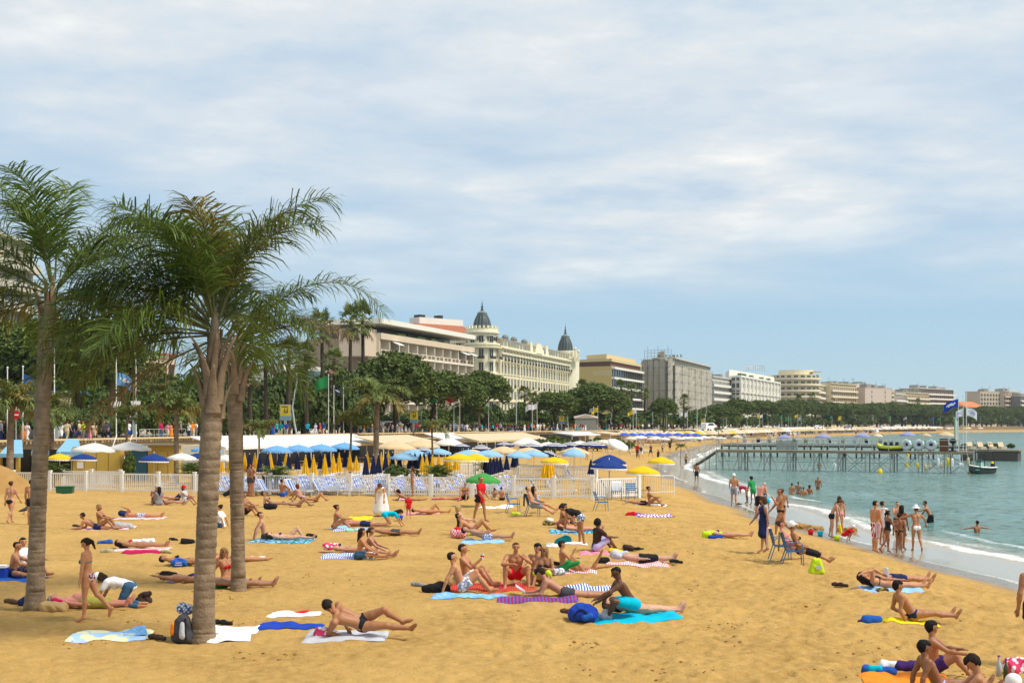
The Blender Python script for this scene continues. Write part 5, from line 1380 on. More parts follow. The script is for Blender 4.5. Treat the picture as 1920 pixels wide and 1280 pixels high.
def garment(w,c):
 """w = (kind, colour, options...)"""
 kind,col=w[0],w[1];m=cmat(col)
 J,P0,pd,pf,L0,waist,N,td,tf,tl=(c[k] for k in('J','P0','pd','pf','L0','waist','N','td','tf','tl'))
 hips=[(P0+L0*0.07-pd*0.01,P0-L0*0.07-pd*0.01,0.0,0.0)]
 if kind=='briefs':
  return dict(name='swim_briefs',mat=m,body='b',off=0.009,caps=[(P0+L0*0.062,P0-L0*0.062,0.122,0.122),(P0-pd*0.06,P0-pd*0.07,0.10,0.10)])
 if kind=='bikini':
  return dict(name='bikini_bottom',mat=m,body='b',off=0.008,caps=[(P0+L0*0.075+pd*0.0,P0-L0*0.075+pd*0.0,0.100,0.100),(P0-pd*0.05,P0-pd*0.07-pf*0.03,0.09,0.085),(P0+L0*0.07-pf*0.075-pd*0.025,P0-L0*0.07-pf*0.075-pd*0.025,0.088,0.088)])
 if kind in('trunks','shorts','jeans','trousers'):
  fr={'trunks':0.52,'shorts':0.85,'jeans':1.0,'trousers':1.0}[kind] if len(w)<3 else w[2]
  cy=[(P0-pd*0.13,P0+pd*0.085,0.21)]
  prim=[]
  for sd in 'LR':
   j=J[sd]
   cy.append((j['hip']-j['th']*0.08,j['hip']+j['th']*0.43*fr,0.125))
   if kind in('jeans','trousers'):cy.append((j['knee']-j['sh']*0.06,j['ank']-j['sh']*0.0,0.10));prim.append((j['knee'],j['ank']-j['sh']*0.03,0.066,0.056))
   elif kind!='trunks' or fr>0.4:prim.append((j['hip']+j['th']*0.10,j['hip']+j['th']*(0.43*fr-0.02),0.088,0.080))
  return dict(name={'trunks':'swim_trunks'}.get(kind,kind),mat=m,body='b',off=0.016,cyl=cy,prims=prim)
 if kind=='bra':
  q=0.10
  return dict(name='bikini_top',mat=m,body='b',off=0.008,caps=[(N-td*0.20+tl*0.075+tf*0.115,N-td*0.20+tl*0.06+tf*0.115,0.056,0.056),(N-td*0.20-tl*0.075+tf*0.115,N-td*0.20-tl*0.06+tf*0.115,0.056,0.056)],cyl=[(N-td*0.235,N-td*0.205,0.185)])
 if kind=='swimsuit':
  return dict(name='swimsuit',mat=m,body='b',off=0.009,caps=[(P0+L0*0.06,P0-L0*0.06,0.118,0.118),(P0-pd*0.05,P0-pd*0.06,0.10,0.10)],cyl=[(P0,waist+td*0.02,0.20),(waist-td*0.02,N-td*0.15,0.175)])
 if kind in('tshirt','tank','longshirt'):
  low=P0-pd*(0.10 if kind=='longshirt' else 0.02)
  capsr=[(a,b,ra+0.05,rb+0.05) for a,b,ra,rb in c['ribs']]
  capsr+=[(waist,low,0.21,0.21)]
  cy=[];prim=[(waist+tf*0.01,low+pd*0.03,0.115,0.125)]
  if kind!='tank':
   for sd in 'LR':
    j=J[sd];fr=0.75 if kind=='tshirt' else 1.0
    cy.append((j['S']-j['ua']*0.07,j['S']+j['ua']*0.285*fr,0.09));prim.append((j['S']+j['ua']*0.02,j['S']+j['ua']*(0.285*fr-0.05),0.066,0.066))
  return dict(name='shirt',mat=m,body='b',off=0.014,caps=[q for q in capsr],cyl=cy,prims=prim)
 if kind=='dress':
  fr=w[2] if len(w)>2 else 0.8
  hem=[J[s_]['hip']+J[s_]['th']*0.43*fr for s_ in 'LR']
  pr=[q for q in c['ribs'][:4]]
  pr=[(a,b,ra+0.015,rb+0.02) for a,b,ra,rb in pr]+[(waist,P0,0.125,0.15),(P0+L0*0.05,hem[0],0.145,0.15),(P0-L0*0.05,hem[1],0.145,0.15),(P0,(hem[0]+hem[1])*0.5,0.15,0.16)]
  return dict(name='dress',mat=m,body='own',prims=pr)
 if kind=='gown':
  hem=(J['L']['ank']+J['R']['ank'])*0.5
  hem=P0+(hem-P0)*0.80
  pr=[(a,b,ra+0.015,rb+0.02) for a,b,ra,rb in c['ribs'][:4]]+[(waist,P0,0.13,0.17),(P0,hem,0.17,0.30),(P0+L0*0.1,hem+L0*0.16,0.15,0.22),(P0-L0*0.1,hem-L0*0.16,0.15,0.22)]
  return dict(name='dress',mat=m,body='own',prims=pr)
 if kind=='wrap':
  pr=[]
  for sd in 'LR':
   j=J[sd];pr.append((j['hip'],j['knee'],0.125,0.095))
  return dict(name='towel_wrap',mat=m,body='own',prims=pr+[(P0+L0*0.07,P0-L0*0.07,0.125,0.125)])
 if kind=='lap':
  pr=[]
  for sd in 'LR':
   j=J[sd];pr.append((j['hip']+j['th']*0.2,j['knee']+j['sh']*0.08,0.10,0.08))
  return dict(name='towel_wrap',mat=m,body='own',prims=pr)
 if kind=='shoulder_towel':
  pr=[(N-td*0.02+tl*0.20+tf*0.02,N-td*0.28+tl*0.20-tf*0.02,0.05,0.06),(N-td*0.02-tl*0.20+tf*0.02,N-td*0.28-tl*0.20-tf*0.02,0.05,0.06),(N-td*0.0+tl*0.18-tf*0.05,N-td*0.0-tl*0.18-tf*0.05,0.05,0.05),(N-td*0.1+tl*0.14-tf*0.09,N-td*0.45+tl*0.1-tf*0.10,0.06,0.05),(N-td*0.1-tl*0.14-tf*0.09,N-td*0.45-tl*0.1-tf*0.10,0.06,0.05)]
  return dict(name='towel',mat=m,body='own',prims=pr)
 H,hn,hf,hl,hs=(c[k] for k in('H','hn','hf','hl','hs'))
 if kind=='cap':
  return dict(name='cap',mat=m,body='own',prims=[(H+hn*0.065-hf*0.012,H+hn*0.05-hf*0.03,0.100*hs,0.098*hs),(H+hn*0.055+hf*0.08+hl*0.03,H+hn*0.038+hf*0.165+hl*0.012,0.016,0.012),(H+hn*0.055+hf*0.08-hl*0.03,H+hn*0.038+hf*0.165-hl*0.012,0.016,0.012),(H+hn*0.056+hf*0.08,H+hn*0.040+hf*0.17,0.018,0.013)])
 if kind=='sunhat':
  ring=[]
  for k in range(10):
   a0,a1=2*math.pi*k/10,2*math.pi*(k+1)/10
   q=lambda a:H+hn*0.055+hf*0.15*math.cos(a)+hl*0.15*math.sin(a)
   ring.append((q(a0),q(a1),0.017,0.017));ring.append((H+hn*0.06,q(a0),0.03,0.015))
  return dict(name='sun_hat',mat=m,body='own',prims=[(H+hn*0.08,H+hn*0.115,0.098*hs,0.085*hs)]+ring)
 if kind=='headcloth':
  return dict(name='cloth',mat=m,body='own',prims=[(H+hn*0.05,H-hn*0.05+hf*0.02,0.125,0.12),(H-hn*0.02+hl*0.1,H-hn*0.12+hl*0.14,0.07,0.06),(H-hn*0.02-hl*0.1,H-hn*0.12-hl*0.14,0.07,0.06),(H-hn*0.1+hf*0.05,N-td*0.10+tf*0.10,0.09,0.06)])
 if kind=='sunglasses':
  return dict(name='sunglasses',mat=mat('dark_lens',(0.01,0.01,0.012),0.2),body='own',prims=[(H+hl*0.03+hn*0.014+hf*0.088*hs,H+hl*0.05+hn*0.014+hf*0.080*hs,0.019,0.018),(H-hl*0.03+hn*0.014+hf*0.088*hs,H-hl*0.05+hn*0.014+hf*0.080*hs,0.019,0.018),(H+hl*0.05+hn*0.016+hf*0.07,H+hl*0.092*hs+hn*0.016-hf*0.01,0.008,0.008),(H-hl*0.05+hn*0.016+hf*0.07,H-hl*0.092*hs+hn*0.016-hf*0.01,0.008,0.008)])
 if kind=='bag':
  j=J[w[2]] if len(w)>2 else J['R']
  return dict(name='shoulder_bag',mat=m,body='own',prims=[(P0+L0*j['sg']*0.22+pd*0.08-pf*0.04,P0+L0*j['sg']*0.22+pd*0.0+pf*0.10,0.07,0.07),(P0+L0*j['sg']*0.22-pd*0.1-pf*0.04,P0+L0*j['sg']*0.22-pd*0.1+pf*0.10,0.07,0.07)])
 raise KeyError(kind)
def hair_style(k,c):
 H,hn,hf,hl,N,td,tf,hs=(c[q] for q in('H','hn','hf','hl','N','td','tf','hs'))
 if k=='bald':return None
 if k=='buzz':return([],(-0.015,-0.035,0.068),0.004)
 if k=='short':return([(H+hn*0.075-hf*0.01,H+hn*0.07-hf*0.05,0.052*hs,0.058*hs)],(-0.016,-0.045,0.070),0.010)
 if k=='thick':return([(H+hn*0.078+hf*0.02,H+hn*0.068-hf*0.05,0.050*hs,0.060*hs),(H+hn*0.064+hf*0.06+hl*0.03,H+hn*0.066+hf*0.05-hl*0.04,0.030,0.032),(H-hf*0.055,H-hn*0.05-hf*0.05,0.062,0.045)],(-0.006,-0.065,0.058),0.017)
 if k=='afro':return([(H+hn*0.07-hf*0.02,H+hn*0.02-hf*0.05,0.098,0.092),(H+hl*0.045+hn*0.04-hf*0.02,H-hl*0.045+hn*0.04-hf*0.02,0.085,0.085)],(-0.015,-0.06,0.055),0.02)
 if k=='long':return([(H-hf*0.055+hn*0.02,H-hf*0.07-hn*0.10,0.085,0.075),(H-hf*0.07-hn*0.09,N-td*0.12-tf*0.095,0.072,0.04),(H+hl*0.075-hf*0.02,N+hl*0.085-td*0.08-tf*0.04,0.035,0.03),(H-hl*0.075-hf*0.02,N-hl*0.085-td*0.08-tf*0.04,0.035,0.03)],(0.0,-0.09,0.055),0.016)
 if k=='bob':return([(H-hf*0.05+hn*0.02,H-hf*0.05-hn*0.09,0.09,0.08),(H+hl*0.075,H+hl*0.08-hn*0.08,0.04,0.032),(H-hl*0.075,H-hl*0.08-hn*0.08,0.04,0.032)],(0.005,-0.09,0.055),0.018)
 if k=='bun':return([(H-hf*0.105+hn*0.06,H-hf*0.115+hn*0.05,0.05,0.045)],(-0.005,-0.06,0.056),0.012)
 if k=='pony':return([(H-hf*0.10+hn*0.03,H-hf*0.135-hn*0.03,0.035,0.036),(H-hf*0.135-hn*0.03,H-hf*0.11-hn*0.19,0.036,0.018)],(-0.005,-0.06,0.056),0.012)
 raise KeyError(k)
PEOPLE=[]
def person(px,py,face,pose,label,h=1.70,group=None,loc=None,dz=0.0,**kw):
 """a person standing, sitting or lying where the photograph shows the point (px, py) of the ground; face = heading, 0 to the right, 90 away"""
 q=Vector(loc) if loc is not None else at(px,py)
 vox=min(0.040,max(0.0125,q.y*0.00058))
 kw.setdefault('near',q.y<36)
 r,ctx=make_person('person',pose,h=h,vox=vox,**kw)
 r.location=(q.x,q.y,q.z+dz);r.rotation_euler=(0,0,R(face))
 tag(r,label,'person',group)
 PEOPLE.append((r,ctx));return r,ctx
# ------------------------------------------------------------- beach clubs: fences, parasols, loungers, huts
M_wpaint=mat('white_paint',(0.82,0.81,0.77),0.6,0.05,2.0)
M_pole=mat('pale_pole',(0.66,0.64,0.60),0.5)
def picket_fence(name,label,A,B,Ht,posts,pw=0.052,sp=0.125,caps=True):
 A,B=Vector(A),Vector(B);d=B-A;Ln=d.length;ang=math.atan2(d.y,d.x);u=d.normalized()
 r=empty(name,A,label=label,cat='fence')
 n=min(295,int(Ln/sp));sp=Ln/n
 pk=MB();pk.box((0,0,Ht*0.48),(pw,0.025,Ht*0.86));pme=pk.mesh('picket',M_wpaint)
 ps=MB();ps.box((0,0,Ht*0.54),(0.16,0.16,Ht*1.08));ps.box((0,0,Ht*1.10),(0.20,0.20,0.06));pst=ps.mesh('post',M_wpaint)
 zz=lambda t:gz(A.x+u.x*t,A.y+u.y*t)-A.z
 for i in range(n):
  t=sp*(i+0.5)
  if any(abs(t-q*Ln)<0.10 for q in posts):continue
  link('picket',pme,r,(u.x*t,u.y*t,zz(t)+rnd.uniform(-0.012,0.012)),rot=(0,rnd.uniform(-0.015,0.015),ang))
 for q in posts:link('post',pst,r,(u.x*q*Ln,u.y*q*Ln,zz(q*Ln)-0.05),ang)
 pq=[0.0]+list(posts)+[1.0];pq=sorted(set(pq))
 for a,b in zip(pq[:-1],pq[1:]):
  if b-a<0.01:continue
  for h in(0.14,0.93):
   mb=MB();mb.bar((u.x*a*Ln,u.y*a*Ln,zz(a*Ln)+Ht*h),(u.x*b*Ln,u.y*b*Ln,zz(b*Ln)+Ht*h),0.05,0.075);mb.build('rail',M_wpaint,r)
 return r
def post_fracs(A,B,pxs):
 out=[]
 for px in pxs:
  k=(px-CX)/F_PX;ax,ay,bx,by=A.x,A.y,B.x,B.y
  t=(k*ay-ax)/((bx-ax)-k*(by-ay));out.append(min(1,max(0,t)))
 return out
FA,FB=at(14,919),at(1112,936)
picket_fence('picket_fence','long white picket fence crossing the whole beach behind the sunbathers',FA,FB,1.10,post_fracs(FA,FB,[25,94,161,229,297,365,436,507,585,657,727,808,885,963,1038,1111]))
FC=at(1198,933)
picket_fence('picket_fence','short white picket fence running from the last tall post to the metal barrier',FB+Vector((0.12,0.05,0)),FC,1.10,[1.0])
G0,G1=Vector(((892-CX)/F_PX*92,92,0)),Vector(((1118-CX)/F_PX*86,86,0))
picket_fence('picket_fence','white picket fence further back behind the yellow and navy parasols',G0,G1,1.05,[0.0,0.36,0.76,1.0])
picket_fence('picket_fence','low white picket fence in front of the yellow huts',Vector(((118-CX)/F_PX*79,79,0)),Vector(((226-CX)/F_PX*78,78,0)),1.0,[0.0,0.5,1.0])
picket_fence('picket_fence','white picket fence half hidden behind the loungers and closed umbrellas',Vector(((600-CX)/F_PX*86,86,0)),Vector(((890-CX)/F_PX*92,92,0)),1.05,[0.0,0.25,0.5,0.75,1.0])
b0,b1=at(1201,931),at(1264,936);dv=(b1-b0);Lb=dv.length;ub=dv.normalized()
r=empty('metal_barrier',b0,label='white tubular crowd barrier closing the end of the fence towards the water',cat='barrier')
mb=MB();mb.tube([(0,0,0),(0,0,1.08)]+[tuple(ub*(Lb-0.12))[:2]+(1.10,),tuple(ub*(Lb-0.03))[:2]+(1.06,),tuple(ub*Lb)[:2]+(0.96,),tuple(ub*Lb)[:2]+(0,)],0.024,6);mb.build('frame',M_wpaint,r)
mb=MB();mb.bar((0,0,0.24),tuple(ub*Lb)[:2]+(0.24,),0.035);mb.build('rail',M_wpaint,r)
bm_=MB();bm_.tube([(0,0,0.24),(0,0,1.08)],0.011,4);bme_=bm_.mesh('bar',M_wpaint)
for i in range(1,14):link('bar',bme_,r,ub*(Lb*i/14))
# --- parasols
def canopy_mesh(rad,drop,n=8,cols=1,rings=5,valance=0.13,sag=0.05):
 """a taut gored canopy with a scalloped valance; material 0/1 canopy (1 = second stripe colour), 2 valance"""
 mb=MB();seg=n*4
 vs_=[(0,0,0)];fs,mi=[],[]
 for j in range(1,rings+1):
  t=j/rings
  for k in range(seg):
   a=2*math.pi*k/seg;g=abs(math.sin(n*a/2))
   rr_=rad*t*(1-0.035*g*t);z=-drop*(t**1.45)-sag*g*t*0.5
   vs_.append((rr_*math.cos(a),rr_*math.sin(a),z))
 for k in range(seg):fs.append((0,1+k,1+(k+1)%seg));mi.append(0)
 for j in range(rings-1):
  for k in range(seg):
   o=1+j*seg;fs.append((o+k,o+seg+k,o+seg+(k+1)%seg,o+(k+1)%seg));mi.append((j+1)%2 if cols==2 else 0)
 o=1+(rings-1)*seg;b_=len(vs_)
 for k in range(seg):
  x,y,z=vs_[o+k];sc=abs(math.sin(seg/2.0*math.pi*k/seg*1.0));vs_.append((x*1.01,y*1.01,z-valance*(0.75+0.35*(k%2))))
 for k in range(seg):fs.append((o+k,b_+k,b_+(k+1)%seg,o+(k+1)%seg));mi.append(0 if cols==1 else 1)
 mb.v,mb.f,mb.mi=vs_,fs,mi
 return mb
PAR={}
def parasol(kind,px,ytop,wpx,Y,label,group,mats,cols=1,fringe=None,tilt=0.0,lean_az=0.0,z_ground=None,n=8,flat=0.30,cat='parasol'):
 X=(px-CX)/F_PX*Y;zt=EYE-(ytop-HY)/F_PX*Y
 z0=gz(X,Y) if z_ground is None else z_ground
 rad=wpx/F_PX*Y/2
 r=empty(kind,(X,Y,z0),rz=rnd.uniform(0,1),label=label,cat=cat,group=group)
 key=(round(rad,1),cols,n,round(flat,2),mats[0].name,fringe.name if fringe else None)
 Hh=zt-z0
 if key not in PAR:
  q=round(rad,1)
  c=canopy_mesh(q,q*flat,n,cols,6 if cols==1 else 8)
  rb=MB()
  for k in range(n):
   a=2*math.pi*k/n;pts=[(q*t*0.98*math.cos(a),q*t*0.98*math.sin(a),-q*flat*(t**1.45)-0.02) for t in(0.02,0.35,0.7,1.0)]
   rb.tube(pts,0.011,3)
   rb.bar((q*0.55*math.cos(a),q*0.55*math.sin(a),-q*flat*0.55**1.45-0.03),(0.02*math.cos(a),0.02*math.sin(a),-q*flat-0.12),0.014)
  fr=None
  if fringe:
   f_=MB();seg=n*4;
   for k in range(seg):
    a0,a1=2*math.pi*k/seg,2*math.pi*(k+1)/seg;am=(a0+a1)/2;R_=q*1.012;z_=-q*flat-0.10
    f_.add([(R_*math.cos(a0),R_*math.sin(a0),z_),(R_*math.cos(a1),R_*math.sin(a1),z_),(R_*math.cos(a1),R_*math.sin(a1),z_-0.05),(R_*math.cos(am),R_*math.sin(am),z_-0.10),(R_*math.cos(a0),R_*math.sin(a0),z_-0.05)],[(0,1,2,3,4)])
   fr=f_.mesh('fringe',fringe)
  PAR[key]=(c.mesh('canopy',mats,True),rb.mesh('ribs',M_pole),fr)
 cme,rme,fme=PAR[key]
 rot=(tilt*math.sin(lean_az),tilt*math.cos(lean_az),0)
 c=link('canopy',cme,r,(0,0,Hh),rot=rot);link('ribs',rme,c)
 if fme:link('fringe',fme,c)
 pm=MB();pm.tube([(0,0,-0.2),(0,0,Hh+0.09)],0.022,6);pm.ball((0,0,Hh+0.09),0.035,6,4);pm.build('pole',M_pole,r)
 return r
def fab(n):return mat('canopy_'+n,{'lightblue':(0.17,0.42,0.78),'palelb':(0.30,0.55,0.80),'yellow':(0.80,0.56,0.005),'navy':(0.012,0.025,0.13),'royal':(0.010,0.045,0.24),'white':(0.78,0.77,0.74),'beige':(0.70,0.55,0.33),'green':(0.06,0.34,0.07),'lilac':(0.33,0.35,0.60),'cobalt':(0.06,0.12,0.60),'cream':(0.74,0.66,0.50)}[n],0.85,0.06,2.0,trans=0.22)
FRW=mat('white_fringe',(0.80,0.76,0.74),0.9)
op=[('lightblue',520,835,60,88,'light blue parasol at the left end of the blue row before the white roofs',{}),('lightblue',560,833,58,89,'light blue parasol second in the blue row before the white roofs',{}),('lightblue',603,832,58,90,'light blue parasol third in the blue row before the white roofs',{}),('lightblue',646,829,58,91,'light blue parasol at the right end of the blue row, beside the bandaged trunk',{}),('lightblue',388,834,56,92,'light blue parasol just left of the front palm trunk',{}),('palelb',757,848,56,84,'pale blue parasol low behind the navy closed umbrellas',{}),('palelb',776,842,58,88,'pale blue parasol right of the bushy palm trunk',{}),('palelb',822,840,50,88,'pale blue parasol behind the thin young palm',{}),('palelb',878,843,58,88,'pale blue parasol above the wide yellow canopy, left one',{}),('palelb',916,843,56,90,'pale blue parasol above the wide yellow canopy, right one',{}),('palelb',972,846,52,84,'pale blue parasol left of the far picket fence post',{}),('palelb',1001,843,54,87,'pale blue parasol above the far picket fence',{}),('palelb',1076,840,46,84,'pale blue parasol beside the navy double parasol',dict(flat=0.5)),('yellow',862,850,62,80,'yellow parasol with fringe, left half of the wide yellow canopy',dict(fr=1)),('yellow',892,850,60,81,'yellow parasol with fringe, right half of the wide yellow canopy',dict(fr=1)),('yellow',1040,856,54,73,'yellow parasol with white fringe over the big closed yellow umbrella',dict(fr=1)),('yellow',1206,873,64,67.5,'yellow fringed parasol right above the metal barrier',dict(fr=1,flat=0.34)),('yellow',1240,856,52,75,'yellow fringed parasol nearest the water',dict(fr=1,flat=0.34)),('yellow',112,850,50,80,'yellow fringed parasol beside the left palm trunk',dict(fr=1)),('royal',1143,852,62,74,'navy fringed parasol, upper one of the overlapping pair',dict(fr=1,flat=0.42)),('royal',1142,862,68,70,'navy fringed parasol, lower one of the overlapping pair',dict(fr=1,flat=0.34)),('royal',157,850,48,80,'navy fringed parasol in front of the yellow hut doors',dict(fr=1)),('royal',289,850,52,79,'navy fringed parasol between the blue hut door and the white parasol',dict(fr=1,flat=0.4)),('royal',372,849,48,83,'navy fringed parasol just behind the front palm trunk',dict(fr=1)),('royal',398,852,46,80,'navy parasol peeping out between the paired palms',dict(fr=1)),('white',341,849,52,80,'white parasol overlapping the navy one left of the paired palms',{}),('white',134,851,34,84,'white parasol showing between the yellow and navy ones at left',{}),('white',424,852,46,80,'white parasol between the trunks of the paired palms',{}),('green',906,886,66,59.5,'green beach umbrella behind the man in the red shirt',dict(flat=0.42)),('stripe',903,833,42,100,'navy and white striped parasol beside the brown wooden post',dict(flat=0.4)),('stripe',795,838,38,98,'navy and white striped parasol under the white cafe umbrella',{}),('stripe',866,831,36,112,'navy and white striped parasol left of the brown post',{}),('stripe',947,828,36,118,'navy and white striped parasol under the long beige roof',{}),('stripe',996,830,46,108,'navy and white striped parasol in front of the large white one',{}),('stripe',1042,829,48,108,'navy and white striped parasol in the middle of the striped group',{}),('stripe',1070,828,44,112,'navy and white striped parasol overlapping its left neighbour',{}),('stripe',1111,826,56,108,'big navy and white striped parasol nearest the open sand',{}),('stripe',1034,846,40,88,'tilted striped parasol beside the yellow one',dict(tilt=0.35)),('white',842,820,56,118,'square white cafe umbrella right of the thin young palm',dict(n=4,flat=0.42)),('white',988,820,62,122,'large white parasol left of the hedge',dict(n=4,flat=0.4)),('white',1028,828,50,116,'white parasol between the striped ones and the hedge',{}),('white',1088,826,54,114,'white parasol behind the biggest striped one',{}),('white',1140,825,44,118,'white parasol at the edge of the open sand, leaning',dict(tilt=0.3)),('white',1162,827,40,115,'white parasol tilted far over the seated bathers',dict(tilt=0.55,lean=1.2)),('beige',742,826,78,104,'wide beige parasol behind the bushy palm',{}),('beige',790,824,70,108,'wide beige parasol half behind the thin palm',{}),('beige',886,842,74,94,'wide beige parasol just above the pale blue pair',{}),('beige',945,836,64,98,'beige parasol behind the navy closed umbrellas',{}),('beige',992,838,62,96,'beige parasol above the pale blue ones',{}),('beige',1078,838,56,95,'beige parasol behind the pale blue one',{}),('whitesq',178,830,84,84,'white square canopy umbrella in front of the blue awnings',dict(n=4,flat=0.30)),('whitesq',244,828,80,85,'white square canopy umbrella with cream valance above the blue hut door',dict(n=4,flat=0.30))]
M_str=[fab('white'),fab('navy')]
for col,px,yt,w,Y,lb,ex in op:
 if col=='stripe':ms,cols=M_str,2
 else:ms,cols=[fab('white' if col=='whitesq' else col)],1
 parasol('parasol',px,yt,w,Y,lb,'open parasols in the beach clubs',ms,cols,FRW if ex.get('fr') else None,ex.get('tilt',0.03),ex.get('lean',0.3),n=ex.get('n',8),flat=ex.get('flat',0.32))
for i,px in enumerate((1170,1186,1202,1219,1236,1253,1271,1288,1304)):
 parasol('parasol',px,811+0.3*(i%3),26,205+6*i,'%s cobalt blue parasol from the left in the row below the parapet'%ORD[i],'cobalt blue parasols',[fab('cobalt')],flat=0.34)
for i in range(16):
 px=1165+i*9.5
 parasol('parasol',px,806.5+rnd.uniform(-.4,.8),15,235+8*i,'small cream parasol in the tight row along the foot of the parapet','cream parasols below the parapet',[fab('cream')],flat=0.34)
for i in range(14):
 parasol('parasol',1180+i*13+rnd.uniform(-4,4),818+rnd.uniform(-2,2),22,165+i*6,'pale parasol over the loungers along the open sand','pale parasols along the open sand',[fab('white' if i%3 else 'cream')],flat=0.3)
fpm=canopy_mesh(1.8,0.8,8)
FPC={c:fpm.mesh('canopy',[fab(c)],True) for c in('cream','beige','white','yellow','cobalt')}
fq=MB();fq.tube([(0,0,-0.2),(0,0,2.35)],0.03,5);FPP=fq.mesh('pole',M_pole)
k_=0
for row,t in enumerate((0.06,0.22,0.40,0.60)):
 Y=262.0
 while Y<800:
  x0,x1=float(prom_x(Y))+2.5,float(shore_x(Y))-4
  X=x0+(x1-x0)*(t+rnd.uniform(-.03,.03));px=CX+X/Y*F_PX
  col=rnd.choice(['cream','cream','white','beige','beige']) if rnd.random()<.85 else rnd.choice(['yellow','white'])
  if x1-x0>6 and not(Y<340 and rnd.random()<.4):
   r=empty('parasol',(X,Y,gz(X,Y)),label='pale parasol in the packed rows on the far curve of the beach' if col!='yellow' else 'yellow parasol among the pale rows on the far curve of the beach',cat='parasol',group='far parasols' if col!='yellow' else 'far yellow parasols')
   link('canopy',FPC[col],r,(0,0,2.3),rz=rnd.uniform(0,6));link('pole',FPP,r)
  Y+=Y*Y*0.0000335*rnd.uniform(.85,1.25)+1.2
# --- closed umbrellas
def closed_mesh(n=9):
 mb=MB();seg=n*2
 prof=[(0.015,1.18),(0.045,1.05),(0.085,0.8),(0.12,0.5),(0.155,0.2),(0.185,0.0)]
 vs_,fs=[],[]
 for r,z in prof:
  for k in range(seg):
   a=2*math.pi*k/seg;q=r*(1.18 if k%2 else 0.72);vs_.append((q*math.cos(a),q*math.sin(a),z+(0.03 if k%2 and z<0.01 else 0)))
 for i in range(len(prof)-1):
  for k in range(seg):fs.append((i*seg+k,i*seg+(k+1)%seg,(i+1)*seg+(k+1)%seg,(i+1)*seg+k))
 mb.add(vs_,fs);h=MB()
 for k in range(seg):
  a0,a1=2*math.pi*k/seg,2*math.pi*(k+1)/seg;q0,q1=[0.188*(1.18 if j%2 else 0.72) for j in(k,k+1)]
  h.quad((q0*math.cos(a0),q0*math.sin(a0),0.03*(k%2)),(q1*math.cos(a1),q1*math.sin(a1),0.03*((k+1)%2)),(q1*1.04*math.cos(a1),q1*1.04*math.sin(a1),-0.06),(q0*1.04*math.cos(a0),q0*1.04*math.sin(a0),-0.06))
 return mb,h
CLM={}
for c in('yellow','navy'):
 m_,h_=closed_mesh();CLM[c]=(m_.mesh('folded_canopy',mat('folded_'+c,{'yellow':(0.80,0.47,0.005),'navy':(0.010,0.016,0.075)}[c],0.85,0.2,5.0)),h_.mesh('hem',FRW))
pmb=MB();pmb.tube([(0,0,-0.1),(0,0,2.12)],0.02,6);pmb.ball((0,0,2.12),0.035,6,4);CPOLE=pmb.mesh('pole',M_pole)
closed=[('yellow',415,852,884),('yellow',431,856,886),('yellow',459,850,884),('navy',468,851,885),('yellow',478,850,878),('navy',487,849,885),('navy',502,850,884),('yellow',507,848,878),('navy',524,850,877),('yellow',537,848,872),('navy',541,849,880),('navy',558,849,880),('yellow',573,854,891),('navy',580,847,877),('yellow',588,854,890),('navy',601,848,879),('yellow',609,853,889),('navy',616,847,876),('yellow',625,852,886),('yellow',636,850,884),('navy',647,846,876),('yellow',656,849,882),('yellow',668,856,883),('navy',686,854,890),('yellow',689,848,879),('navy',700,853,889),('navy',710,852,887),('yellow',715,849,880),('navy',723,849,882),('yellow',728,846,876),('navy',736,848,880),('navy',749,849,879),('navy',769,849,879),('navy',778,849,878),('navy',788,850,879),('navy',795,848,876),('navy',805,847,875),('yellow',792,854,887),('yellow',800,854,891),('yellow',811,854,886),('yellow',823,853,887),('yellow',835,853,888),('yellow',843,851,883),('yellow',855,850,881),('navy',910,862,887),('navy',919,857,890),('navy',926,857,888),('navy',932,856,886),('navy',938,856,885),('navy',950,853,881),('navy',963,849,876),('navy',968,847,873),('navy',1108,860,889),('yellow',1023,863,896),('yellow',1029,860,897),('yellow',1034,862,896)]
closed.sort(key=lambda q:q[1]);nc={'yellow':0,'navy':0}
for c,px,y0,y1 in closed:
 Y=min(90,max(68,2.9*F_PX/(y1-HY)));Y=0.35*Y+0.65*min(84,max(67,1.2*F_PX/(y1-y0)))
 X=(px-CX)/F_PX*Y
 r=empty('closed_umbrella',(X,Y,0),rz=rnd.uniform(0,6),label='folded %s umbrella with white hem, %s %s one from the left behind the picket fence'%(c,ORD[nc[c]] if nc[c]<40 else 'last',c),cat='umbrella',group='folded %s umbrellas'%c)
 nc[c]+=1
 zb=EYE-(y1-HY)/F_PX*Y;Lf=(y1-y0)/F_PX*Y/1.18
 link('folded_canopy',CLM[c][0],r,(0,0,zb),scale=(1.1 if px<1010 or px>1100 else 1.9,1.1 if px<1010 or px>1100 else 1.5,Lf));link('hem',CLM[c][1],r,(0,0,zb),scale=(1.1 if px<1010 or px>1100 else 1.9,1.1 if px<1010 or px>1100 else 1.5,1))
 link('pole',CPOLE,r,scale=(1,1,(zb+1.18*Lf+0.03)/2.12))
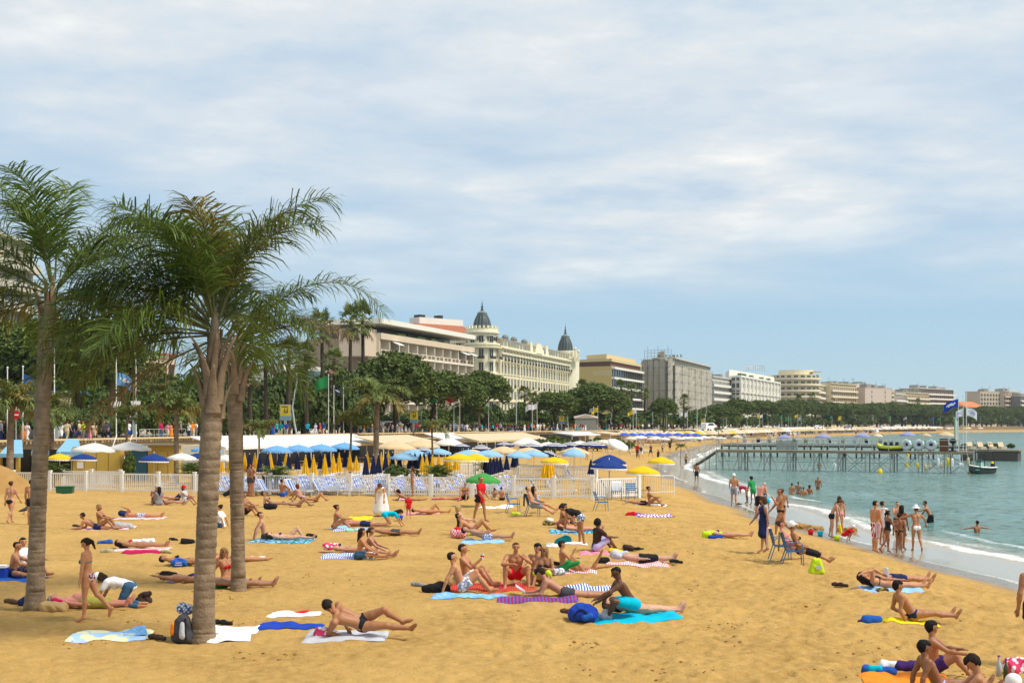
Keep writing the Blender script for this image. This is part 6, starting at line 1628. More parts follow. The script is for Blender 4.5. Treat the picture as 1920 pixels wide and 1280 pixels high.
# --- loungers with blue and white striped cloth
M_ls=pattern_mat('lounger_stripe','stripes',(0.025,0.09,0.40),(0.50,0.54,0.64),1.1,rot=(0,0,R(90)))
def lounger_proto():
 r=empty('sun_lounger',(0,0,0))
 fr=MB()
 for s_ in(-1,1):
  fr.bar((-0.55,s_*0.31,0.30),(0.95,s_*0.31,0.30),0.04);fr.bar((-0.52,s_*0.31,0.30),(-0.92,s_*0.31,0.98),0.04)
 fr.bar((0.95,-0.33,0.30),(0.95,0.33,0.30),0.04);fr.bar((-0.92,-0.33,0.98),(-0.92,0.33,0.98),0.04)
 fr.build('frame',M_wpaint,r)
 lg=MB();lg.bar((0,0,0),(0.06,0,0.30),0.04);lme=lg.mesh('leg',M_wpaint)
 for x in(-0.5,0.75):
  for s_ in(-1,1):link('leg',lme,r,(x,s_*0.31,-0.02))
 c=MB();c.add([(0.93,-0.29,0.31),(0.93,0.29,0.31),(0.2,0.29,0.26),(0.2,-0.29,0.26),(-0.52,0.29,0.31),(-0.52,-0.29,0.31),(-0.91,0.29,0.98),(-0.91,-0.29,0.98)],[(0,1,2,3),(3,2,4,5),(5,4,6,7)])
 c.build('sling',M_ls,r)
 return r
LP=lounger_proto();first=True;nl={}
for row in range(7):
 Y=68.8+row*1.15
 for k in range(12):
  px=420+row*5+k*48+rnd.uniform(-6,6)
  if 860<px<905 and row<4 or px>975:continue
  if rnd.random()<0.12:continue
  lb='%s blue striped lounger from the left in lounger row %s behind the fence'%(ORD[nl.get(row,0)],['one','two','three','four','five','six','seven','eight','nine','ten','eleven','twelve','thirteen'][row]);nl[row]=nl.get(row,0)+1
  loc=((px-CX)/F_PX*Y,Y,0.02)
  if first:
   LP.location=loc;LP.rotation_euler=(0,0,-0.4);LP.scale=(.86,)*3;tag(LP,lb,'sun lounger','striped loungers behind the fence');first=False
  else:copy_thing(LP,loc,-0.4+rnd.uniform(-0.2,0.2),lb)
for px,Y,lb in((1022,68.5,'blue striped lounger alone right of the fence middle, near the yellow umbrella'),(1052,69.0,'blue striped lounger behind the fence left of the tall post'),(1125,69.5,'striped lounger under the navy double parasol'),(318,76,'blue lounger behind the fence left of the paired palms'),(344,76.5,'blue lounger next to the yellow spiky plant'),(1150,72,'lounger under the lower navy parasol'),(1085,84,'blue lounger behind the far picket fence'),(1060,84.5,'lounger left of the far fence post')):
 copy_thing(LP,((px-CX)/F_PX*Y,Y,0.02),rnd.uniform(-0.3,0.3),lb)
for i in range(120):
 Y=rnd.uniform(270,640);x0,x1=float(prom_x(Y))+2.5,float(shore_x(Y))-2.5
 X=x0+(x1-x0)*rnd.uniform(0.1,0.95)
 o=copy_thing(LP,(X,Y,gz(X,Y)),rnd.uniform(0,6),'lounger in the crowded rows on the far curve of the beach',rnd.uniform(1.0,1.6),'loungers on the far curve')
 for ch in o.children:
  if ch.name.startswith('sling'):ch.material_slots[0].link='OBJECT';ch.material_slots[0].material=cmat(rnd.choice(['navy','white','darkgrey','brown','blue','beige']))
# --- yellow huts, blue awnings, stair and sand heap on the left
M_hut=mat('yellow_hut',(0.56,0.38,0.075),0.8,0.10,0.8);M_hutd=mat('interior_shade',(0.030,0.028,0.025),0.8);M_bawn=mat('blue_awning',(0.26,0.52,0.70),0.8,0.06,1.0,trans=0.15)  # near-black colour stands for the shade inside hut and cafes
def PX(px,Y):return(px-CX)/F_PX*Y
r=empty('beach_hut',(PX(30,88),88,0),label='yellow beach hut under pale blue awnings at the left edge',cat='hut')
mb=MB()
for a,b_ in((-60,4),(31,37),(61,70)):mb.box(((PX(a,88)+PX(b_,88))/2-r.location.x,0,1.05),(PX(b_,88)-PX(a,88),0.3,2.1))
mb.box(((PX(-60,88)+PX(140,88))/2-r.location.x,-0.05,0.28),(PX(140,88)-PX(-60,88),0.3,0.56));mb.build('wall',M_hut,r)
mb=MB();mb.box(((PX(-60,88)+PX(140,88))/2-r.location.x,0.5,1.1),(PX(140,88)-PX(-60,88),0.2,2.0));mb.build('shade_panel',M_hutd,r)  # dark sheet behind the wall gaps, painted shade of the interior
for a,b_,zt_,zb_ in((-50,5,2.75,1.95),(6,60,2.75,1.85),(64,108,2.75,1.98),(110,168,2.8,1.98)):
 mb=MB();x0,x1=PX(a,88)-r.location.x,PX(b_,88)-r.location.x
 mb.add([(x0,1.6,zt_),(x1-1.3,1.6,zt_),(x1,-1.6,zb_),(x0+0.4,-1.6,zb_),(x0,1.6,zt_-.05),(x1-1.3,1.6,zt_-.05),(x1,-1.6,zb_-.25),(x0+0.4,-1.6,zb_-.25)],[(0,3,2,1),(4,5,6,7),(3,7,6,2),(1,2,6,5),(0,4,7,3)]);mb.build('awning',M_bawn,r)
r=empty('beach_hut',(PX(180,87),87,0),label='yellow hut with plank doors and a small white notice, behind the navy parasol',cat='hut')
x0,x1=PX(136,87)-r.location.x,PX(226,87)-r.location.x
mb=MB();mb.box(((x0+x1)/2,0.4,1.15),(x1-x0,0.8,2.3));mb.build('wall',M_hut,r)
for i in range(4):
 mb=MB();mb.box((x0+(x1-x0)*(i+0.5)/4,-0.03,1.0),((x1-x0)/4-0.06,0.06,1.9));mb.build('door',mat('hut_door',(0.60,0.42,0.09),0.75,0.1,1.5),r)
mb=MB();mb.box((PX(151,87)-r.location.x,-0.08,1.05),(0.42,0.03,0.42));mb.build('notice',M_wpaint,r)
r=empty('beach_hut',(PX(292,87),87,0),label='yellow hut with a blue side panel beside the stair',cat='hut')
x0,x1=PX(277,87)-r.location.x,PX(334,87)-r.location.x;xb=PX(247,87)-r.location.x
mb=MB();mb.box(((x0+x1)/2,0.4,1.2),(x1-x0,0.8,2.4));mb.build('wall',M_hut,r)
mb=MB();mb.box(((xb+x0)/2-0.02,0.2,1.05),(x0-xb-0.06,0.5,2.1));mb.build('blue_panel',mat('hut_blue',(0.05,0.16,0.26),0.7),r)
mb=MB();mb.box(((xb+x1)/2,0.3,2.45),(x1-xb+0.4,1.6,0.12));mb.build('roof',mat('hut_roof',(0.35,0.30,0.20)),r)
for i in range(3):
 mb=MB();mb.box((x0+(x1-x0)*(i+0.5)/3,-0.03,1.0),((x1-x0)/3-0.06,0.06,1.95));mb.build('door',MATS['hut_door'],r)
r=empty('staircase',(PX(214,88.5),88.5,0),label='dark stair with pale handrails climbing to the promenade behind the huts',cat='stairs')
for i in range(9):
 mb=MB();mb.box((0.0,0.28*i,0.25*i+0.1),(1.0,0.30,0.06));mb.build('step',mat('dark_step',(0.08,0.09,0.10),0.7),r)
for s_ in(-0.55,0.55):
 mb=MB();mb.bar((s_,-0.2,0.8),(s_,2.4,3.1),0.05);mb.bar((s_,-0.2,0),(s_,-0.2,0.85),0.05);mb.bar((s_,1.1,1.0),(s_,1.1,1.95),0.05);mb.build('handrail',M_wpaint,r)
def pavilion(px0,px1,Y0,Y1,ytop,ybot,label,rm,nseg,depth=5.0,wallm=None,divider=True):
 p0,p1=Vector((PX(px0,Y0),Y0,0)),Vector((PX(px1,Y1),Y1,0));d=p1-p0;Ln=d.length;u=d.normalized();n_=Vector((u.y,-u.x,0));ang=math.atan2(u.y,u.x)
 r=empty('beach_pavilion',p0,rz=ang,label=label,cat='beach cafe',group='beach cafes below the promenade')
 zt_=EYE-(ytop-HY)/F_PX*Y0;zb_=EYE-(ybot-HY)/F_PX*Y0
 for i in range(nseg):
  a,b_=Ln*i/nseg+0.05,Ln*(i+1)/nseg-0.05
  mb=MB();mb.add([(a,2.2,zt_),(b_,2.2,zt_),(b_,-1.2,zb_),(a,-1.2,zb_),(a,2.2,zt_-.06),(b_,2.2,zt_-.06),(b_,-1.2,zb_-.22),(a,-1.2,zb_-.22)],[(0,3,2,1),(4,5,6,7),(3,7,6,2),(1,2,6,5),(0,4,7,3)]);mb.build('awning',rm,r)
  mb=MB();mb.tube([(a,-1.05,0),(a,-1.05,zb_-0.1)],0.05,6);mb.build('post',M_pole,r)
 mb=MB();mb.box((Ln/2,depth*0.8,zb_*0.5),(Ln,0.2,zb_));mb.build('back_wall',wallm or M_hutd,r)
 for i in range(max(2,nseg)):
  mb=MB();x=Ln*(i+0.5)/max(2,nseg);mb.box((x,0.6,0.40),(0.9,0.9,0.06));mb.tube([(x,0.6,0),(x,0.6,0.4)],0.05,6);mb.build('table',M_wpaint,r)
 return r
M_roofw=mat('awning_white',(0.80,0.80,0.78),0.75,0.04,0.5,trans=0.1);M_roofb=mat('awning_beige',(0.66,0.53,0.34),0.8,0.06,0.5,trans=0.1)
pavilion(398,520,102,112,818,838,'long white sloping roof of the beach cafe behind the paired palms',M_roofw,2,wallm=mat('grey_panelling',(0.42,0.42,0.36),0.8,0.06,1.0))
pavilion(522,700,113,135,817,836,'white roofed beach cafe behind the row of light blue parasols',M_roofw,5)
pavilion(700,800,128,145,817,831,'beach cafe with pale striped awnings behind the bushy palm',M_roofb,5)
pavilion(826,880,150,158,812,826,'small white kiosk roof left of the long beige roof',M_roofw,2)
pavilion(880,1010,150,178,813,826,'long beige roof of the beach cafe in front of the domed hotel',M_roofb,9)
pavilion(1060,1132,190,205,810,814,'long flat white awning right of the hedge',M_roofw,3)
pavilion(1132,1160,200,208,809,813,'beige flat roofed kiosk right of the long white awning',M_roofb,1,wallm=M_roofb)
for i,(a,b_) in enumerate(((1300,1380),(1390,1455),(1462,1545),(1555,1640),(1652,1765))):
 Ya,Yb=promY(a)*.985,promY(b_)*.985
 pavilion(a,b_,Ya,Yb,HY+1.0*F_PX/Ya,HY+1.45*F_PX/Ya,'%s long pale cafe roof from the left below the far promenade'%ORD[i],M_roofb if i%2 else M_roofw,3)
r=empty('sand_heap',(PX(-4,71.5),71.5,0.0),label='big heap of brown sand at the left end of the picket fence',cat='sand heap')
V_,th_=[],40
for i in range(24):
 for k in range(th_):
  t=i/23;a=2*math.pi*k/th_;rr_=2.1*t*(1+0.12*math.sin(3*a)+0.05*math.sin(7*a));x,y=rr_*math.cos(a),rr_*math.sin(a)*0.9
  V_.append((x,y,1.62*(1-t**1.35)+0.10*(float(vnoise(x*2+9,y*2,3))-0.5)*(t<0.97)-0.06*t))
Fh_=np.array([(i*th_+k,i*th_+(k+1)%th_,(i+1)*th_+(k+1)%th_,(i+1)*th_+k) for i in range(23) for k in range(th_)])
link('heap',np_mesh('heap',np.array(V_),Fh_,mat('damp_sand',(0.36,0.205,0.065),0.95,0.2,2.0,0.8,12)),r)
r=empty('crate',at(122,924),rz=0.1,label='dark green plastic box on the sand in front of the fence',cat='box')
mb=MB();mb.box((0,0,0.17),(0.85,0.5,0.34),taper=1.06);mb.build('tub',mat('green_plastic',(0.012,0.10,0.045),0.5),r)
mb=MB();mb.box((0,0,0.36),(0.95,0.56,0.05));mb.build('lid',MATS['green_plastic'],r)
# --- blue metal chairs
def chair_proto():
 r=empty('beach_chair',(0,0,0));m=mat('chair_blue',C_['chairblue'],0.45,0.1,3.0)
 tb=MB()
 for s_ in(-1,1):
  tb2=MB();tb2.tube([(0.24,s_*0.25,0),(0.22,s_*0.25,0.40),(0.20,s_*0.26,0.60),(0.12,s_*0.26,0.645),(-0.16,s_*0.26,0.63),(-0.24,s_*0.25,0.56)],0.014,5);tb2.build('armrest',m,r)
  lg=MB();lg.tube([(-0.34,s_*0.23,0),(-0.20,s_*0.23,0.42),(-0.33,s_*0.23,0.88)],0.015,5);lg.build('leg',m,r)
  l2=MB();l2.bar((0.22,s_*0.23,0.41),(-0.22,s_*0.23,0.40),0.03);l2.build('seat_rail',m,r)
 sl=MB();sl.box((0,0,0),(0.07,0.46,0.014));sme=sl.mesh('slat',m)
 for i in range(5):link('slat',sme,r,(0.19-0.092*i,0,0.425-0.004*i))
 for i in range(4):link('slat',sme,r,(-0.235-0.028*i,0,0.53+0.098*i),rot=(0,R(75),0))
 return r
CH=chair_proto();chairs=[(963,962,10,'blue metal chair facing right, lime bag beneath it'),(1128,958,10,'empty blue metal chair standing alone left of the purple striped towel'),(1156,936,-95,'blue metal chair with a white towel over its back, facing the fence end'),(1185,938,-80,'empty blue metal chair next to the towel covered one'),(717,930,-85,'blue metal chair by the fence behind the woman in white'),(586,925,-95,'blue metal chair by the fence behind the sunbathing group')]
first=True
for px,py,hd,lb in chairs:
 q=at(px,py)
 if first:CH.location=q;CH.rotation_euler=(0,0,R(hd));tag(CH,lb,'chair','blue metal beach chairs');first=False
 else:copy_thing(CH,q,R(hd),lb)
q=at(1000,966);ch1=copy_thing(CH,q,R(8),'occupied blue metal chair hung with a black jacket and white towel')
q1=at(1488,1060);ch2=copy_thing(CH,q1,R(-6),'blue metal chair with a patterned towel under the woman in the white cap')
q2=at(1470,1052);ch3=copy_thing(CH,q2+Vector((0,0.35,0)),R(-4),'blue metal chair with a pale pink towel on its back, behind the white cap woman')
# ------------------------------------------------------------- jetties, boats, buoys
M_steel=mat('galvanised_tube',(0.42,0.43,0.39),0.5,0.2,1.0);M_deck=mat('deck_plank',(0.30,0.25,0.18),0.85,0.25,1.5);M_dkdeck=mat('dark_deck',(0.10,0.085,0.07),0.85,0.2,1.0)
A_,B_=Vector((21.2,133.0,0)),Vector((44.0,122.0,0))
u_=(B_-A_).normalized();n_=Vector((-u_.y,u_.x,0));Lp=(B_-A_).length;ang=math.atan2(u_.y,u_.x)
DZ=1.18
r=empty('jetty',(A_.x,A_.y,WATER),rz=ang,label='near scaffold jetty on cross braced tube legs with inflatables on its deck',cat='jetty')
z0=DZ-WATER
nP=46
pl=MB();pl.box((0,0,0),(Lp/nP-0.03,2.6,0.07));plm=pl.mesh('plank',M_deck)
for i in range(nP):link('plank',plm,r,(Lp*(i+0.5)/nP,1.3,z0+rnd.uniform(-0.006,0.006)))
mb=MB()
for y in(0.05,2.55):mb.box((Lp/2,y,z0-0.14),(Lp,0.10,0.18))
mb.build('beam',M_deck,r)
nb_=11
lg=MB();lg.tube([(0,0,-2.5),(0,0,z0-0.05)],0.075,6);lgm=lg.mesh('leg',M_steel)
rp=MB();rp.tube([(0,0,z0),(0,0,z0+1.15)],0.04,5);rpm=rp.mesh('rail_post',M_steel)
for i in range(nb_):
 x=Lp*i/(nb_-1)
 for y in(0.1,2.5):
  for dx in((-0.14,0.14) if i%2 else(0.0,)):link('leg',lgm,r,(x+dx,y,0))
 if i<nb_-1:
  x1=Lp*(i+1)/(nb_-1)
  for y in(0.1,2.5):
   for(za,zb) in(((-0.3,z0-0.2),(z0-0.2,-0.3)) if i>3 else((z0-0.2,-0.3),)) if False else((-0.3,z0-0.2),(z0-0.2,-0.3)):
    bm=MB()
    if i>4:bm.tube([(x,y,za),(x1,y,zb)],0.028,4)
    else:
     xm=(x+x1)/2;bm.tube([(x if za<0 else x1,y,z0-0.2),(xm-0.35 if za<0 else xm+0.35,y,-0.4)],0.03,4)
    bm.build('brace',M_steel,r)
  hm=MB();hm.tube([(x,0.1,z0*0.45),(x1,0.1,z0*0.45)],0.03,4);hm.build('brace',M_steel,r)
for i in range(17):
 for y in(0.12,2.48):link('rail_post',rpm,r,(Lp*i/16,y,0))
for y in(0.12,2.48):
 for z in(0.55,1.12):
  mb=MB();mb.tube([(0,y,z0+z),(Lp,y,z0+z)],0.028,5);mb.build('handrail',M_steel,r)
g0=on_plane(1262,877,-0.55)-Vector((A_.x,A_.y,WATER));g0=Matrix.Rotation(-ang,3,'Z')@g0
mb=MB();mb.bar((g0.x,1.3,g0.z),(0,1.3,z0),1.6,0.10);mb.build('gangway',M_deck,r)
for y in(0.55,2.05):
 mb=MB();mb.tube([(g0.x,y,g0.z+0.9),(0,y,z0+1.1)],0.03,5);mb.tube([(g0.x*0.5,y,(g0.z+z0)/2),(g0.x*0.5,y,(g0.z+z0)/2+1.0)],0.03,5);mb.tube([(g0.x,y,g0.z-0.3),(g0.x,y,g0.z+0.9)],0.03,5);mb.tube([(g0.x*0.5,y,-1.2),(g0.x*0.5,y,(g0.z+z0)/2)],0.04,5);mb.build('gangway_rail',M_steel,r)
mb=MB()
for x in np.linspace(6.4,8.4,16):mb.box((x,0.0,z0+0.55),(0.10,0.03,0.95))
o=mb.build('screen',mat('grey_screen',(0.36,0.36,0.33)),r);o['kind']='stuff'
def pier_pt(px,off=0.3,dz=0.0):
 k=(px-CX)/F_PX;t=(k*A_.y-A_.x)/(u_.x-k*u_.y)
 q=A_+u_*t+n_*off;return Vector((q.x,q.y,DZ+0.04+dz))
r=empty('inflatable_boat',pier_pt(1668,1.0),rz=ang,label='lime and navy inflatable boat with black seats lying on the jetty',cat='inflatable boat')
mb=MB();mb.tube([(-1.25,-0.35,0.62),(-1.0,-0.38,0.40),(0,-0.4,0.34),(1.0,-0.38,0.40),(1.3,-0.2,0.66),(1.0,0.38,0.42),(0,0.4,0.34),(-1.0,0.38,0.42),(-1.25,-0.3,0.62)],0.17,8);mb.build('tube',mat('lime_pvc',(0.62,0.70,0.01),0.35),r,smooth=True)
mb=MB();mb.box((0,0,0.16),(2.2,0.75,0.30),taper=1.18);mb.build('hull',mat('navy_pvc',(0.01,0.02,0.05),0.35),r)
sm=MB();sm.box((0,0,0.25),(0.34,0.5,0.42),taper=0.8);sme=sm.mesh('seat',mat('black_pvc',(0.012,0.012,0.014),0.4))
for x in(-0.55,0.0,0.55):link('seat',sme,r,(x,0,0.42))
for i,(px,lb) in enumerate(((1697,'white ringed towing tube with green spikes, left of the three on the jetty'),(1721,'white ringed towing tube with green spikes, middle of the three on the jetty'),(1744,'white ringed towing tube with green spikes, right of the three on the jetty'))):
 r=empty('towing_tube',pier_pt(px,0.7),rz=ang,label=lb,cat='towing tube',group='towing tubes stood on edge on the jetty')
 pts=[(0.36*math.cos(a),0,0.62+0.36*math.sin(a)) for a in np.linspace(0,2*math.pi,21)]
 mb=MB();mb.tube(pts,0.19,8,cap=False);mb.build('ring',mat('white_pvc',(0.66,0.72,0.80),0.35),r,smooth=True)
 mb=MB()
 for k in range(11):
  a=2*math.pi*k/11;c,s_=math.cos(a),math.sin(a);mb.tube([(0.50*c,0.05,0.62+0.50*s_),(0.64*c,0.05,0.62+0.64*s_)],[0.11,0.03],6)
 mb.build('spikes',mat('green_pvc',(0.06,0.45,0.08),0.4),r)
 mb=MB();mb.ball((0,0.12,0.62),0.24,10,6,sq=(1,0.35,1));mb.build('floor',mat('black_pvc',(0.012,0.012,0.014),0.4),r,smooth=True)
r=empty('cabinet',pier_pt(1767,1.2),rz=ang,label='brown wooden cabinet near the seaward end of the jetty',cat='cabinet')
mb=MB();mb.box((0,0,0.62),(0.75,0.6,1.24));mb.build('carcass',mat('red_brown_wood',(0.13,0.055,0.03)),r);mb=MB();mb.box((0,-0.32,0.62),(0.66,0.03,1.12));mb.build('door',mat('red_brown_wood2',(0.15,0.065,0.035)),r)
r=empty('outboard_motor',pier_pt(1782,1.1),rz=ang,label='dark outboard motors and gear piled at the end of the jetty',cat='motor')
mb=MB();mb.ball((0.1,0,1.0),0.34,8,6,sq=(1,.7,0.8));mb.build('cowling',mat('black_pvc',(0.012,0.012,0.014),0.4),r);mb=MB();mb.bar((0.1,0,0.1),(0.1,0,0.8),0.16);mb.bar((-0.3,0,0.05),(0.5,0,0.05),0.3,0.1);mb.build('shaft',mat('black_pvc',(0.012,0.012,0.014),0.4),r)
A2,B2=Vector((PX(1352,188),188,0)),Vector((PX(1812,172),172,0));u2=(B2-A2).normalized();L2=(B2-A2).length;an2=math.atan2(u2.y,u2.x);D2=0.95
r=empty('jetty',(A2.x,A2.y,WATER),rz=an2,label='second darker jetty behind the first, with lilac and beige parasols',cat='jetty');z2=D2-WATER
npk=40;pl=MB();pl.box((0,0,0),(L2/npk-0.05,4.0,0.12));plm2=pl.mesh('plank',M_dkdeck)
for i in range(npk):link('plank',plm2,r,(L2*(i+.5)/npk,2,z2))
lg=MB();lg.tube([(0,0,-2),(0,0,z2-.06)],0.12,6);lgm2=lg.mesh('leg',M_dkdeck)
for i in range(15):
 for y in(0.3,3.7):link('leg',lgm2,r,(L2*i/14,y,0))
mb=MB();mb.box((L2/2,0.05,z2-0.2),(L2,0.12,0.3));mb.build('beam',M_dkdeck,r)
for i in range(15):
 mb=MB();mb.tube([(L2*i/14,0.2,z2),(L2*i/14,0.2,z2+1.0)],0.04,5);mb.build('rail_post',M_steel,r)
mb=MB();mb.tube([(0,0.2,z2+1.0),(L2,0.2,z2+1.0)],0.035,5);mb.build('handrail',M_steel,r)
def p2(px,off=2.0):
 k=(px-CX)/F_PX;t=(k*A2.y-A2.x)/(u2.x-k*u2.y);q=A2+u2*t+Vector((-u2.y,u2.x,0))*off;return Vector((q.x,q.y,D2+0.06))
for col,px,yt,w,lb in(('lilac',1471,814,28,'lilac parasol on the second jetty, farthest left'),('lilac',1543,812.5,29,'lilac parasol on the second jetty above the gap left of the inflatable boat'),('lilac',1617,811,29,'lilac parasol on the second jetty, left of the inflatable boat'),('lilac',1702,809,29,'lilac parasol on the second jetty above the towing tubes'),('cream',1646,813,20,'small beige parasol on the second jetty between two lilac ones'),('beige',1737,812,20,'beige parasol with green edge on the second jetty'),('beige',1774,809,32,'big beige parasol at the end of the second jetty'),('cream',1382,815,24,'cream parasol at the shore end of the second jetty')):
 q=p2(px);parasol('parasol',px,yt,w,q.y,lb,'parasols on the second jetty',[fab(col)],z_ground=D2+0.06,flat=0.4)
for i in range(12):
 px=1395+i*23;q=p2(px,1.0);cnm=['first','second','third','fourth','fifth','sixth','seventh','eighth','ninth','tenth','eleventh','twelfth'][i]
 o=copy_thing(LP,q,an2+R(90)+rnd.uniform(-.3,.3),'%s lounger from the left on the second jetty'%cnm,group='loungers on the second jetty')
 for ch in o.children:
  if ch.name.startswith('sling'):ch.material_slots[0].link='OBJECT';ch.material_slots[0].material=cmat(['white','navy','beige'][i%3])
E0=Vector((PX(1858,168),168,WATER))
r=empty('platform',E0,rz=an2,label='low floating platform with shrubs and pale seats beyond the jetty end',cat='platform')
mb=MB();mb.box((0,0,1.35),(7.4,4.0,0.22));mb.build('deck',M_deck,r);mb=MB();mb.box((0,0,0.6),(7.0,3.8,1.2));mb.build('float',M_dkdeck,r)
for i in range(6):copy_thing(SHR[0],E0+Vector((-3.2+1.05*i+(0.9 if i==5 else 0),0.9,1.46)),1.0*i,'%s potted shrub from the left on the floating platform'%ORD[i],(0.55,0.55,0.62),'shrubs on the floating platform')
for i in range(4):
 q=empty('seat',E0+Vector((-2.8+1.35*i,-0.8,1.46)),rz=R(-80),label='%s pale beach seat from the left on the floating platform'%ORD[i],cat='seat',group='pale seats on the floating platform')
 mb=MB();mb.box((0,0,0.25),(0.8,0.75,0.3));mb.build('cushion',mat('beige_cushion',(0.62,0.50,0.33)),q);mb=MB();mb.add([(-0.4,-0.37,0.3),(-0.4,0.37,0.3),(-0.75,0.37,0.95),(-0.75,-0.37,0.95),(-0.28,-0.37,0.3),(-0.28,0.37,0.3),(-0.66,0.37,0.99),(-0.66,-0.37,0.99)],[(0,1,2,3),(4,7,6,5),(2,6,7,3),(0,3,7,4),(1,5,6,2),(0,4,5,1)]);mb.build('backrest',MATS['beige_cushion'],q)
fen=[(1733,872,.28,'yellow'),(1748,876,.3,'tan'),(1772,868,.48,'white'),(1778,873,.24,'tan'),(1757,875,.24,'tan'),(1790,866,.42,'yellow'),(1798,868,.48,'white'),(1813,872,.24,'white'),(1818,873,.26,'white'),(1828,865,.4,'tan')]
for i,(px,py,hl,c) in enumerate(fen):
 q=pier_pt(px-12,-0.3);q.z=EYE-(py-HY)/F_PX*q.y
 q.z=max(q.z,WATER+hl+0.05)
 r=empty('fender',q,label='%s boat fender hanging under the jetty, %s from the left'%({'yellow':'yellow','tan':'worn tan','white':'white'}[c],ORD[i]),cat='fender',group='fenders along the jetty')
 mb=MB();mb.lathe([(0,-hl),(0.09,-hl*0.95),(0.13,-hl*0.75),(0.13,hl*0.75),(0.09,hl*0.95),(0,hl)],10);mb.build('float',cmat({'yellow':'yellow','tan':'beige','white':'white'}[c]),r,smooth=True)
 mb=MB();mb.tube([(0,0,hl),(0,0.3,DZ-q.z-0.1)],0.015,4);mb.build('rope',M_wpaint,r)
for px,py,s_,lb in((1650,886,0.30,'yellow bell buoy on the water left of the fenders'),(1822,888,0.42,'large yellow buoy floating at the bow of the boat'),(1702,854,0.4,'small yellow buoy seen between the jetty legs'),(1700,873,0.3,'round yellow buoy under the towing tubes'),(1861,871,0.28,'yellow buoy behind the stern of the boat'),(1565,872,0.22,'white and green float near the swimmer by the jetty')):
 q=on_plane(px,py,WATER)
 r=empty('buoy',q,label=lb,cat='buoy',group='buoys near the jetty')
 mb=MB();mb.lathe([(0,-0.1),(s_*0.85,-0.05),(s_*0.9,s_*0.3),(s_*0.62,s_*0.6),(s_*0.55,s_*1.3),(0,s_*1.35)],12);mb.build('float',cmat('white' if 'white' in lb else 'yellow'),r,smooth=True)
 mb=MB();mb.tube([(0,0,s_*1.3),(0,0,s_*1.6)],0.05,6);mb.build('ring',M_steel,r)
q=on_plane(1839,888,WATER)
r=empty('motor_boat',q,rz=R(-152),label='small white motor boat with a black tube frame moored beside the jetty end',cat='motor boat')
hull=MB();sec=[(-1.5,0.62,0.10,0.62),(-0.6,0.68,0.06,0.60),(0.5,0.62,0.08,0.66),(1.2,0.36,0.2,0.76),(1.6,0.03,0.55,0.86)]
vs_,fs=[],[]
for x,w,zb,zt_ in sec:vs_+=[(x,-w,zt_),(x,-w*0.78,zb),(x,0,zb-0.16),(x,w*0.78,zb),(x,w,zt_)]
for i in range(4):
 for k in range(4):fs.append((i*5+k,i*5+k+1,(i+1)*5+k+1,(i+1)*5+k))
fs.append((4,3,2,1,0));hull.add(vs_,fs);hull.build('hull',mat('dark_hull',(0.06,0.07,0.07),0.3),r,smooth=False)
mb=MB()
for s_ in(-1,1):mb.tube([(x,s_*w,zt_) for x,w,zb,zt_ in sec],0.07,6)
mb.tube([(-1.5,-0.62,0.62),(-1.5,0.62,0.62)],0.06,6);mb.build('gunwale',M_wpaint,r)
mb=MB();mb.box((0,0,0.42),(2.3,1.0,0.06));mb.build('deck',mat('teal_deck',(0.16,0.48,0.42)),r)
mb=MB();mb.box((0.1,0,0.75),(0.5,0.55,0.7),taper=0.8);mb.build('console',mat('mint_console',(0.30,0.58,0.50)),r)
mb=MB();mb.add([(0.32,-0.32,1.1),(0.32,0.32,1.1),(0.15,0.28,1.45),(0.15,-0.28,1.45)],[(0,1,2,3)]);mb.build('windscreen',mat('screen_glass',(0.10,0.25,0.22),0.1),r)
mb=MB()
for x in(-1.2,0.75):
 mb.tube([(x,-0.6,0.62),(x*0.85,-0.52,2.05),(x*0.8,0,2.15),(x*0.85,0.52,2.05),(x,0.6,0.62)],0.035,5)
for y in(-0.52,0.52):mb.tube([(-1.02,y,2.05),(0.64,y,2.05)],0.035,5)
mb.tube([(-0.9,0,2.1),(-1.2,0,2.9),(-1.25,0.4,2.9),(-1.25,-0.4,2.9)],0.03,5);mb.build('tube_frame',mat('black_tube',(0.02,0.02,0.02),0.4),r)
mb=MB();mb.box((-1.62,0,0.72),(0.25,0.3,0.5));mb.build('outboard',MATS['black_tube'],r)
# ------------------------------------------------------------- promenade: flags, lamps, posters, kiosk, traffic
FLAGS={}
def flag_mesh(col,mark=None,droop=0.55,w=1.0,h=0.62,seed=1):
 key=(col,mark,round(w,1),round(h,1),seed%3)
 if key in FLAGS:return FLAGS[key]
 mb=MB();nx,ny=10,6;rr=random.Random(seed)
 ph=rr.uniform(0,6)
 def P(i,j):
  t=i/nx;x=-w*t*(1-0.15*t);z=-h*j/ny-droop*w*t*t*0.7+0.03*math.sin(9*t+j*0.5+ph);y=0.13*w*math.sin(6.5*t+0.7*j/ny+ph)*t
  return(x,y,z)
 vs_=[P(i,j) for i in range(nx+1) for j in range(ny+1)]
 fs=[(i*(ny+1)+j,i*(ny+1)+j+1,(i+1)*(ny+1)+j+1,(i+1)*(ny+1)+j) for i in range(nx) for j in range(ny)]
 mi=[0]*len(fs)
 if mark:
  for q,(i,j) in enumerate((a,b) for a in range(nx) for b in range(ny)):
   if mark=='word' and j in(2,3) and 2<=i<=7 and(i+j)%5!=0:mi[q]=1
   if mark=='diag' and i+j>8:mi[q]=1
 mb.v,mb.f,mb.mi=vs_,fs,mi
 mc={'white':'royal','red':'white'}.get(col,'white')
 FLAGS[key]=mb.mesh('flag',[mat('flag_'+col,C_[col],0.8,trans=0.3),mat('flag_mark_'+mc,C_['lilac'] if mc=='royal' else C_[mc],0.8)],True);return FLAGS[key]
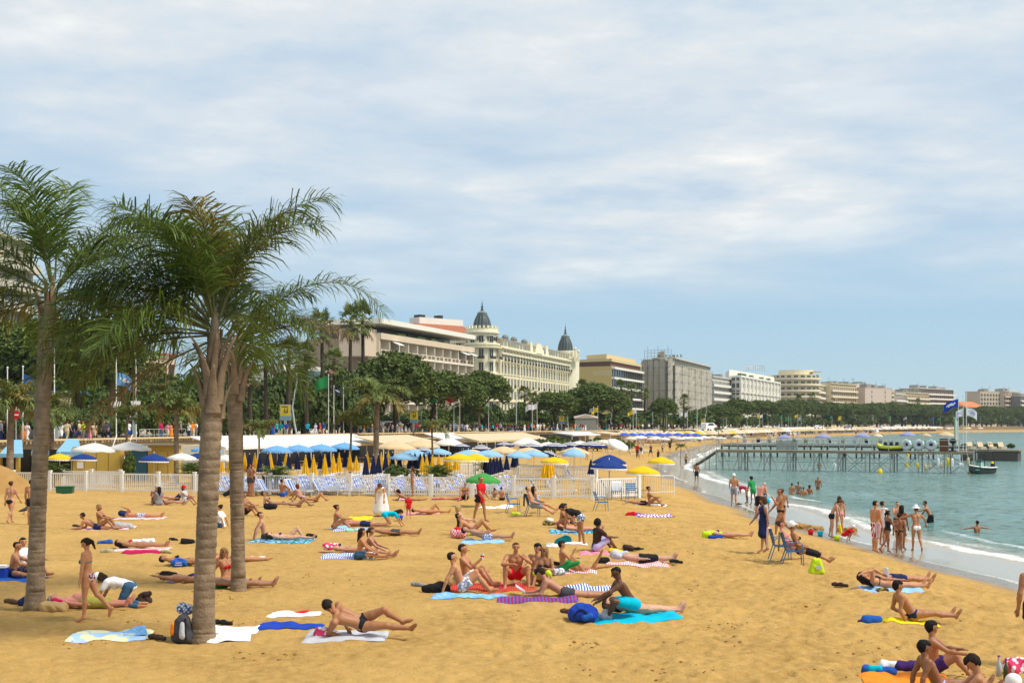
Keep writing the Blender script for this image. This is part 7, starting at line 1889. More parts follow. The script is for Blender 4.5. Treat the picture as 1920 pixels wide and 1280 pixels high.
def flagpole(px,ytop,col,fw,fh,label,side=-1,mark=None,Y=None,zb=PROM_Z,yflag=None,plate=None,rad=0.05,group='flags along the promenade'):
 Y=Y or promY(px);X=PX(px,Y);zt=EYE-(ytop-HY)/F_PX*Y
 r=empty('flagpole',(X,Y,zb),label=label,cat='flag',group=group)
 H_=zt-zb;mb=MB();mb.tube([(0,0,-0.1),(0,0,H_)],[rad,rad*0.7],6);mb.ball((0,0,H_+0.04),rad*1.6,6,4);mb.build('pole',M_wpaint,r)
 if col:
  w,h=fw/F_PX*Y,fh/F_PX*Y
  zf_=H_-0.15 if yflag is None else EYE-(yflag-HY)/F_PX*Y-zb
  link('flag',flag_mesh(col,mark,0.55,w,h*0.7,int(px)),r,(0,0,zf_),rot=(0,0,0 if side<0 else math.pi))
 if plate:
  zp_=EYE-(plate-HY)/F_PX*Y-zb;mb=MB();pw_=0.34 if fw<30 else 0.42
  mb.add([(x,y,z) for y in(-0.09,-0.06) for x,z in((-pw_,0.25),(pw_,0.25),(pw_*0.95,-0.05),(pw_*0.45,-0.25),(-pw_*0.45,-0.25),(-pw_*0.95,-0.05))],[(0,5,4,3,2,1),(6,7,8,9,10,11)]+[(i,(i+1)%6,6+(i+1)%6,6+i) for i in range(6)]);mb.build('shield',M_wpaint,r,loc=(0,0,zp_))
 return r
fl=[(14,690,None,0,0,'bare white flagpole at the left edge behind the compact palm',-1,None,{}),(43,688,'blue',26,22,'pole with a plain blue flag just left of the left palm trunk',1,None,dict(yflag=702)),(102,655,None,0,0,'bare white flagpole right of the left palm trunk',-1,None,{}),(218,672,'sky',36,34,'pole with a bright blue flag bearing white letters and a white shield',1,'word',dict(yflag=698,plate=758)),(255,676,None,40,0,'bare white pole carrying a broad white shield with small print',-1,None,dict(plate=757)),(616,703,'green',30,30,'tall pole with a large green flag left of the bushy palm',-1,None,{}),(626,724,'navy',16,15,'pole with a small navy flag right of the large green one',1,'word',{}),(644,728,None,0,0,'thin white pole right of the small navy flag',-1,None,{}),(819,744,'green',14,12,'pole with a small green flag left of the red flag',-1,None,{}),(851,741,'red',19,17,'pole with a faded red flag',-1,'diag',{}),(862,742,'white',18,16,'pole with a white flag overlapping the red one',-1,'word',{}),(916,760,'green',9,9,'thin pole with a tiny green flag in front of the round pine',-1,None,{}),(998,756,'white',15,14,'pole with a white flag, left of the pair below the flat pine',-1,'word',{}),(1007,755,'white',12,14,'pole with a white flag, right of the pair below the flat pine',-1,None,{}),(1113,763,'grey',10,10,'pole with a grey flag beside the yellow one',-1,None,{}),(1121,762,'yellow',14,13,'pole with a yellow flag before the wide pine',-1,None,{}),(1187,766,'yellow',12,13,'pole with a yellow flag paired with a white one',-1,None,{}),(1193,765,'white',7,12,'pole with a white flag paired with the yellow one',-1,None,{}),(1224,773,'green',6,6,'pole with a tiny green flag before the netted scaffold',-1,None,{}),(1250,768,'green',7,7,'pole with a small green flag right of the dark round pine',-1,None,{}),(1282,771,'white',10,10,'pole with a white flag below the date palm, left of two',-1,None,{}),(1289,771,'white',6,12,'pole with a white flag below the date palm, right of two',-1,None,{}),(1307,778,'green',4,6,'pole with a tiny green flag right of the two white ones',-1,None,{}),(1357,774,'white',11,11,'pole with a pale flag left of the pink flag',-1,None,{}),(1362,774,'pink',7,13,'pole with a pink flag',-1,None,{}),(1424,775,'yellow',5,10,'pole with a narrow yellow flag behind the jetty',-1,None,{}),(1430,776,'white',6,8,'pole with a white flag next to the narrow yellow one',-1,None,{}),(1440,779,'green',5,7,'pole with a small green flag right of the narrow yellow one',-1,None,{}),(1466,778,'green',4,7,'pole with a small green flag left of the double green flags',-1,None,{}),(1478,781,'green',7,9,'pole with a green flag, left of the double green flags',-1,None,{}),(1483,782,'green',6,8,'pole with a green flag, right of the double green flags',-1,None,{}),(1496,776,'yellow',8,8,'pole with a yellow flag below the slender fan palms',-1,None,{}),(1502,780,'lightgrey',8,9,'pole with a pale grey flag right of the yellow one',-1,None,{}),(1560,779,'green',5,6,'pole with a green flag before the far row of pines',-1,None,{}),(1577,779,'yellow',6,10,'pole with an amber flag before the far row of pines',-1,None,{}),(1638,780,'lightgrey',4,8,'pole with a narrow grey banner above the second jetty',-1,None,{}),(1670,779,'green',4,14,'pole with a tall green banner above the inflatable boat',-1,None,{}),(1700,781,'lightgrey',7,6,'pole with a grey flag above the towing tubes',-1,None,{}),(1750,782,'blue',8,6,'pole with a small blue flag far behind the jetty',-1,None,{}),(1763,782,'green',6,7,'pole with a small green flag far behind the jetty',-1,None,{}),(1838,779,'blue',5,5,'pole with a tiny blue flag before the far clump of pines',-1,None,{})]
for px,yt,c,w,h,lb,sd,mk,ex in fl:flagpole(px,yt,c,w,h,lb,sd,mk,**ex)
for px,yt,yf,c,w,h,lb,sd,mk in((1797,744,748,'royal',31,22,'tall pole with a big navy flag with white print at the jetty end',-1,'word'),(1806,740,766,'white',16,20,'mast with a white flag beside the navy one at the jetty end',-1,'word'),(1812,738,764,'white',24,22,'mast with a white and lilac flag blown to the right at the jetty end',1,'word')):
 q=pier_pt(px,1.0);flagpole(px,yt,c,w,h,lb,sd,mk,Y=q.y,zb=DZ,yflag=yf,rad=0.04,group='flags on the jetty')
q=pier_pt(1786,1.6);r=empty('feather_banner',q,label='tall narrow green and white feather banner on the jetty',cat='banner')
mb=MB();mb.tube([(0,0,0),(0,0,2.6),(-0.1,0,3.4)],0.03,5);mb.build('pole',M_steel,r)
mb=MB();mb.add([(0.0,0,0.5),(0.36,0.05,0.6),(0.42,-0.04,2.2),(0.30,0.03,3.0),(-0.08,0,3.4)],[(0,1,2,3,4)]);mb.build('banner',mat('banner_white',(0.72,0.78,0.72)),r)
mb=MB();mb.add([(0.0,-0.01,0.5),(0.09,0.0,0.55),(0.08,0,3.1),(-0.08,-0.01,3.4)],[(0,1,2,3)]);mb.build('stripe',cmat('green'),r)
def lamp(px,ytop,label,curved=True,side=-1,Y=None):
 Y=Y or promY(px)+6;X=PX(px,Y);H_=EYE-(ytop-HY)/F_PX*Y-PROM_Z;s_=H_/9.0
 r=empty('street_lamp',(X,Y,PROM_Z),label=label,cat='street lamp',group='street lamps on the promenade');m=mat('lamp_grey',(0.50,0.54,0.55),0.45)
 mb=MB();mb.tube([(0.45*s_,0,0),(0.05*s_,0,2*s_),(-0.2*s_,0,4*s_),(0.1*s_,0,6*s_),(0.45*s_,0,7.6*s_),(0.3*s_,0,9*s_)] if curved else[(0,0,0),(0,0,9*s_)],[0.14*s_,0.12*s_,0.10*s_,0.08*s_,0.06*s_,0.04*s_] if curved else[0.12*s_,0.07*s_],7);mb.build('post',m,r)
 mb=MB()
 if curved:mb.tube([(0.4*s_,0,7.9*s_),(-1.2*s_,0,9.0*s_),(-2.6*s_,0,9.2*s_)],0.04*s_,5)
 else:
  for q in(-1,1):mb.tube([(0,0,8.8*s_),(q*1.6*s_,0,9.05*s_)],0.05*s_,5)
 mb.build('arm',m,r)
 for x in((-2.9,) if curved else(-1.9,1.9)):
  mb=MB();mb.box((x*s_,0,9.2*s_ if curved else 9.1*s_),(0.9*s_,0.35*s_,0.14*s_));mb.build('lamp_head',m,r)
for px,yt,lb,cv in((551,694,'curved grey street lamp above the yellow poster',True),(791,742,'curved grey street lamp left of the small green flag',True),(968,738,'double armed white street lamp in front of the domed hotel',False),(1065,752,'curved street lamp left of the wide pine',True),(1146,760,'curved street lamp before the wide pine',True),(1323,760,'curved street lamp right of the low pine',True),(1401,768,'curved street lamp before the far pines',True),(1307,758,'double armed street lamp before the netted scaffold',False)):lamp(px,yt,lb,cv)
M_py,M_pb,M_pd=mat('poster_yellow',(0.62,0.46,0.03),0.6),mat('poster_blue',(0.16,0.30,0.36),0.6),mat('poster_brown',(0.10,0.07,0.04),0.6)
def poster(px,ytop,ybot,wpx,label,Y=None,pale=False):
 Y=Y or promY(px)+4;X=PX(px,Y);z1,z0=EYE-(ytop-HY)/F_PX*Y,EYE-(ybot-HY)/F_PX*Y;w=wpx/F_PX*Y;h=z1-z0
 r=empty('poster_stand',(X,Y,PROM_Z),label=label,cat='poster',group='poster stands on the promenade');zc_=(z0+z1)/2-PROM_Z
 mb=MB();mb.box((0,0.06,zc_),(w,0.12,h));mb.build('frame',mat('poster_frame',(0.30,0.36,0.36),0.5),r)
 mb=MB();mb.box((0,0.06,(zc_-h/2)/2),(w*0.25,0.14,max(0.2,zc_-h/2)));mb.build('foot',MATS['poster_frame'],r)
 mb=MB();mb.box((0,-0.012,zc_+h*0.12),(w*0.88,0.02,h*0.66));mb.build('picture',M_py if not pale else mat('poster_pale',(0.55,0.58,0.58)),r)
 mb=MB();mb.box((0,-0.012,zc_-h*0.335),(w*0.88,0.02,h*0.24));mb.build('picture',M_pb if not pale else M_pd,r)
 mb=MB();mb.box((-w*0.05,-0.03,zc_+h*0.36),(w*0.55,0.016,h*0.07));mb.bar((-w*0.05,-0.03,zc_+h*0.0),(-w*0.05,-0.03,zc_+h*0.22),0.05*h,0.05*h);mb.bar((w*0.2,-0.03,zc_+h*0.0),(w*0.2,-0.03,zc_+h*0.25),0.05*h,0.05*h);mb.bar((-w*0.05,-0.03,zc_+h*0.02),(w*0.2,-0.03,zc_+h*0.02),0.05*h,0.05*h);mb.build('figure',M_pd,r)
for px,a,b_,w,lb in((535,758,788,21,'yellow poster on a stand by the curved lamp left of the green flag'),(743,769,793,14,'yellow poster on a stand right of the bushy palm'),(776,769,793,16,'yellow poster on a stand left of the small green flag'),(1053,779,793,10,'small yellow poster before the flat pine'),(1243,783,796,8,'small poster below the dark round pine'),(1318,784,796,7,'tiny poster right of the netted scaffold')):poster(px,a,b_,w,lb)
poster(106,749,785,20,'pale photograph billboard right of the left palm trunk',pale=True)
poster(250,768,788,14,'grey panel behind the white shield pole',pale=True)
r=empty('road_sign',(PX(30,promY(30)+3),promY(30)+3,PROM_Z),label='round red no entry sign beside the compact palm',cat='road sign')
mb=MB();mb.tube([(0,0,0),(0,0,2.3)],0.035,6);mb.build('post',M_steel,r)
mb=MB();mb.lathe([(0,0),(0.32,0),(0.32,0.03),(0,0.03)],20);o=mb.build('disc',cmat('red'),r,loc=(0,-0.03,2.2));o.rotation_euler=(R(90),0,0)
mb=MB();mb.box((0,-0.075,2.2),(0.44,0.02,0.10));mb.build('bar',M_wpaint,r)
r=empty('kiosk',(PX(1098,promY(1098)+5),promY(1098)+5,PROM_Z),label='grey newspaper kiosk with a pale sloping awning on the promenade',cat='kiosk')
mb=MB();mb.box((0,0,1.3),(4.2,2.4,2.6));mb.build('wall',mat('kiosk_grey',(0.26,0.26,0.23)),r)
mb=MB();mb.add([(-2.3,1.3,3.1),(-2.3,-1.3,2.7),(2.4,-1.3,2.7),(2.4,1.3,3.1),(0,1.3,3.6),(0,-1.3,3.5)],[(0,1,5,4),(4,5,2,3),(0,4,3),(1,2,5)]);mb.build('roof',mat('kiosk_roof',(0.48,0.40,0.34)),r)
mb=MB();mb.add([(2.1,-1.2,2.6),(2.1,1.2,2.6),(3.9,1.2,2.0),(3.9,-1.2,2.0)],[(0,1,2,3)]);mb.build('awning',mat('pinkish_awning',(0.62,0.48,0.42)),r)
def car(px,Y,heading,col,label,van=False,s_=1.0):
 r=empty('van' if van else 'car',(PX(px,Y),Y,PROM_Z-0.12),rz=R(heading),label=label,cat='van' if van else 'car',group='traffic on the boulevard')
 L_,W_=(4.9,1.9) if van else(4.2,1.72);H_=2.1 if van else 1.45
 prof=[(-L_/2,0.35),(-L_/2,0.95),(-L_/2+0.1,H_*0.93),(-L_/2+0.35,H_),(L_*0.14,H_),(L_*0.32,H_*0.62+0.1),(L_*0.47,0.82),(L_/2,0.62),(L_/2,0.35)] if van else[(-L_/2,0.4),(-L_/2,0.85),(-L_*0.38,0.95),(-L_*0.26,H_),(L_*0.08,H_),(L_*0.24,0.95),(L_*0.46,0.78),(L_/2,0.6),(L_/2,0.35)]
 n=len(prof);mb=MB();mb.add([(x,y,z) for y in(-W_/2,W_/2) for x,z in prof],[tuple(range(n)),tuple(range(2*n-1,n-1,-1))]+[(i,n+i,n+(i+1)%n,(i+1)%n) for i in range(n)]);mb.build('body',mat('car_'+col,C_[col],0.3,0.03,spec=0.6),r)
 for y in(-1,1):
  mb=MB();mb.add([(x,y*(W_/2+0.006),z) for x,z in((-L_*0.34,H_*0.66),(-L_*0.25,H_*0.92),(L_*0.07,H_*0.92),(L_*0.2,H_*0.66))],[(0,1,2,3)]);mb.build('side_window',M_glass,r)
  for x in(-L_*0.31,L_*0.31):
   w=MB();w.lathe([(0,-0.1),(0.3,-0.1),(0.32,0),(0.3,0.1),(0,0.1)],14);o=w.build('wheel',mat('tyre',(0.02,0.02,0.02)),r,loc=(x,y*(W_/2-0.06),0.32));o.rotation_euler=(R(90),0,0)
car(739,187,10,'white','white van on the boulevard right of the bushy palm',True);car(706,178,10,'darkgrey','dark car partly hidden by the bushy palm trunk');car(772,196,10,'darkgrey','dark car right of the white van');car(40,112,8,'darkgrey','dark car behind the compact palm');car(790,205,8,'black','black car under the wide pine');car(1002,240,30,'lightgrey','silver car in front of the domed hotel');car(1330,345,40,'white','white van below the low pine',True);car(1535,500,45,'white','white car before the far row of pines');car(120,116,8,'navy','blue car behind the walkers at left');car(1590,530,45,'grey','grey car before the far row of pines')
r=empty('railing',(PX(258,promY(258)),promY(258)+0.6,PROM_Z),rz=math.atan2(76,15.5),label='grey metal railing on the promenade above the white canopy umbrellas',cat='railing')
for i in range(11):
 mb=MB();mb.tube([(0.9*i,0,0),(0.9*i,0,1.05)],0.025,5);mb.build('post',M_steel,r)
for z in(0.55,1.05):
 mb=MB();mb.tube([(0,0,z),(9.0,0,z)],0.025,5);mb.build('rail',M_steel,r)
# --- people strolling on the promenade and far down the beach
PROTO=[]
for i,(sx,ps,wr,hr,h) in enumerate([('m','stand',[('tshirt','white'),('shorts','navy')],'short',1.76),('f','walk',[('tshirt','red'),('trousers','white')],'long',1.66),('m','walk',[('tshirt','blue'),('trousers','beige')],'short',1.78),('f','stand',[('dress','pink',1.1)],'bob',1.64),('m','stand',[('longshirt','beige'),('trousers','navy')],'buzz',1.74),('f','walk',[('tank','white'),('shorts','denim')],'bun',1.66)]):
 r,_=make_person('person',ps,h=h,sex=sx,wear=wr,hair=('dark',hr),vox=0.045,face=False,build=1.1);PROTO.append(r)
TOPS=[('white',5),('lightblue',2),('navy',3),('crimson',1),('black',4),('pink',1),('turquoise',1),('lilac',2),('beige',3),('brown',2),('grey',3),('darkgrey',2),('orange',1)]
TOPL=[c for c,k in TOPS for _ in range(k)];BOT=['white','navy','beige','denim','black','khaki','grey','beige']
WORD=dict(lilac='lilac',lime='lime green',navy='navy',lightblue='light blue',beige='beige',darkgrey='dark grey',khaki='khaki',denim='denim blue')
usedP=[False]*6;seen_l={}
def stroller(loc,face,top=None,bot=None,proto=None,hair=None,where_='',group='people strolling on the promenade',scale=1.0,label=None,skin=None):
 i=proto if proto is not None else rnd.randrange(6);p=PROTO[i]
 if not usedP[i]:o=p;usedP[i]=True;o.location=loc;o.rotation_euler=(0,0,R(face));o['category']='person';o['group']=group;o.scale=(scale,)*3
 else:o=copy_thing(p,loc,R(face),None,scale,group);o['category']='person'
 t=top or rnd.choice(TOPL);b_=bot or rnd.choice(BOT)
 for ch in o.children:
  k=ch.name.split('.')[0]
  m=None
  if k in('shirt','dress'):m=cmat(t)
  elif k in('shorts','trousers'):m=cmat(b_)
  elif k=='hair':m=hair_mat(hair or rnd.choice(['dark','brown','black','fair','grey']))
  elif k=='body':m=skin_mat(skin or rnd.choice(['light','tan','pale','tan','brown']))
  if m:ch.material_slots[0].link='OBJECT';ch.material_slots[0].material=m
 tw_=WORD.get(t,t);bw_=WORD.get(b_,b_)
 lb=label or('walker in %s dress %s'%(tw_,where_) if i==3 else 'walker in %s top and %s %s %s'%(tw_,bw_,'shorts' if i in(0,5) else 'trousers',where_))
 if not label:
  seen_l[lb]=seen_l.get(lb,0)+1
  if seen_l[lb]>1:lb='%s %s'%({2:'second',3:'third',4:'fourth',5:'fifth'}.get(seen_l[lb],'further'),lb)
 o['label']=lb;return o
def prom_pt(px,d):
 Y=promY(px);k=int(np.argmin(abs(curve[:,1]-Y)));q=off(d)[k]
 Yq=Y+d*0.3;return Vector((PX(px,Yq+d*0.15),Yq,PROM_Z+0.004))
spec=[(45,'orange','pink',3),(53,'white','white',1),(4,'grey','navy',4),(10,'black','black',2),(24,'white','black',1),(115,'white','white',5),(127,'beige','khaki',2),(136,'navy','black',1),(157,'lime','grey',4),(150,'beige','navy',0),(171,'pink','pink',3),(98,'white','black',0),(178,'beige','beige',5),(197,'darkgrey','black',4),(205,'blue','navy',2),(245,'white','blue',0),(303,'crimson','denim',4),(315,'pink','beige',5),(322,'orange','beige',3),(340,'grey','black',0),(355,'white','navy',1),(362,'orange','beige',2),(368,'white','grey',4),(470,'lightgrey','beige',4),(512,'blue','blue',3),(519,'turquoise','navy',0),(527,'teal','beige',4),(537,'royal','khaki',2),(577,'turquoise','navy',0),(592,'lilac','white',1),(600,'red','beige',5),(607,'blue','beige',2),(636,'navy','beige',4)]
for px,t,b_,pr in spec:stroller(prom_pt(px,1.2 if px!=245 else 4.0),rnd.uniform(-180,180),t,b_,pr,where_=('left of the paired palms' if px<400 else 'left of the green flag'))
px=660
while px<1330:
 wh=where(px).replace('behind','near').replace('below','in front of')
 stroller(prom_pt(px,rnd.uniform(0.9,6.5)),rnd.uniform(-180,180),where_=wh);px+=rnd.uniform(3.4,8.2)
for i in range(26):
 px=1330+i*13;stroller(prom_pt(px,rnd.uniform(1,6)),rnd.uniform(-180,180),where_='far behind the jetties')
for px,py,t,b_,pr,f_,lb in((1195,858,'red','black',4,60,'walker in red on the open sand beyond the parasols'),(1225,828,'white','navy',1,30,'walker in white top crossing the sand below the cobalt parasols'),(1220,856,'navy','black',5,-60,'small figure walking near the end of the second white awning on the sand'),(1202,860,'black','white',5,120,'dark topped figure beside the walker in red'),(1137,848,'brown','black',0,90,'figure standing behind the navy double parasol'),(1026,850,'grey','navy',4,200,'man standing behind the yellow fringed parasol'),(1100,862,'darkbrown','black',0,140,'dark figure by the navy folded umbrella'),(1242,850,'beige','navy',5,30,'bather in the shallows under the jetty gangway'),(1256,846,'darkbrown','black',0,80,'bather standing by the jetty gangway'),(1234,868,'darkbrown','black',5,20,'bather wading past the nearest yellow parasol'),(1286,876,'tan','black',5,20,'bather wading under the gangway rail')):
 q=at(px,py);stroller(q,f_,t,b_,pr,label=lb,group='far bathers on the sand',skin='tan')
sitters=[]
for i in range(26):
 px=1105+i*7.2+rnd.uniform(-3,3);py=838-i*0.65+rnd.uniform(-3,5)
 q=at(px,py)
 if q.x>shore_x(q.y)-3:continue
 sitters.append(q)
SP,_=make_person('person','knees',h=1.68,sex='f',wear=[('bikini','black'),('bra','black')],hair=('dark','bun'),vox=0.05,face=False)
for i,q in enumerate(sitters):
 o=SP if i==0 else copy_thing(SP,q,rnd.uniform(0,6))
 if i==0:o.location=q
 o['category']='person';o['group']='far sunbathers';o['label']='%s sitting sunbather from the left on the far sand below the parasols'%ORD[i]
for i in range(46):
 Y=rnd.uniform(165,330);px=1150+(Y-165)*1.15+rnd.uniform(-35,40);X=PX(px,Y)
 if X>shore_x(Y)-4 or X<prom_x(Y)+3:continue
 o=copy_thing(LP,(X,Y,gz(X,Y)),rnd.uniform(-.4,.4),'pale lounger set out on the far sand below the parapet',group='far loungers')
 for ch in o.children:
  if ch.name.startswith('sling'):ch.material_slots[0].link='OBJECT';ch.material_slots[0].material=cmat(rnd.choice(['beige','white','tan']))
# ------------------------------------------------------------- towels, bags and other things lying on the sand
def towel(px,py,L,W,rz,col,label,cat='towel',lump=0.02,seed=1,z=0.0):
 q=at(px,py);nx,ny=22,12;rr=random.Random(seed+int(px));v_=[]
 c,s_=math.cos(R(rz)),math.sin(R(rz))
 for i in range(nx+1):
  for j in range(ny+1):
   x=(i/nx-0.5)*L*(1+0.012*math.sin(j*0.9+px));y=(j/ny-0.5)*W*(1+0.02*math.sin(i*0.7+py))
   X,Y=q.x+x*c-y*s_,q.y+x*s_+y*c
   e=min(i,nx-i,j,ny-j)
   zz=gz(X,Y)+float(sand_relief(np.array([X]),np.array([Y]))[0])+0.022+z+lump*(float(vnoise(X*5,Y*5,seed))-0.3)*2*(0.3 if e==0 else 1)-(0.022 if e==0 else 0)
   v_.append((X-q.x,Y-q.y,zz-q.z))
 m=ny+1;f=[(i*m+j,(i+1)*m+j,(i+1)*m+j+1,i*m+j+1) for i in range(nx) for j in range(ny)]
 o=link('towel',np_mesh('towel',np.array(v_),np.array(f),cmat(col)),None,q)
 return tag(o,label,cat)
def blob(prims,vox=0.022,k=0.03,rough=0.014,seed=1):
 pr=[(np.array(a,float),np.array(b_,float),ra,rb) for a,b_,ra,rb in prims]
 lo=np.min([np.minimum(a-ra,b_-rb) for a,b_,ra,rb in pr],0)-0.07;hi=np.max([np.maximum(a+ra,b_+rb) for a,b_,ra,rb in pr],0)+0.07
 g=Grid(lo,hi,vox);V,Fq=surface_nets(g,g.union(g.field(),pr,k))
 if rough:
  n_=np.stack([vnoise(V[:,0]*11+V[:,2]*7,V[:,1]*11+V[:,2]*5,seed+i)-0.5 for i in range(3)],1);V=V+n_*2*rough
 return V,Fq
def bundle(name,px,py,prims,col,label,cat,rz=0.0,extra=(),rough=0.018,dz=-0.02):
 """a soft lump (bag, heap of clothes); extra = further parts (name, prims or MB, colour)"""
 q=at(px,py);r=empty(name,q+Vector((0,0,dz)),rz=R(rz),label=label,cat=cat)
 V,Fq=blob(prims,rough=rough,seed=int(px));link('body' if cat!='clothes' else 'cloth',np_mesh('body',V,Fq,cmat(col)),r)
 for nm_,pr,c in extra:
  if isinstance(pr,MB):pr.build(nm_,cmat(c),r)
  else:
   V,Fq=blob(pr,rough=rough*0.6,seed=int(py),vox=0.02);link(nm_,np_mesh(nm_,V,Fq,cmat(c)),r)
 return r
def strap(a,b_,h,w=0.018):
 m=MB();a,b_=Vector(a),Vector(b_);pts=[a.lerp(b_,t)+Vector((0,0,h*math.sin(math.pi*t))) for t in np.linspace(0,1,8)]
 return m.tube(pts,w,5)
def shoes(px,py,col,label,rz=0.0,cat='shoes'):
 q=at(px,py);r=empty('shoes',q,rz=R(rz),label=label,cat=cat)
 V,Fq=blob([((-0.09,0,0.035),(0.10,0,0.03),0.045,0.04),((-0.09,0,0.05),(-0.03,0,0.075),0.04,0.03)],rough=0.008);me=np_mesh('shoe',V,Fq,cmat(col))
 link('shoe',me,r,(0,0.07,0.02),rot=(0.1,0,0.2));link('shoe',me,r,(0.10,-0.09,0.025),rot=(-0.2,0,-0.5));return r
T_=[(207,1193,1.40,0.5,6,'paleblue','pale blue and yellow beach towel left of the grey backpack'),(437,1182,0.95,0.4,4,'white','white towel spread right of the front palm trunk'),(546,1176,1.20,0.36,2,'royal','long navy blue towel left of the man in black briefs'),(553,1152,1.05,0.30,0,'white','white towel with a red mark behind the navy one'),(650,1194,1.45,0.62,0,'lightgrey','pale grey towel under the man in black briefs'),(880,1119,1.65,0.42,-2,'swirl','bright blue patterned towel in front of the group of friends'),(1008,1126,1.75,0.42,-3,'multistripe','dark red multicoloured towel under the man reading'),(925,1102,2.0,0.7,0,'redblanket','red woven blanket under the group of friends'),(1105,1106,1.2,0.5,-4,'bluewhite','blue and white towel behind the reading man'),(1192,1158,1.75,0.62,3,'turquoise','turquoise towel under the couple at the blue backpack'),(1075,1072,1.2,0.5,-4,'redwhite','pink and white towel under the prone woman in white bikini'),(1195,1057,1.7,0.45,-2,'redwhite','red and white towel under the sleeping man in black shorts'),(1114,1037,0.9,0.5,0,'pink','coral towel under the man in the brown shirt'),(1062,1022,1.3,0.5,0,'white','white towel under the bending woman in black'),(1228,968,1.5,0.8,0,'purplestripe','purple and white towel spread alone on the sand'),(1218,945,1.7,0.9,0,'white','white towel under the pair by the metal barrier'),(262,1031,1.7,0.8,0,'palepink','pale pink towel under the woman in red bikini lying alone'),(268,1036,1.15,0.3,0,'crimson','magenta cloth edge in front of the woman in red bikini'),(205,990,1.7,0.8,0,'redwhite','red striped towel under the seated blond woman and the prone man'),(262,972,1.9,0.7,0,'palepink','pink towel under the man in blue patterned shorts'),(530,1014,2.0,0.9,0,'teawhite','pale blue green towel under the couple in the middle left'),(905,1014,1.4,0.6,-2,'lightblue','light blue towel under the man in patterned shorts'),(652,1043,1.5,0.7,6,'bluewhite','blue and white striped towel beside the two seated women'),(660,993,1.3,0.6,2,'bluewhite','blue striped towel under the woman in black bikini'),(675,972,1.0,0.7,0,'yellow','yellow towel by the woman in the white dress'),(838,937,1.6,0.5,0,'crimson','dark red mat on the sand before the fence'),(640,990,0.8,0.5,0,'lightblue','crumpled pale blue towel behind the woman in black bikini'),(1672,1107,1.4,0.4,0,'lightblue','blue towel under the sunbathing couple on the right'),(1705,1170,1.05,0.3,0,'yellow','yellow towel under the boy resting on his elbows'),(1700,1275,1.3,0.6,-6,'orange','orange towel in the bottom right corner'),(865,1000,0.8,0.5,0,'lime','yellow green towel under the blond woman in black swimsuit'),(930,950,1.6,0.5,0,'white','white towel left of the occupied blue chairs'),(1080,997,1.9,0.7,0,'teawhite','aqua towel under the woman lying behind the bending one'),(35,1084,1.1,0.6,0,'blue','blue cloth under the seated men at the left edge'),(1215,943,.5,.4,30,'white','white cloth scrap beside the pair at the barrier'),(470,1048,0.7,0.5,0,'white','white cloth under the feet behind the slimmer palm'),(790,962,1.5,0.7,0,'pinkplaid','pink towel under the woman with raised knee'),(770,937,1.3,0.6,0,'pinkwhite','pink and white cloth by the fence in the middle')]
for i,(px,py,L_,W_,rz,c,lb) in enumerate(T_):towel(px,py,L_,W_*1.8,rz,c,lb,seed=i,lump=0.025,z=0.004*(i%3))
towel(430,1197,0.75,0.8,10,'white','crumpled white towel in front of the smooth one by the palm',lump=0.09,seed=50)
towel(252,1192,0.42,0.4,20,'blueplaid','small blue cloth dropped on the pale beach towel','cloth',lump=0.08,seed=51,z=0.04)
o=towel(565,1151,0.26,0.36,0,'red','red cloth patch lying on the white towel behind the navy one','cloth',seed=52,z=0.03)
bundle('backpack',343,1203,[((0,0,0.16),(0,0,0.38),0.17,0.14),((-0.1,0,0.12),(0.1,0,0.12),0.13,0.13)],'darkgrey','grey and black backpack leaning on the front palm trunk','backpack',-8,[('front_pocket',[((0.05,-0.14,0.15),(0.06,-0.13,0.34),0.07,0.06)],'lightgrey'),('orange_pocket',[((-0.15,-0.06,0.2),(-0.14,-0.05,0.32),0.07,0.06)],'orange'),('strap',strap((0.12,-0.17,0.08),(0.1,-0.14,0.46),0.03),'black')])
bundle('cloth_bag',344,1199,[((-0.06,0.1,0.56),(0.07,0.1,0.55),0.10,0.09)],'bluefloral','blue and white cloth bag sitting on the grey backpack','bag')
bundle('backpack',1095,1163,[((-0.15,0,0.15),(0.12,0,0.15),0.17,0.16),((-0.1,0,0.25),(0.05,0,0.27),0.12,0.10)],'royal','bright blue backpack lying beside the turquoise towel','backpack',-6,[('strap',strap((-0.2,-0.16,0.1),(0.12,-0.16,0.1),0.16,0.024),'navy'),('pocket',[((0.02,-0.15,0.1),(0.12,-0.14,0.14),0.07,0.07)],'blue')])
bundle('plastic_bag',1133,1160,[((0,0,0.09),(0.12,0.02,0.07),0.09,0.06),((0.05,0,0.14),(-0.02,0,0.2),0.06,0.03)],'lightgrey','white crumpled plastic bag next to the blue backpack','bag',rough=0.04)
bundle('bag',100,1147,[((-0.16,0,0.12),(0.18,0,0.11),0.13,0.12)],'tan','tan straw bag at the foot of the left palm','bag',0,[('cloth',[((0.0,0.05,0.24),(0.12,0.05,0.22),0.07,0.06)],'crimson')])
bundle('bag',42,1136,[((0,0,0.1),(0.06,0,0.14),0.10,0.08)],'navy','dark blue bag left of the left palm trunk','bag')
bundle('handbag',270,1131,[((-0.09,0,0.08),(0.09,0,0.08),0.09,0.09),((-0.05,0,0.2),(0.11,0,0.24),0.07,0.06)],'darkbrown','worn brown leather handbag right of the kneeling woman','bag',5,[('strap',strap((-0.12,0,0.14),(-0.2,-0.05,0.0),0.05),'darkbrown')])
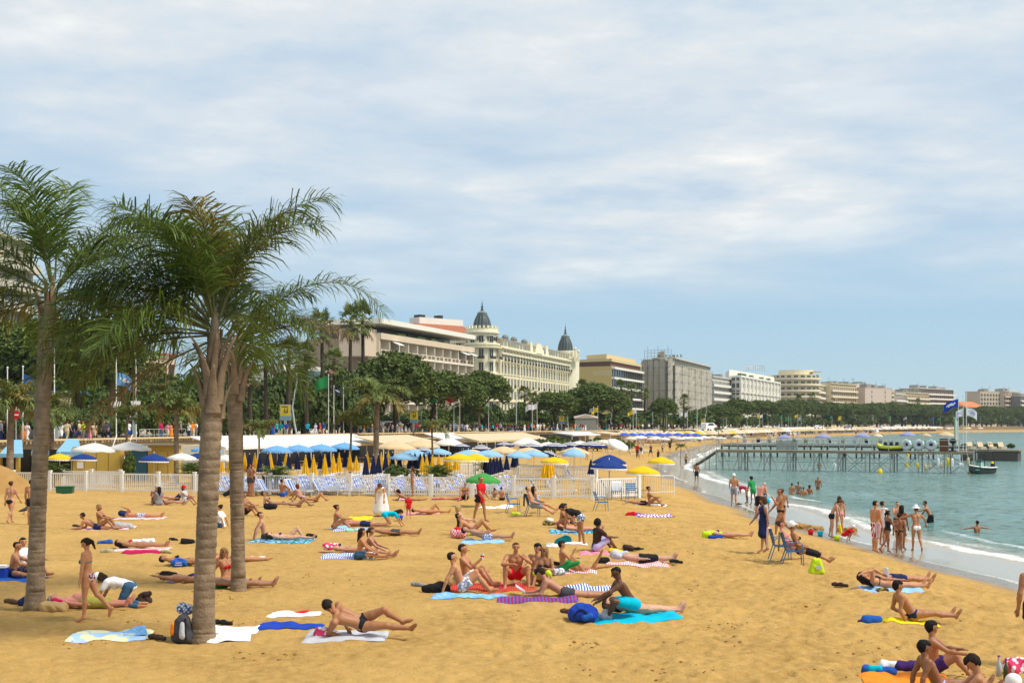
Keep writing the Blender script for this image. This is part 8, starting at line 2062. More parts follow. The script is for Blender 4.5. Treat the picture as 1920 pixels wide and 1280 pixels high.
bundle('bag',337,1062,[((-0.14,0,0.1),(0.14,0,0.1),0.11,0.11),((-0.1,0,0.2),(0.1,0,0.2),0.05,0.05)],'blue','dark blue bag with white lettering left of the front palm trunk','bag',0,[('print',MB().box((0,-0.13,0.14),(0.16,0.012,0.03)).box((0,-0.135,0.08),(0.2,0.012,0.03)),'lightgrey')])
bundle('swim_ring',328,1092,[((-0.09,0,0.09),(0.1,0,0.12),0.10,0.10)],'lilac','pink lilac inflatable cushion left of the front palm trunk','inflatable',rough=0.006)
bundle('bag',410,1101,[((-0.15,0,0.1),(0.15,0,0.1),0.12,0.11)],'green','dark green bag between the paired palms','bag')
bundle('clothes',352,1018,[((-0.15,0,0.08),(0.15,0,0.08),0.10,0.08)],'black','dark heap of clothes just left of the front palm trunk','clothes')
bundle('clothes',197,1020,[((-0.2,0,0.06),(0.15,0,0.08),0.07,0.10)],'blue','bright blue bag lying flat left of the woman in red bikini','bag')
bundle('bag',201,1036,[((-0.15,0,0.06),(0.12,0,0.07),0.07,0.09)],'khaki','yellow green bag in front of the pale pink towel','bag')
bundle('clothes',268,1016,[((-0.3,0,0.05),(0.3,0,0.06),0.07,0.09)],'white','white clothes piled behind the woman in red bikini','clothes')
bundle('bag',231,991,[((-0.25,0,0.13),(0.25,0,0.10),0.16,0.13)],'zebra','black and white striped beach bag beside the blond seated woman','bag',rough=0.01)
bundle('clothes',605,1196,[((-0.07,0,0.10),(0.07,0,0.09),0.11,0.10)],'pinkwhite','red and white patterned bundle in front of the reclining man','clothes',0,[('paper',[((-0.1,0.16,0.14),(0.05,0.16,0.15),0.05,0.05)],'lightgrey')])
bundle('bag',808,1110,[((-0.12,0,0.10),(0.16,0,0.12),0.10,0.14),((0.2,0.1,0.16),(0.36,0.1,0.12),0.12,0.09)],'black','black beach bag left of the group of friends','bag')
bundle('bag',853,1101,[((-0.06,0,0.12),(0.06,0,0.2),0.13,0.12)],'tan','straw bag with a green cloth behind the friends','bag',0,[('cloth',[((0.06,-0.05,0.28),(0.09,-0.05,0.18),0.08,0.07)],'lime')])
bundle('bag',860,1007,[((-0.15,0,0.15),(0.12,0,0.14),0.16,0.15)],'pinkplaid','red and white striped beach bag shading the lying man','bag',0,[('cloth',[((-0.08,0,0.30),(0.02,0,0.28),0.08,0.07)],'red')])
bundle('bag',690,1046,[((-0.15,0,0.1),(0.15,0,0.1),0.12,0.11)],'bwcheck','black and white patterned bag by the two seated women','bag')
bundle('bag',662,997,[((-0.2,0,0.07),(0.2,0,0.06),0.09,0.08)],'mint','sea green bag on the sand in front of the woman in black bikini','bag')
bundle('bag',585,1008,[((-0.12,0,0.08),(0.1,0,0.07),0.10,0.08)],'black','small dark bag at the feet of the couple in the middle left','bag')
bundle('bag',508,953,[((-0.2,0,0.13),(0.15,0,0.12),0.15,0.13)],'black','black bag in front of the group lying near the fence','bag')
bundle('bag',1055,1022,[((-0.12,0,0.12),(0.12,0,0.18),0.14,0.16)],'teal','teal shopping bag held open by the bending woman','bag')
bundle('bag',1047,1078,[((-0.08,0,0.1),(0.08,0,0.1),0.10,0.10)],'greyfloral','small white bag with dark flowers beside the boy with the green towel','bag')
bundle('clothes',1155,1035,[((-0.15,0,0.07),(0.15,0,0.05),0.08,0.06)],'yellow','yellow cloth heap behind the man in the brown shirt','clothes')
bundle('bag',1178,1032,[((-0.08,0,0.1),(0.08,0,0.08),0.11,0.10)],'darkbrown','dark brown bag next to the yellow cloth heap','bag')
bundle('bag',1132,1054,[((-0.1,0,0.08),(0.08,0,0.08),0.09,0.08)],'black','black bag at the head of the sleeping man','bag')
bundle('clothes',1187,966,[((-0.25,0,0.06),(0.0,0,0.08),0.08,0.13)],'red','red bundle at the head of the purple striped towel','clothes',0,[('bag',[((0.2,0,0.05),(0.42,0,0.04),0.10,0.06)],'purple')])
bundle('clothes',1030,985,[((-0.15,0,0.10),(0.12,0,0.09),0.12,0.10)],'camo','heap of bags and striped towels behind the bending woman','clothes',0,[('towel',[((-0.05,0,0.24),(0.1,0,0.22),0.08,0.07)],'white'),('cloth',[((0.3,0,0.1),(0.4,0,0.08),0.1,0.08)],'pink')])
bundle('bag',1531,1076,[((-0.11,0,0.09),(-0.06,0,0.38),0.10,0.06),((0.11,0,0.09),(0.06,0,0.38),0.10,0.06),((0,0,0.09),(0,0,0.36),0.10,0.06)],'lime','lime green shopping bag in front of the blue chairs','bag',0,[('print',MB().box((0.03,-0.105,0.2),(0.12,0.012,0.10)),'lightgrey')],rough=0.01)
bundle('bag',967,964,[((-0.15,0,0.05),(0.15,0,0.05),0.06,0.07)],'lime','lime bag under the empty blue chair','bag')
bundle('bag',1340,1008,[((-0.3,0,0.12),(0.15,0,0.12),0.15,0.14)],'lime','bright green towel draped bag over the head of the lying woman','bag',0,[('cushion',[((-0.2,-0.3,0.06),(0.15,-0.3,0.07),0.08,0.08)],'royal')])
bundle('clothes',1655,1109,[((-0.08,0,0.06),(0.08,0,0.05),0.07,0.06)],'camo','grey green cloth lying by the feet of the couple on the right','clothes')
bundle('bag',1637,1169,[((-0.12,0,0.09),(0.1,0,0.08),0.11,0.09)],'blue','blue bag behind the boy resting on his elbows','bag',0,[('cloth',[((-0.25,0,0.05),(-0.18,0,0.06),0.06,0.07)],'darkpurple')])
bundle('bag',1652,1262,[((-0.2,0,0.06),(0.16,-0.06,0.06),0.09,0.07)],'blue','blue and turquoise bag on the orange towel','bag',-10,[('panel',[((-0.16,-0.04,0.1),(-0.04,-0.05,0.1),0.06,0.06)],'turquoise')])
bundle('clothes',1668,1253,[((-0.1,0,0.08),(0.1,0,0.07),0.08,0.07)],'white','white shirt heaped behind the blue and turquoise bag','clothes')
bundle('clothes',1700,1254,[((-0.1,0,0.07),(0.14,0,0.07),0.09,0.08)],'darkpurple','dark purple clothes heap beside the boys','clothes')
bundle('plastic_bag',1905,1262,[((-0.06,0,0.12),(0.08,0,0.14),0.13,0.13)],'pinkwhite','white and red plastic bag at the right edge','bag',rough=0.03)
bundle('ball',1900,1288,[((0,0,0.11),(0.001,0,0.11),0.12,0.12)],'white','white beach ball at the bottom right corner','ball',rough=0)
bundle('bag',1120,940,[((0,0,0.1),(0.1,0,0.1),0.1,0.1)],'crimson','small red bag behind the fence post near the yellow parasol','bag') if False else None
for px,py,h,r_,c,lb,neck in((1873,1268,.30,.04,'lightgrey','clear plastic bottle standing by the boys at right',.018),(1886,1274,.30,.038,'olive','green glass bottle beside the clear one',.014)):
 q=at(px,py);r=empty('bottle',q,label=lb,cat='bottle');m=MB();m.lathe([(0,0),(r_,0),(r_,h*.6),(neck,h*.8),(neck,h)],10);m.build('body',mat('bottle_'+c,(0.45,0.5,0.55) if c=='lightgrey' else(0.02,0.05,0.01),0.1,spec=.7),r,smooth=True);m=MB();m.lathe([(neck*1.2,h),(neck*1.2,h+.025),(0,h+.025)],8);m.build('cap',cmat('purple'),r)
for px,py,c,lb,rz in((18,1132,'brown','brown sandals left of the left palm',10),(290,1200,'darkbrown','brown flip flops between the pale towel and the grey backpack',5),(412,1172,'black','black shoes behind the white towel',20),(141,988,'brown','brown sandals left of the prone man',0),(780,1100,'grey','grey trainers left of the black beach bag',0),(1062,1151,'brown','sandals left of the blue backpack',0),(1192,1032,'black','black shoes behind the sleeping man',15),(1264,1056,'black','black flip flops by the feet of the sleeping man',0),(323,1014,'black','black sandals behind the pale pink towel',0),(1570,1100,'darkbrown','dark sandals behind the reading woman on the right',0),(309,1037,'khaki','pale sandals at the feet of the woman in red bikini',10),(1383,946,'darkgrey','dark shoes at the feet of the man in the white cap',0)):shoes(px,py,c,lb,rz)
q=at(0,1086);r=empty('cool_box',q,label='blue and white cool box cut by the left edge',cat='cool box');m=MB();m.box((0,0,.14),(.34,.26,.28));m.build('box',cmat('royal'),r);m=MB();m.box((0,0,.31),(.36,.28,.06));m.build('lid',M_wpaint,r);r.location.z+=.02
q=at(44,964);r=empty('pigeon',q,rz=R(10),label='dark pigeon standing on the sand near the left palm',cat='bird')
V,Fq=blob([((-.08,0,.17),(.08,0,.22),.05,.075),((-.2,0,.12),(-.08,0,.17),.02,.05),((.1,0,.26),(.13,0,.33),.045,.035),((.15,0,.33),(.19,0,.32),.012,.006)],vox=.018,rough=0);link('body',np_mesh('body',V,Fq,cmat('darkgrey')),r)
for s_ in(-.03,.03):m=MB();m.tube([(.02,s_,.15),(.02,s_,0)],.01,4);m.build('leg',cmat('red'),r)
for px,py,c,lb in((750,976,'royal','blue toy bucket beside the toddler in red'),(1538,1006,'turquoise','turquoise toy bucket by the digging child'),(1520,1003,'red','red toy bucket left of the turquoise one'),(1569,1014,'lime','green toy bucket at the knees of the digging child')):
 q=at(px,py);r=empty('bucket',q,label=lb,cat='bucket',group='toy buckets');m=MB();m.lathe([(0,0),(.085,0),(.125,.22),(.105,.22),(.075,.02)],12);m.build('pail',cmat(c),r,smooth=True);strap((-.12,0,.21),(.12,0,.21),.09,.008).build('handle',M_wpaint,r)
q=at(1500,990);r=empty('sand_pile',q,label='low ridge of dug sand left of the woman with the yellow bat',cat='sand pile')
V,Fq=blob([((-1.0,0,-.02),(-.3,.1,.06),.1,.2),((-.3,.1,.06),(.9,-.2,-.02),.22,.12),((1.6,-.6,-.05),(2.2,-.7,-.05),.15,.14)],vox=.05,rough=.05);link('sand',np_mesh('sand',V,Fq,mat('damp_sand',(.36,.205,.065))),r)
mb=MB();rc=random.Random(77)
for k in range(48):
 cx_,cy_=rc.uniform(1080,1900),rc.uniform(985,1275)
 if rc.random()<.25:cx_,cy_=rc.uniform(150,1080),rc.uniform(960,1270)
 q0=at(cx_,cy_)
 if shore_x(q0.y)-q0.x<3.4:continue
 for j in range(rc.randrange(3,12)):
  X,Y=q0.x+rc.gauss(0,.28),q0.y+rc.gauss(0,.3);sz_=rc.uniform(.010,.032)
  z=gz(X,Y)+float(sand_relief(np.array([X]),np.array([Y]))[0])
  mb.ball((X,Y,z+sz_*.2),sz_,5,3,sq=(rc.uniform(.8,1.6),rc.uniform(.8,1.4),.75))
tag(mb.build('sand_clods',mat('damp_clod',(.29,.165,.055),.95,.3,4.0)),'scattered clods of damp sand kicked up between the sunbathers','sand',kind='stuff')
# ------------------------------------------------------------- the people on the beach
PP=person
B,BR,W_,S_='bikini','bra','white','short'
def bk(c):return[(B,c),(BR,c)]
D=('dark',S_);DL=('dark','long');DB=('dark','bun');BS=('black',S_)
PP(20,982,75,'walk','woman in black bikini walking away at the left edge',1.66,sex='f',skin='light',hair=('brown','bun'),wear=bk('black'))
PP(59,984,85,'stand','person in dark shorts half hidden by the left palm trunk',1.7,skin='tan',hair=D,wear=[('trunks','black')])
PP(22,1083,5,'crossed','man in blue trunks sitting at the left edge facing the palm',1.74,skin='tan',hair=('dark','buzz'),wear=[('trunks','navy')],build=1.12,t=14)
PP(46,1080,-20,'knees','dark haired man in white shirt behind the left palm trunk',1.74,skin='tan',hair=BS,wear=[('tshirt',W_),('trunks','bluecheck')],hy=-30)
PP(164,1163,180,'walk','girl in flowered bikini briefs and dark top walking to the left',1.60,sex='f',skin='tan',hair=('dark','pony'),wear=[(B,'floral'),(BR,'teal')],hp=28,thL=(4,2),shL=(2,1),thR=(-22,2),shR=(-44,1),uaL=(4,8),faL=(8,3),uaR=(8,8),faR=(14,3),t=3)
PP(242,1136,182,'kneel','kneeling woman in white cap, white shirt and jeans leaning over a sunbather',1.62,sex='f',skin='tan',hair=('dark','bob'),wear=[('tshirt',W_),('jeans','denim'),('cap',W_)],t=82,p=60)
PP(163,1140,0,'supine','man in olive shorts lying with his head at the left palm',1.74,skin='pink',hair=('grey',S_),wear=[('shorts','olive',1.1)],build=1.2)
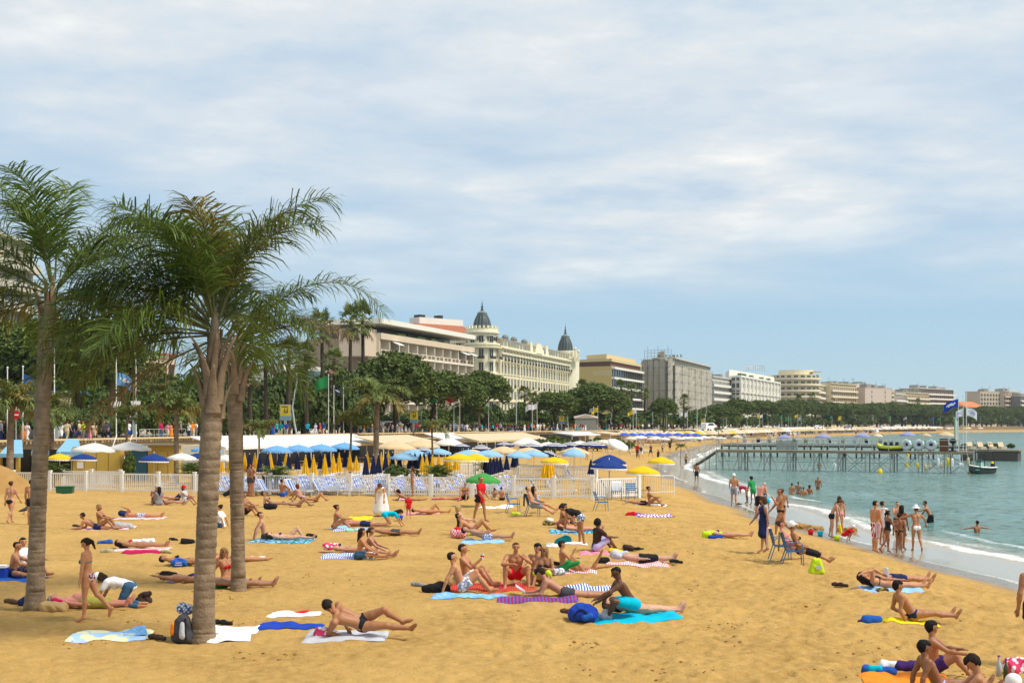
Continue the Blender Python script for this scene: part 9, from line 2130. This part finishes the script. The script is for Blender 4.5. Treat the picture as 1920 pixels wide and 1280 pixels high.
for a in((293,945,110,'knees','grey haired man sitting with his back turned left of the paired palms',1.7,dict(skin='light',hair=('grey',S_),wear=[('trunks','navy')])),(298,948,120,'knees','dark haired woman in grey seen from behind left of the paired palms',1.64,dict(sex='f',skin='tan',hair=DL,wear=[('tank','grey'),(B,'black')])),(312,947,5,'recline','woman in red bikini reclining in the group left of the paired palms',1.64,dict(sex='f',skin='light',hair=DB,wear=bk('red'))),(332,938,10,'supine_knees','man in dark shorts lying behind the woman in red bikini',1.74,dict(skin='light',hair=D,wear=[('trunks','navy')])),(346,946,-15,'knees','woman in grey top and red cap hugging her knees left of the front palm',1.64,dict(sex='f',skin='light',hair=('auburn','bob'),wear=[('tank','lightgrey'),('shorts',W_,.6),('cap','red')])),(182,992,176,'prone_elbows','dark haired man lying on his elbows on the red striped towel',1.74,dict(skin='tan',hair=D,wear=[('trunks','navy')])),(188,992,-5,'knees','blond woman sitting with knees up on the red striped towel',1.66,dict(sex='f',skin='tan',hair=('fair','bob'),wear=bk('black'),hy=-40)),(262,972,2,'supine','man in blue patterned shorts lying with one arm raised to his head',1.78,dict(skin='tan',hair=D,wear=[('trunks','bluefloral'),('headcloth','navy')],uaR=(150,20),faR=(250,10))),(262,1028,3,'supine','woman in red bikini lying alone on the pale pink towel',1.64,dict(sex='f',skin='tan',hair=DL,wear=bk('crimson'))),(352,1060,0,'supine','sunbather lying mostly behind the front palm trunk',1.66,dict(sex='f',skin='tan',hair=D,wear=bk('black'))),(358,1092,178,'prone','dark haired sunbather lying face down beside the lilac cushion',1.66,dict(sex='f',skin='light',hair=DL,wear=[(B,'navy')])),(474,930,15,'stand','man in black trunks standing by the fence holding a dark cloth',1.78,dict(skin='tan',hair=D,wear=[('trunks','black')],uaR=(35,8),faR=(70,0))),(468,931,40,'stand','man just behind the one in black trunks by the fence',1.72,dict(skin='brown',hair=D,wear=[('trunks','darkgrey')])),(423,932,10,'knees','person with a white cloth over the head crouched between the palms',1.66,dict(skin='tan',hair=D,wear=[('shorts','black'),('headcloth',W_)],t=40)),(416,990,172,'longsit','dark haired woman in white printed top sitting between the palms',1.64,dict(sex='f',skin='tan',hair=DB,wear=[('tshirt',W_),('wrap','denim')],t=8,hp=20)),(460,966,-20,'knees','tanned man in black trunks sitting right of the slimmer palm',1.74,dict(skin='brown',hair=('brown',S_),wear=[('trunks','black')])),(497,1012,15,'longsit','man sitting upright behind the lying woman in the middle left',1.76,dict(skin='light',hair=D,wear=[('trunks','darkgrey')],hy=-25)),(542,1014,0,'supine_knees','woman in grey bikini lying with one knee raised in front of her partner',1.66,dict(sex='f',skin='pale',hair=('brown','bob'),wear=[(B,'grey'),(BR,'darkpurple')],thR=(96,4),shR=(86,3))),(512,950,4,'recline','woman in sunglasses reclining behind the black bag near the fence',1.66,dict(sex='f',skin='light',hair=DB,wear=bk('black')+[('sunglasses','black')])),(560,950,2,'supine_knees','woman with raised knees at the front of the group near the fence',1.66,dict(sex='f',skin='light',hair=D,wear=bk('black'))),(530,932,60,'knees','man in blue shorts sitting turned away near the fence',1.74,dict(skin='tan',hair=D,wear=[('trunks','blue')])),(566,938,150,'knees','brown haired woman leaning forward near the fence',1.66,dict(sex='f',skin='light',hair=('auburn','bob'),wear=bk('lilac'),t=35)),(592,940,-6,'supine_knees','tanned woman with bent knees right of the brown haired one',1.66,dict(sex='f',skin='tan',hair=D,wear=bk('darkbrown'))),(606,926,176,'prone_elbows','man lying on his elbows below the blue chair by the fence',1.72,dict(skin='light',hair=D,wear=[('trunks','darkgrey')])),(424,1096,-28,'longsit','woman in red bikini and sunglasses behind the slimmer palm',1.66,dict(sex='f',skin='tan',hair=('fair','long'),wear=[(BR,'red'),(B,'black'),('sunglasses','black')],t=-6,hy=-40)),(440,1052,178,'prone','sunbather lying face down behind the woman in red bikini',1.7,dict(skin='tan',hair=D,wear=[('trunks','navy')])),(446,1102,2,'supine','sunbather lying behind the slimmer palm with legs showing on the right',1.7,dict(skin='light',hair=D,wear=[('trunks','grey')])),(680,1196,-6,'recline','dark haired man in black briefs reclining on his elbow at front',1.82,dict(skin='tan',hair=('dark','thick'),wear=[('briefs','black')],roll=40,t=-64,n=-22,hy=-60,hp=10,thL=(118,4),shL=(42,2),thR=(94,0),shR=(82,0),uaL=(-2,8),faL=(50,-50),uaR=(-28,4),faR=(60,-10),build=1.12)),(714,968,-90,'bend','girl in a long white dress bending over her friend',1.62,dict(sex='f',skin='tan',hair=('auburn','bob'),wear=[('gown',W_)],t=60,p=16)),(722,986,0,'kneel','girl in turquoise top on hands and knees bending down',1.5,dict(sex='f',skin='tan',hair=DL,wear=[('tshirt','turquoise'),(B,'turquoise')],t=88,p=75)),(680,986,178,'prone','sunbather in navy shorts lying behind the woman in black bikini',1.7,dict(skin='pink',hair=D,wear=[('shorts','navy',.7)])),(766,974,-85,'stand','toddler in a red shirt standing on the sand',0.98,dict(skin='tan',hair=('brown',S_),wear=[('tshirt','red')])),(628,993,0,'knees','woman with a bun in black bikini hugging her knees',1.66,dict(sex='f',skin='tan',hair=DB,wear=[(B,'black'),(BR,'teal')],t=8)),(738,1004,0,'supine','man in a cap lying flat behind the two seated women',1.76,dict(skin='tan',hair=D,wear=[('trunks','darkgrey')])),(672,1047,2,'longsit','dark haired woman with green bikini top and denim shorts sitting',1.66,dict(sex='f',skin='tan',hair=DL,wear=[(BR,'green'),('trunks','denim')],t=12,uaL=(36,8),faL=(60,-4),uaR=(36,8),faR=(60,-4))),(688,1044,-6,'longsit','second seated woman leaning forward with legs stretched to the right',1.66,dict(sex='f',skin='light',hair=('brown','pony'),wear=bk('tan'),t=14,uaL=(40,8),faL=(70,-4),uaR=(40,8),faR=(64,-4))),(655,1036,4,'supine','sunbather lying behind the seated women, pink bundle at the head',1.64,dict(sex='f',skin='light',hair=None,wear=bk('navy')+[('headcloth','pinkwhite')])),(765,938,178,'prone_elbows','dark haired sunbather on a pink cloth holding up a phone',1.66,dict(sex='f',skin='brown',hair=('black','bob'),wear=[(B,'red')],uaL=(120,10),faL=(170,0))),(773,931,190,'stand','slim long haired girl in bikini standing at the fence',1.58,dict(sex='f',skin='tan',hair=('brown','long'),wear=bk('palepink'))),(806,964,0,'supine_knees','woman in pink bikini lying with one knee high',1.68,dict(sex='f',skin='tan',hair=D,wear=[(B,'red'),(BR,'pink')],thR=(96,5),shR=(86,3))),(872,938,-100,'knees','bald man sitting against the fence under the green umbrella',1.7,dict(skin='tan',hair=('grey','buzz'),wear=[('trunks','black')])),(927,937,95,'longsit','child sitting with its back turned right of the green umbrella',1.2,dict(skin='light',hair=D,wear=[('trunks','beige')])),(941,938,80,'longsit','dark haired person in black shorts seated next to the child',1.35,dict(skin='light',hair=('brown',S_),wear=[('trunks','black')])),(900,980,-30,'walk','man in a red shirt and dark briefs walking with a shoulder bag',1.78,dict(skin='tan',hair=('dark','buzz'),wear=[('tshirt','red'),('briefs','black'),('sunglasses','black'),('bag','black','R')],uaL=(6,10),faL=(50,-20),thL=(18,3),shL=(6,1),thR=(-14,3),shR=(-14,1))),(862,995,-6,'knees','blond woman in a black swimsuit and sunglasses sitting upright',1.66,dict(sex='f',skin='pale',hair=('blond','bob'),wear=[('swimsuit','black'),('sunglasses','black')])),(888,1003,0,'recline_knees','tanned man in black briefs and sunglasses lying with both knees up',1.78,dict(skin='tan',hair=D,wear=[('briefs','black'),('sunglasses','black')],t=-58,thR=(132,8),shR=(44,3))),(910,1012,0,'supine','man in dark patterned shorts lying beside the striped bag',1.78,dict(skin='light',hair=D,wear=[('trunks','bluefloral')],t=-70)),(1000,968,4,'chair_long','man with bare back and grey shorts stretched out in a blue chair',1.78,dict(skin='light',hair=('brown','buzz'),wear=[('shorts','grey')],shL=(56,3),shR=(58,3),zoff=.1)),(1010,962,8,'chair_long','dark haired woman seated just behind the man in the blue chair',1.66,dict(sex='f',skin='tan',hair=DL,wear=[('swimsuit','lightblue')],shL=(58,3),shR=(60,3),zoff=.1)),(868,1110,2,'recline_knees','man in white patterned trunks propped on his arm among the friends',1.76,dict(skin='tan',hair=D,wear=[('trunks','greyfloral')],t=-24,uaL=(-30,8),faL=(-16,2),uaR=(-34,10),faR=(-20,2),thR=(126,8),shR=(40,3))),(876,1098,-10,'knees','man holding up a paper cup in the group of friends',1.78,dict(skin='tan',hair=D,wear=[('trunks',W_)],t=-10,uaR=(50,8),faR=(130,-10),uaL=(40,8),faL=(76,-4))),(966,1100,-85,'knees','man in red shorts resting his face on his hand, facing the viewer',1.76,dict(skin='tan',hair=('brown','buzz'),wear=[('trunks','red')],t=20,uaL=(60,26),faL=(150,-50),uaR=(50,26),faR=(95,-50),thL=(118,24),thR=(118,24),shL=(14,2),shR=(14,2))),(1020,1098,-100,'knees','long haired blond woman in sunglasses with a lime towel over her knees',1.68,dict(sex='f',skin='tan',hair=('fair','long'),wear=[(BR,'black'),(B,'black'),('lap','lime'),('sunglasses','black')],hy=-20,uaL=(30,14),faL=(110,-45),uaR=(30,14),faR=(110,-45))),(1006,1092,-120,'knees','dark haired friend sitting behind the blond woman in sunglasses',1.7,dict(skin='tan',hair=('black','thick'),wear=[('trunks','navy')])),(1058,1118,180,'prone_elbows','man in black and grey trunks lying on his elbows reading a magazine',1.78,dict(skin='light',hair=('dark','thick'),wear=[('trunks','darkgrey')],t=58,hp=20)),(1056,1074,5,'knees','boy with a green towel sitting with his hand at his mouth',1.5,dict(skin='tan',hair=('dark','thick'),wear=[('lap','green'),('trunks','green')],uaR=(46,10),faR=(150,-10))),(1080,1072,182,'prone','woman in white bikini bottoms lying with her lower legs raised',1.66,dict(sex='f',skin='tan',hair=DL,wear=[(B,W_)],shL=(-150,4),shR=(-95,3),ftL=-160)),(1186,1160,188,'longsit','dark skinned man in turquoise shorts leaning over his companion',1.76,dict(skin='deep',hair=('black','buzz'),wear=[('shorts','turquoise',.75)],t=34,hp=20,thL=(100,14),shL=(10,-40),thR=(96,40),shR=(40,-70),uaL=(60,10),faL=(60,-20),uaR=(30,10),faR=(60,-10))),(1200,1152,2,'supine','woman in black bikini lying behind the man in turquoise shorts',1.66,dict(sex='f',skin='pale',hair=('brown','long'),wear=bk('black'),t=-80)),(1088,1023,178,'bend','woman in black top and floral shorts bending over a teal bag',1.66,dict(sex='f',skin='tan',hair=('dark','bun'),wear=[('tank','black'),('trunks','bluefloral',.3)])),(1073,984,-60,'longsit','small boy sitting behind the bending woman',1.1,dict(skin='light',hair=D,wear=[('trunks','navy')],t=4)),(1052,988,-40,'knees','brown haired person sitting at the heap of bags',1.66,dict(sex='f',skin='tan',hair=('brown','bob'),wear=bk('black'),t=20)),(1085,997,0,'supine','woman lying on the aqua towel behind the bending one',1.66,dict(sex='f',skin='pink',hair=('auburn','bob'),wear=bk('orange'))),(1118,1034,20,'knees','man in a dark brown shirt sitting on the coral towel, seen from behind',1.74,dict(skin='deep',hair=('black','afro'),wear=[('tshirt','darkbrown'),('shorts','lilac',.9)],t=6)),(1203,1054,0,'supine','man in black shorts asleep with a white cloth over his head',1.8,dict(skin='pale',hair=None,wear=[('shorts','black',.95),('headcloth','lightgrey')],build=1.1)),(1218,948,-12,'knees','woman with one knee drawn up sitting by the metal barrier',1.66,dict(sex='f',skin='tan',hair=DB,wear=bk('black'))),(1203,947,2,'supine','person in black lying beside the woman at the barrier',1.7,dict(skin='tan',hair=('grey',S_),wear=[('trunks','black')])),(1306,905,100,'stand','boy in black trunks standing at the water edge beyond the barrier',1.6,dict(skin='brown',hair=BS,wear=[('trunks','black',.8)])),(1376,947,70,'stand','man in a white cap and checked shorts standing at the water edge',1.76,dict(skin='tan',hair=D,wear=[('shorts','bluecheck',.8),('cap',W_)],build=1.1)),(1400,944,160,'bend','boy in a red shirt bending over at the water edge',1.5,dict(skin='deep',hair=BS,wear=[('tshirt','crimson'),('shorts','tan')])),(1412,946,120,'stand','curly haired person in green top at the water edge',1.66,dict(sex='f',skin='deep',hair=('black','afro'),wear=[('longshirt','green')],t=18)),(1424,972,40,'bend','big sunburnt man in black shorts leaning forward',1.82,dict(skin='pink',hair=('grey',S_),wear=[('shorts','black')],t=26,p=12,build=1.22)),(1441,962,150,'bend','small girl in a turquoise top bending by the sunburnt man',1.2,dict(sex='f',skin='tan',hair=DL,wear=[('tank','turquoise'),(B,'turquoise')],t=40,p=20)),(1432,1036,190,'walk','woman in a sleeveless navy dress walking to the left',1.64,dict(sex='f',skin='light',hair=('brown','bob'),wear=[('dress','navy',.85)],hp=25,thL=(12,2),shL=(2,1),thR=(-8,2),shR=(-14,1))),(1464,1006,185,'walk','lean man in black briefs walking left with his hand at his chin',1.78,dict(skin='tan',hair=('brown','buzz'),wear=[('briefs','black')],uaL=(40,8),faL=(150,-14),thL=(26,2),shL=(4,1),thR=(-18,2),shR=(-46,1))),(1467,985,70,'walk','woman in black bikini right behind the lean man',1.68,dict(sex='f',skin='tan',hair=('auburn','bun'),wear=bk('black'))),(1362,1008,0,'supine','woman in purple bikini lying with her head under the bright green towel',1.64,dict(sex='f',skin='light',hair=D,wear=bk('darkpurple'))),(1500,1060,-4,'chair_long','woman in a white cap sitting in a blue chair, legs stretched out',1.68,dict(sex='f',skin='tan',hair=D,wear=[(BR,'black'),('lap','black'),('cap',W_),(B,'black')],shL=(60,3),shR=(62,3),zoff=.1)),(1478,1050,-8,'chair_long','brown haired woman in the blue chair behind the one in the white cap',1.66,dict(sex='f',skin='pink',hair=('brown','bun'),wear=[('swimsuit','pink')],zoff=.1)),(1560,1009,-20,'bend','girl in black shorts and bikini top bending with a yellow bat',1.68,dict(sex='f',skin='pale',hair=('auburn','pony'),wear=[(BR,'black'),('trunks','black',.35)],t=34,p=10)),(1574,1001,80,'stand','girl in pink bikini beside the one with the yellow bat',1.62,dict(sex='f',skin='tan',hair=('brown','long'),wear=bk('pink'),t=10)),(1583,1016,-30,'squat','child in a red suit and white cap digging in the sand',1.15,dict(skin='light',hair=D,wear=[('tshirt','red'),('shorts','red'),('cap',W_)],t=50)),(1642,1036,20,'stand','heavy man in red and white striped trunks at the water edge',1.80,dict(skin='tan',hair=D,wear=[('shorts','redstripe',1.0)],build=1.38)),(1655,1024,30,'stand','person wrapped in a white towel behind the heavy man',1.72,dict(skin='tan',hair=D,wear=[('shoulder_towel',W_),('trunks',W_)])),(1664,1036,10,'walk','girl with a ponytail in a black swimsuit beside the heavy man',1.52,dict(sex='f',skin='brown',hair=('black','pony'),wear=[('swimsuit','black')],uaL=(40,10),faL=(80,0),thL=(14,2),shL=(-2,1))),(1686,1037,60,'stand','boy in black trunks seen from behind in the shore group',1.42,dict(skin='brown',hair=BS,wear=[('briefs','black')],thL=(10,2),shL=(-16,1))),(1691,1030,40,'stand','long haired woman in the middle of the shore group',1.66,dict(sex='f',skin='brown',hair=DL,wear=bk('darkbrown'))),(1683,1012,-90,'stand','slim person with dark patterned shorts at the back of the shore group',1.62,dict(skin='light',hair=('brown',S_),wear=[('trunks','darkpurple',.8)],uaL=(40,10),faL=(150,-40),uaR=(40,10),faR=(150,-40))),(1718,1034,95,'walk','woman in white bikini and straw hat stretching her arms out',1.68,dict(sex='f',skin='tan',hair=D,wear=bk(W_)+[('sunhat',W_)],uaL=(40,66),faL=(80,40),uaR=(20,50),faR=(30,20),thL=(6,3),shL=(0,1),thR=(-8,2),shR=(-30,1))),(1745,1004,160,'walk','man in dark shorts leaning towards the woman in the straw hat',1.74,dict(skin='tan',hair=BS,wear=[('shorts','black',.7)],t=26,lean=12,uaL=(70,20),faL=(90,0))),(1668,1106,2,'supine','woman in black bikini lying and holding up a book',1.70,dict(sex='f',skin='tan',hair=('dark','long'),wear=bk('black'),uaL=(150,10),faL=(60,-10),uaR=(190,20),faR=(280,20),t=-76,n=-60)),(1676,1094,3,'supine','man in navy shorts lying behind the woman with the book',1.80,dict(skin='tan',hair=D,wear=[('trunks','navy',.6)])),(1712,1168,0,'recline','boy in navy briefs propped on his elbows on a yellow towel',1.60,dict(skin='tan',hair=('black','thick'),wear=[('briefs','navy')],t=-38,n=2,thL=(92,5),shL=(86,3),uaL=(-14,8),faL=(60,0),uaR=(-10,10),faR=(30,0))),(1752,1268,-18,'knees','boy sitting with his arms on his raised knees at the lower right',1.52,dict(skin='tan',hair=('black','thick'),wear=[('trunks','darkpurple')],uaL=(56,8),faL=(92,-30),uaR=(60,8),faR=(84,10),hy=20)),(1762,1306,0,'recline','boy in pale blue trunks leaning back at the bottom edge',1.50,dict(skin='brown',hair=('black','thick'),wear=[('briefs','lilac')],t=-30,n=4,uaL=(-24,10),faL=(-8,0),uaR=(-24,10),faR=(-8,0))),(1848,1352,160,'knees','dark haired boy looking down at the bottom right corner',1.56,dict(skin='tan',hair=('dark','thick'),wear=[('trunks','navy')],t=12,hp=26,n=22)),(1940,1245,100,'stand','person cut by the right edge with one arm hanging down',1.70,dict(skin='tan',hair=D,wear=[('trunks','navy')],uaL=(-4,16),faL=(14,-2))),):PP(*a[:5],h=a[5],**a[6])
def sw(px,py,label,h=1.6,sub=.95,face=-90,**k):
 q=on_plane(px,py,WATER);q.z=WATER-sub;return person(px,py,face,'stand',label,h,loc=q,**k)
for px,py,lb,sb,k in((1485,928,'left child of the swimmers standing in the shallows',.75,dict(sex='f',skin='tan',hair=('dark','bun'))),(1497,927,'second swimmer from the left in the shallows',.7,dict(skin='light',hair=D)),(1507,930,'swimmer at the front of the small group in the shallows',.95,dict(skin='tan',hair=D)),(1518,927,'right swimmer of the small group in the shallows',.9,dict(sex='f',skin='tan',hair=('brown','bob'))),(1534,918,'bather standing farther out right of the small group',.6,dict(skin='tan',hair=('fair',S_))),(1536,878,'bather ducking beside the jetty legs',.8,dict(skin='tan',hair=('auburn','bob')))):sw(px,py,lb,1.55,sb,60,**k)
sw(1832,1000,'boy in the sea with both arms spread out',1.5,.95,100,skin='tan',hair=BS,uaL=(20,78),faL=(60,74),uaR=(20,78),faR=(60,74))
def held(name,prs,idx,sd,label,cat,fn):
 r,ctx=PEOPLE[idx];j=ctx['J'][sd];w=Vector(ctx['T'](j['wr']+j['hd']*.10));M=Matrix.Translation(r.location)@r.rotation_euler.to_matrix().to_4x4();p=M@w
 o=empty(name,p,rz=r.rotation_euler.z,label=label,cat=cat);fn(o);return o
def idx(s):return next(i for i,(r,c) in enumerate(PEOPLE) if s in r['label'])
def f_bat(o):
 m=MB();m.tube([(0,0,.04),(.02,0,-.14)],.018,6);m.build('handle',cmat('yellow'),o);m=MB();m.tube([(.02,0,-.14),(.05,0,-.30),(.09,0,-.52)],[.05,.06,.05],8);m.build('blade',cmat('yellow'),o)
held('bat',0,idx('with a yellow bat'),'R','yellow plastic bat held by the girl in black shorts','bat',f_bat)
def f_book(o):
 for s_ in(-1,1):m=MB();m.box((0,.085*s_,.08),(.02,.16,.22),rz=.25*s_);m.build('page',cmat(W_),o)
held('book',0,idx('holding up a book'),'L','open white book held up by the lying woman','book',f_book)
def f_mag(o):
 for s_ in(-1,1):m=MB();m.box((0.1,.11*s_,.06),(.26,.20,.012),M=Matrix.Translation((.1,.11*s_,.08))@Matrix.Rotation(R(-35),4,'Y')@Matrix.Diagonal((1,1,1,1)));m.build('page',cmat('lightgrey'),o)
held('magazine',0,idx('reading a magazine'),'R','magazine open in front of the man in black and grey trunks','magazine',f_mag)
def f_cup(o):m=MB();m.lathe([(0,-.03),(.035,-.03),(.045,.09),(.038,.09)],10);m.build('cup',cmat(W_),o);m=MB();m.lathe([(.040,.02),(.044,.06)],10);m.build('band',cmat('red'),o)
held('cup',0,idx('paper cup'),'R','white paper cup with a red band in the hand of a friend','cup',f_cup)
def f_cloth(o):V,Fq=blob([((0,0,-.05),(.06,0,-.16),.06,.07)]);link('cloth',np_mesh('cloth',V,Fq,cmat('black')),o)
held('cloth',0,idx('holding a dark cloth'),'R','dark cloth dangling from the hand of the man at the fence','cloth',f_cloth)
def hang(ch,col,label,w=.5,d=.5):
 M=Matrix.Translation(ch.location)@Matrix.Rotation(ch.rotation_euler.z,4,'Z');m=MB();n=8
 for s_,a in((-1,0),(1,1)):pass
 pts=[(-.19,.44),(-.22,.62),(-.285,.86),(-.31,.915),(-.365,.89),(-.38,.6),(-.39,.9-d)]
 vs_=[M@Vector((x-.012+.01*math.sin(k*1.9+i),(k/n-.5)*w,z+(.02*math.sin(k*2.1) if i in(0,6) else 0))) for i,(x,z) in enumerate(pts) for k in range(n+1)]
 o_=ch.location.copy();m.add([v-o_ for v in vs_],[(i*(n+1)+k,i*(n+1)+k+1,(i+1)*(n+1)+k+1,(i+1)*(n+1)+k) for i in range(len(pts)-1) for k in range(n)])
 return tag(m.build('towel',cmat(col),None,o_,smooth=True),label,'towel')
def chair_of(s):return next(o for o in COL.objects if o.name.startswith('beach_chair') and s in o.get('label',''))
hang(chair_of('white towel over its back'),W_,'white towel hanging over the back of a blue chair by the fence')
hang(chair_of('black jacket'),'black','black jacket hung over the occupied blue chair',.52,.5)
hang(chair_of('patterned towel'),'camo','patterned towel over the chair of the woman in the white cap',.44,.5)
hang(chair_of('pale pink towel'),'palepink','pale pink towel over the rear blue chair',.46,.55)
# --- sea air
mb=MB();mb.box((1100,1035,20),(3700,2170,80))
hz=bpy.data.materials.new('sea_air');hz.use_nodes=True;hn_=hz.node_tree.nodes;hn_.clear()
pv=hn_.new('ShaderNodeVolumePrincipled');pv.inputs['Color'].default_value=(0.80,0.88,0.95,1);pv.inputs['Density'].default_value=0.00009;pv.inputs['Anisotropy'].default_value=0.2
ho=hn_.new('ShaderNodeOutputMaterial');hz.node_tree.links.new(pv.outputs[0],ho.inputs['Volume'])
tag(mb.build('haze',hz),'thin pale sea air softening the far end of the bay',kind='stuff')
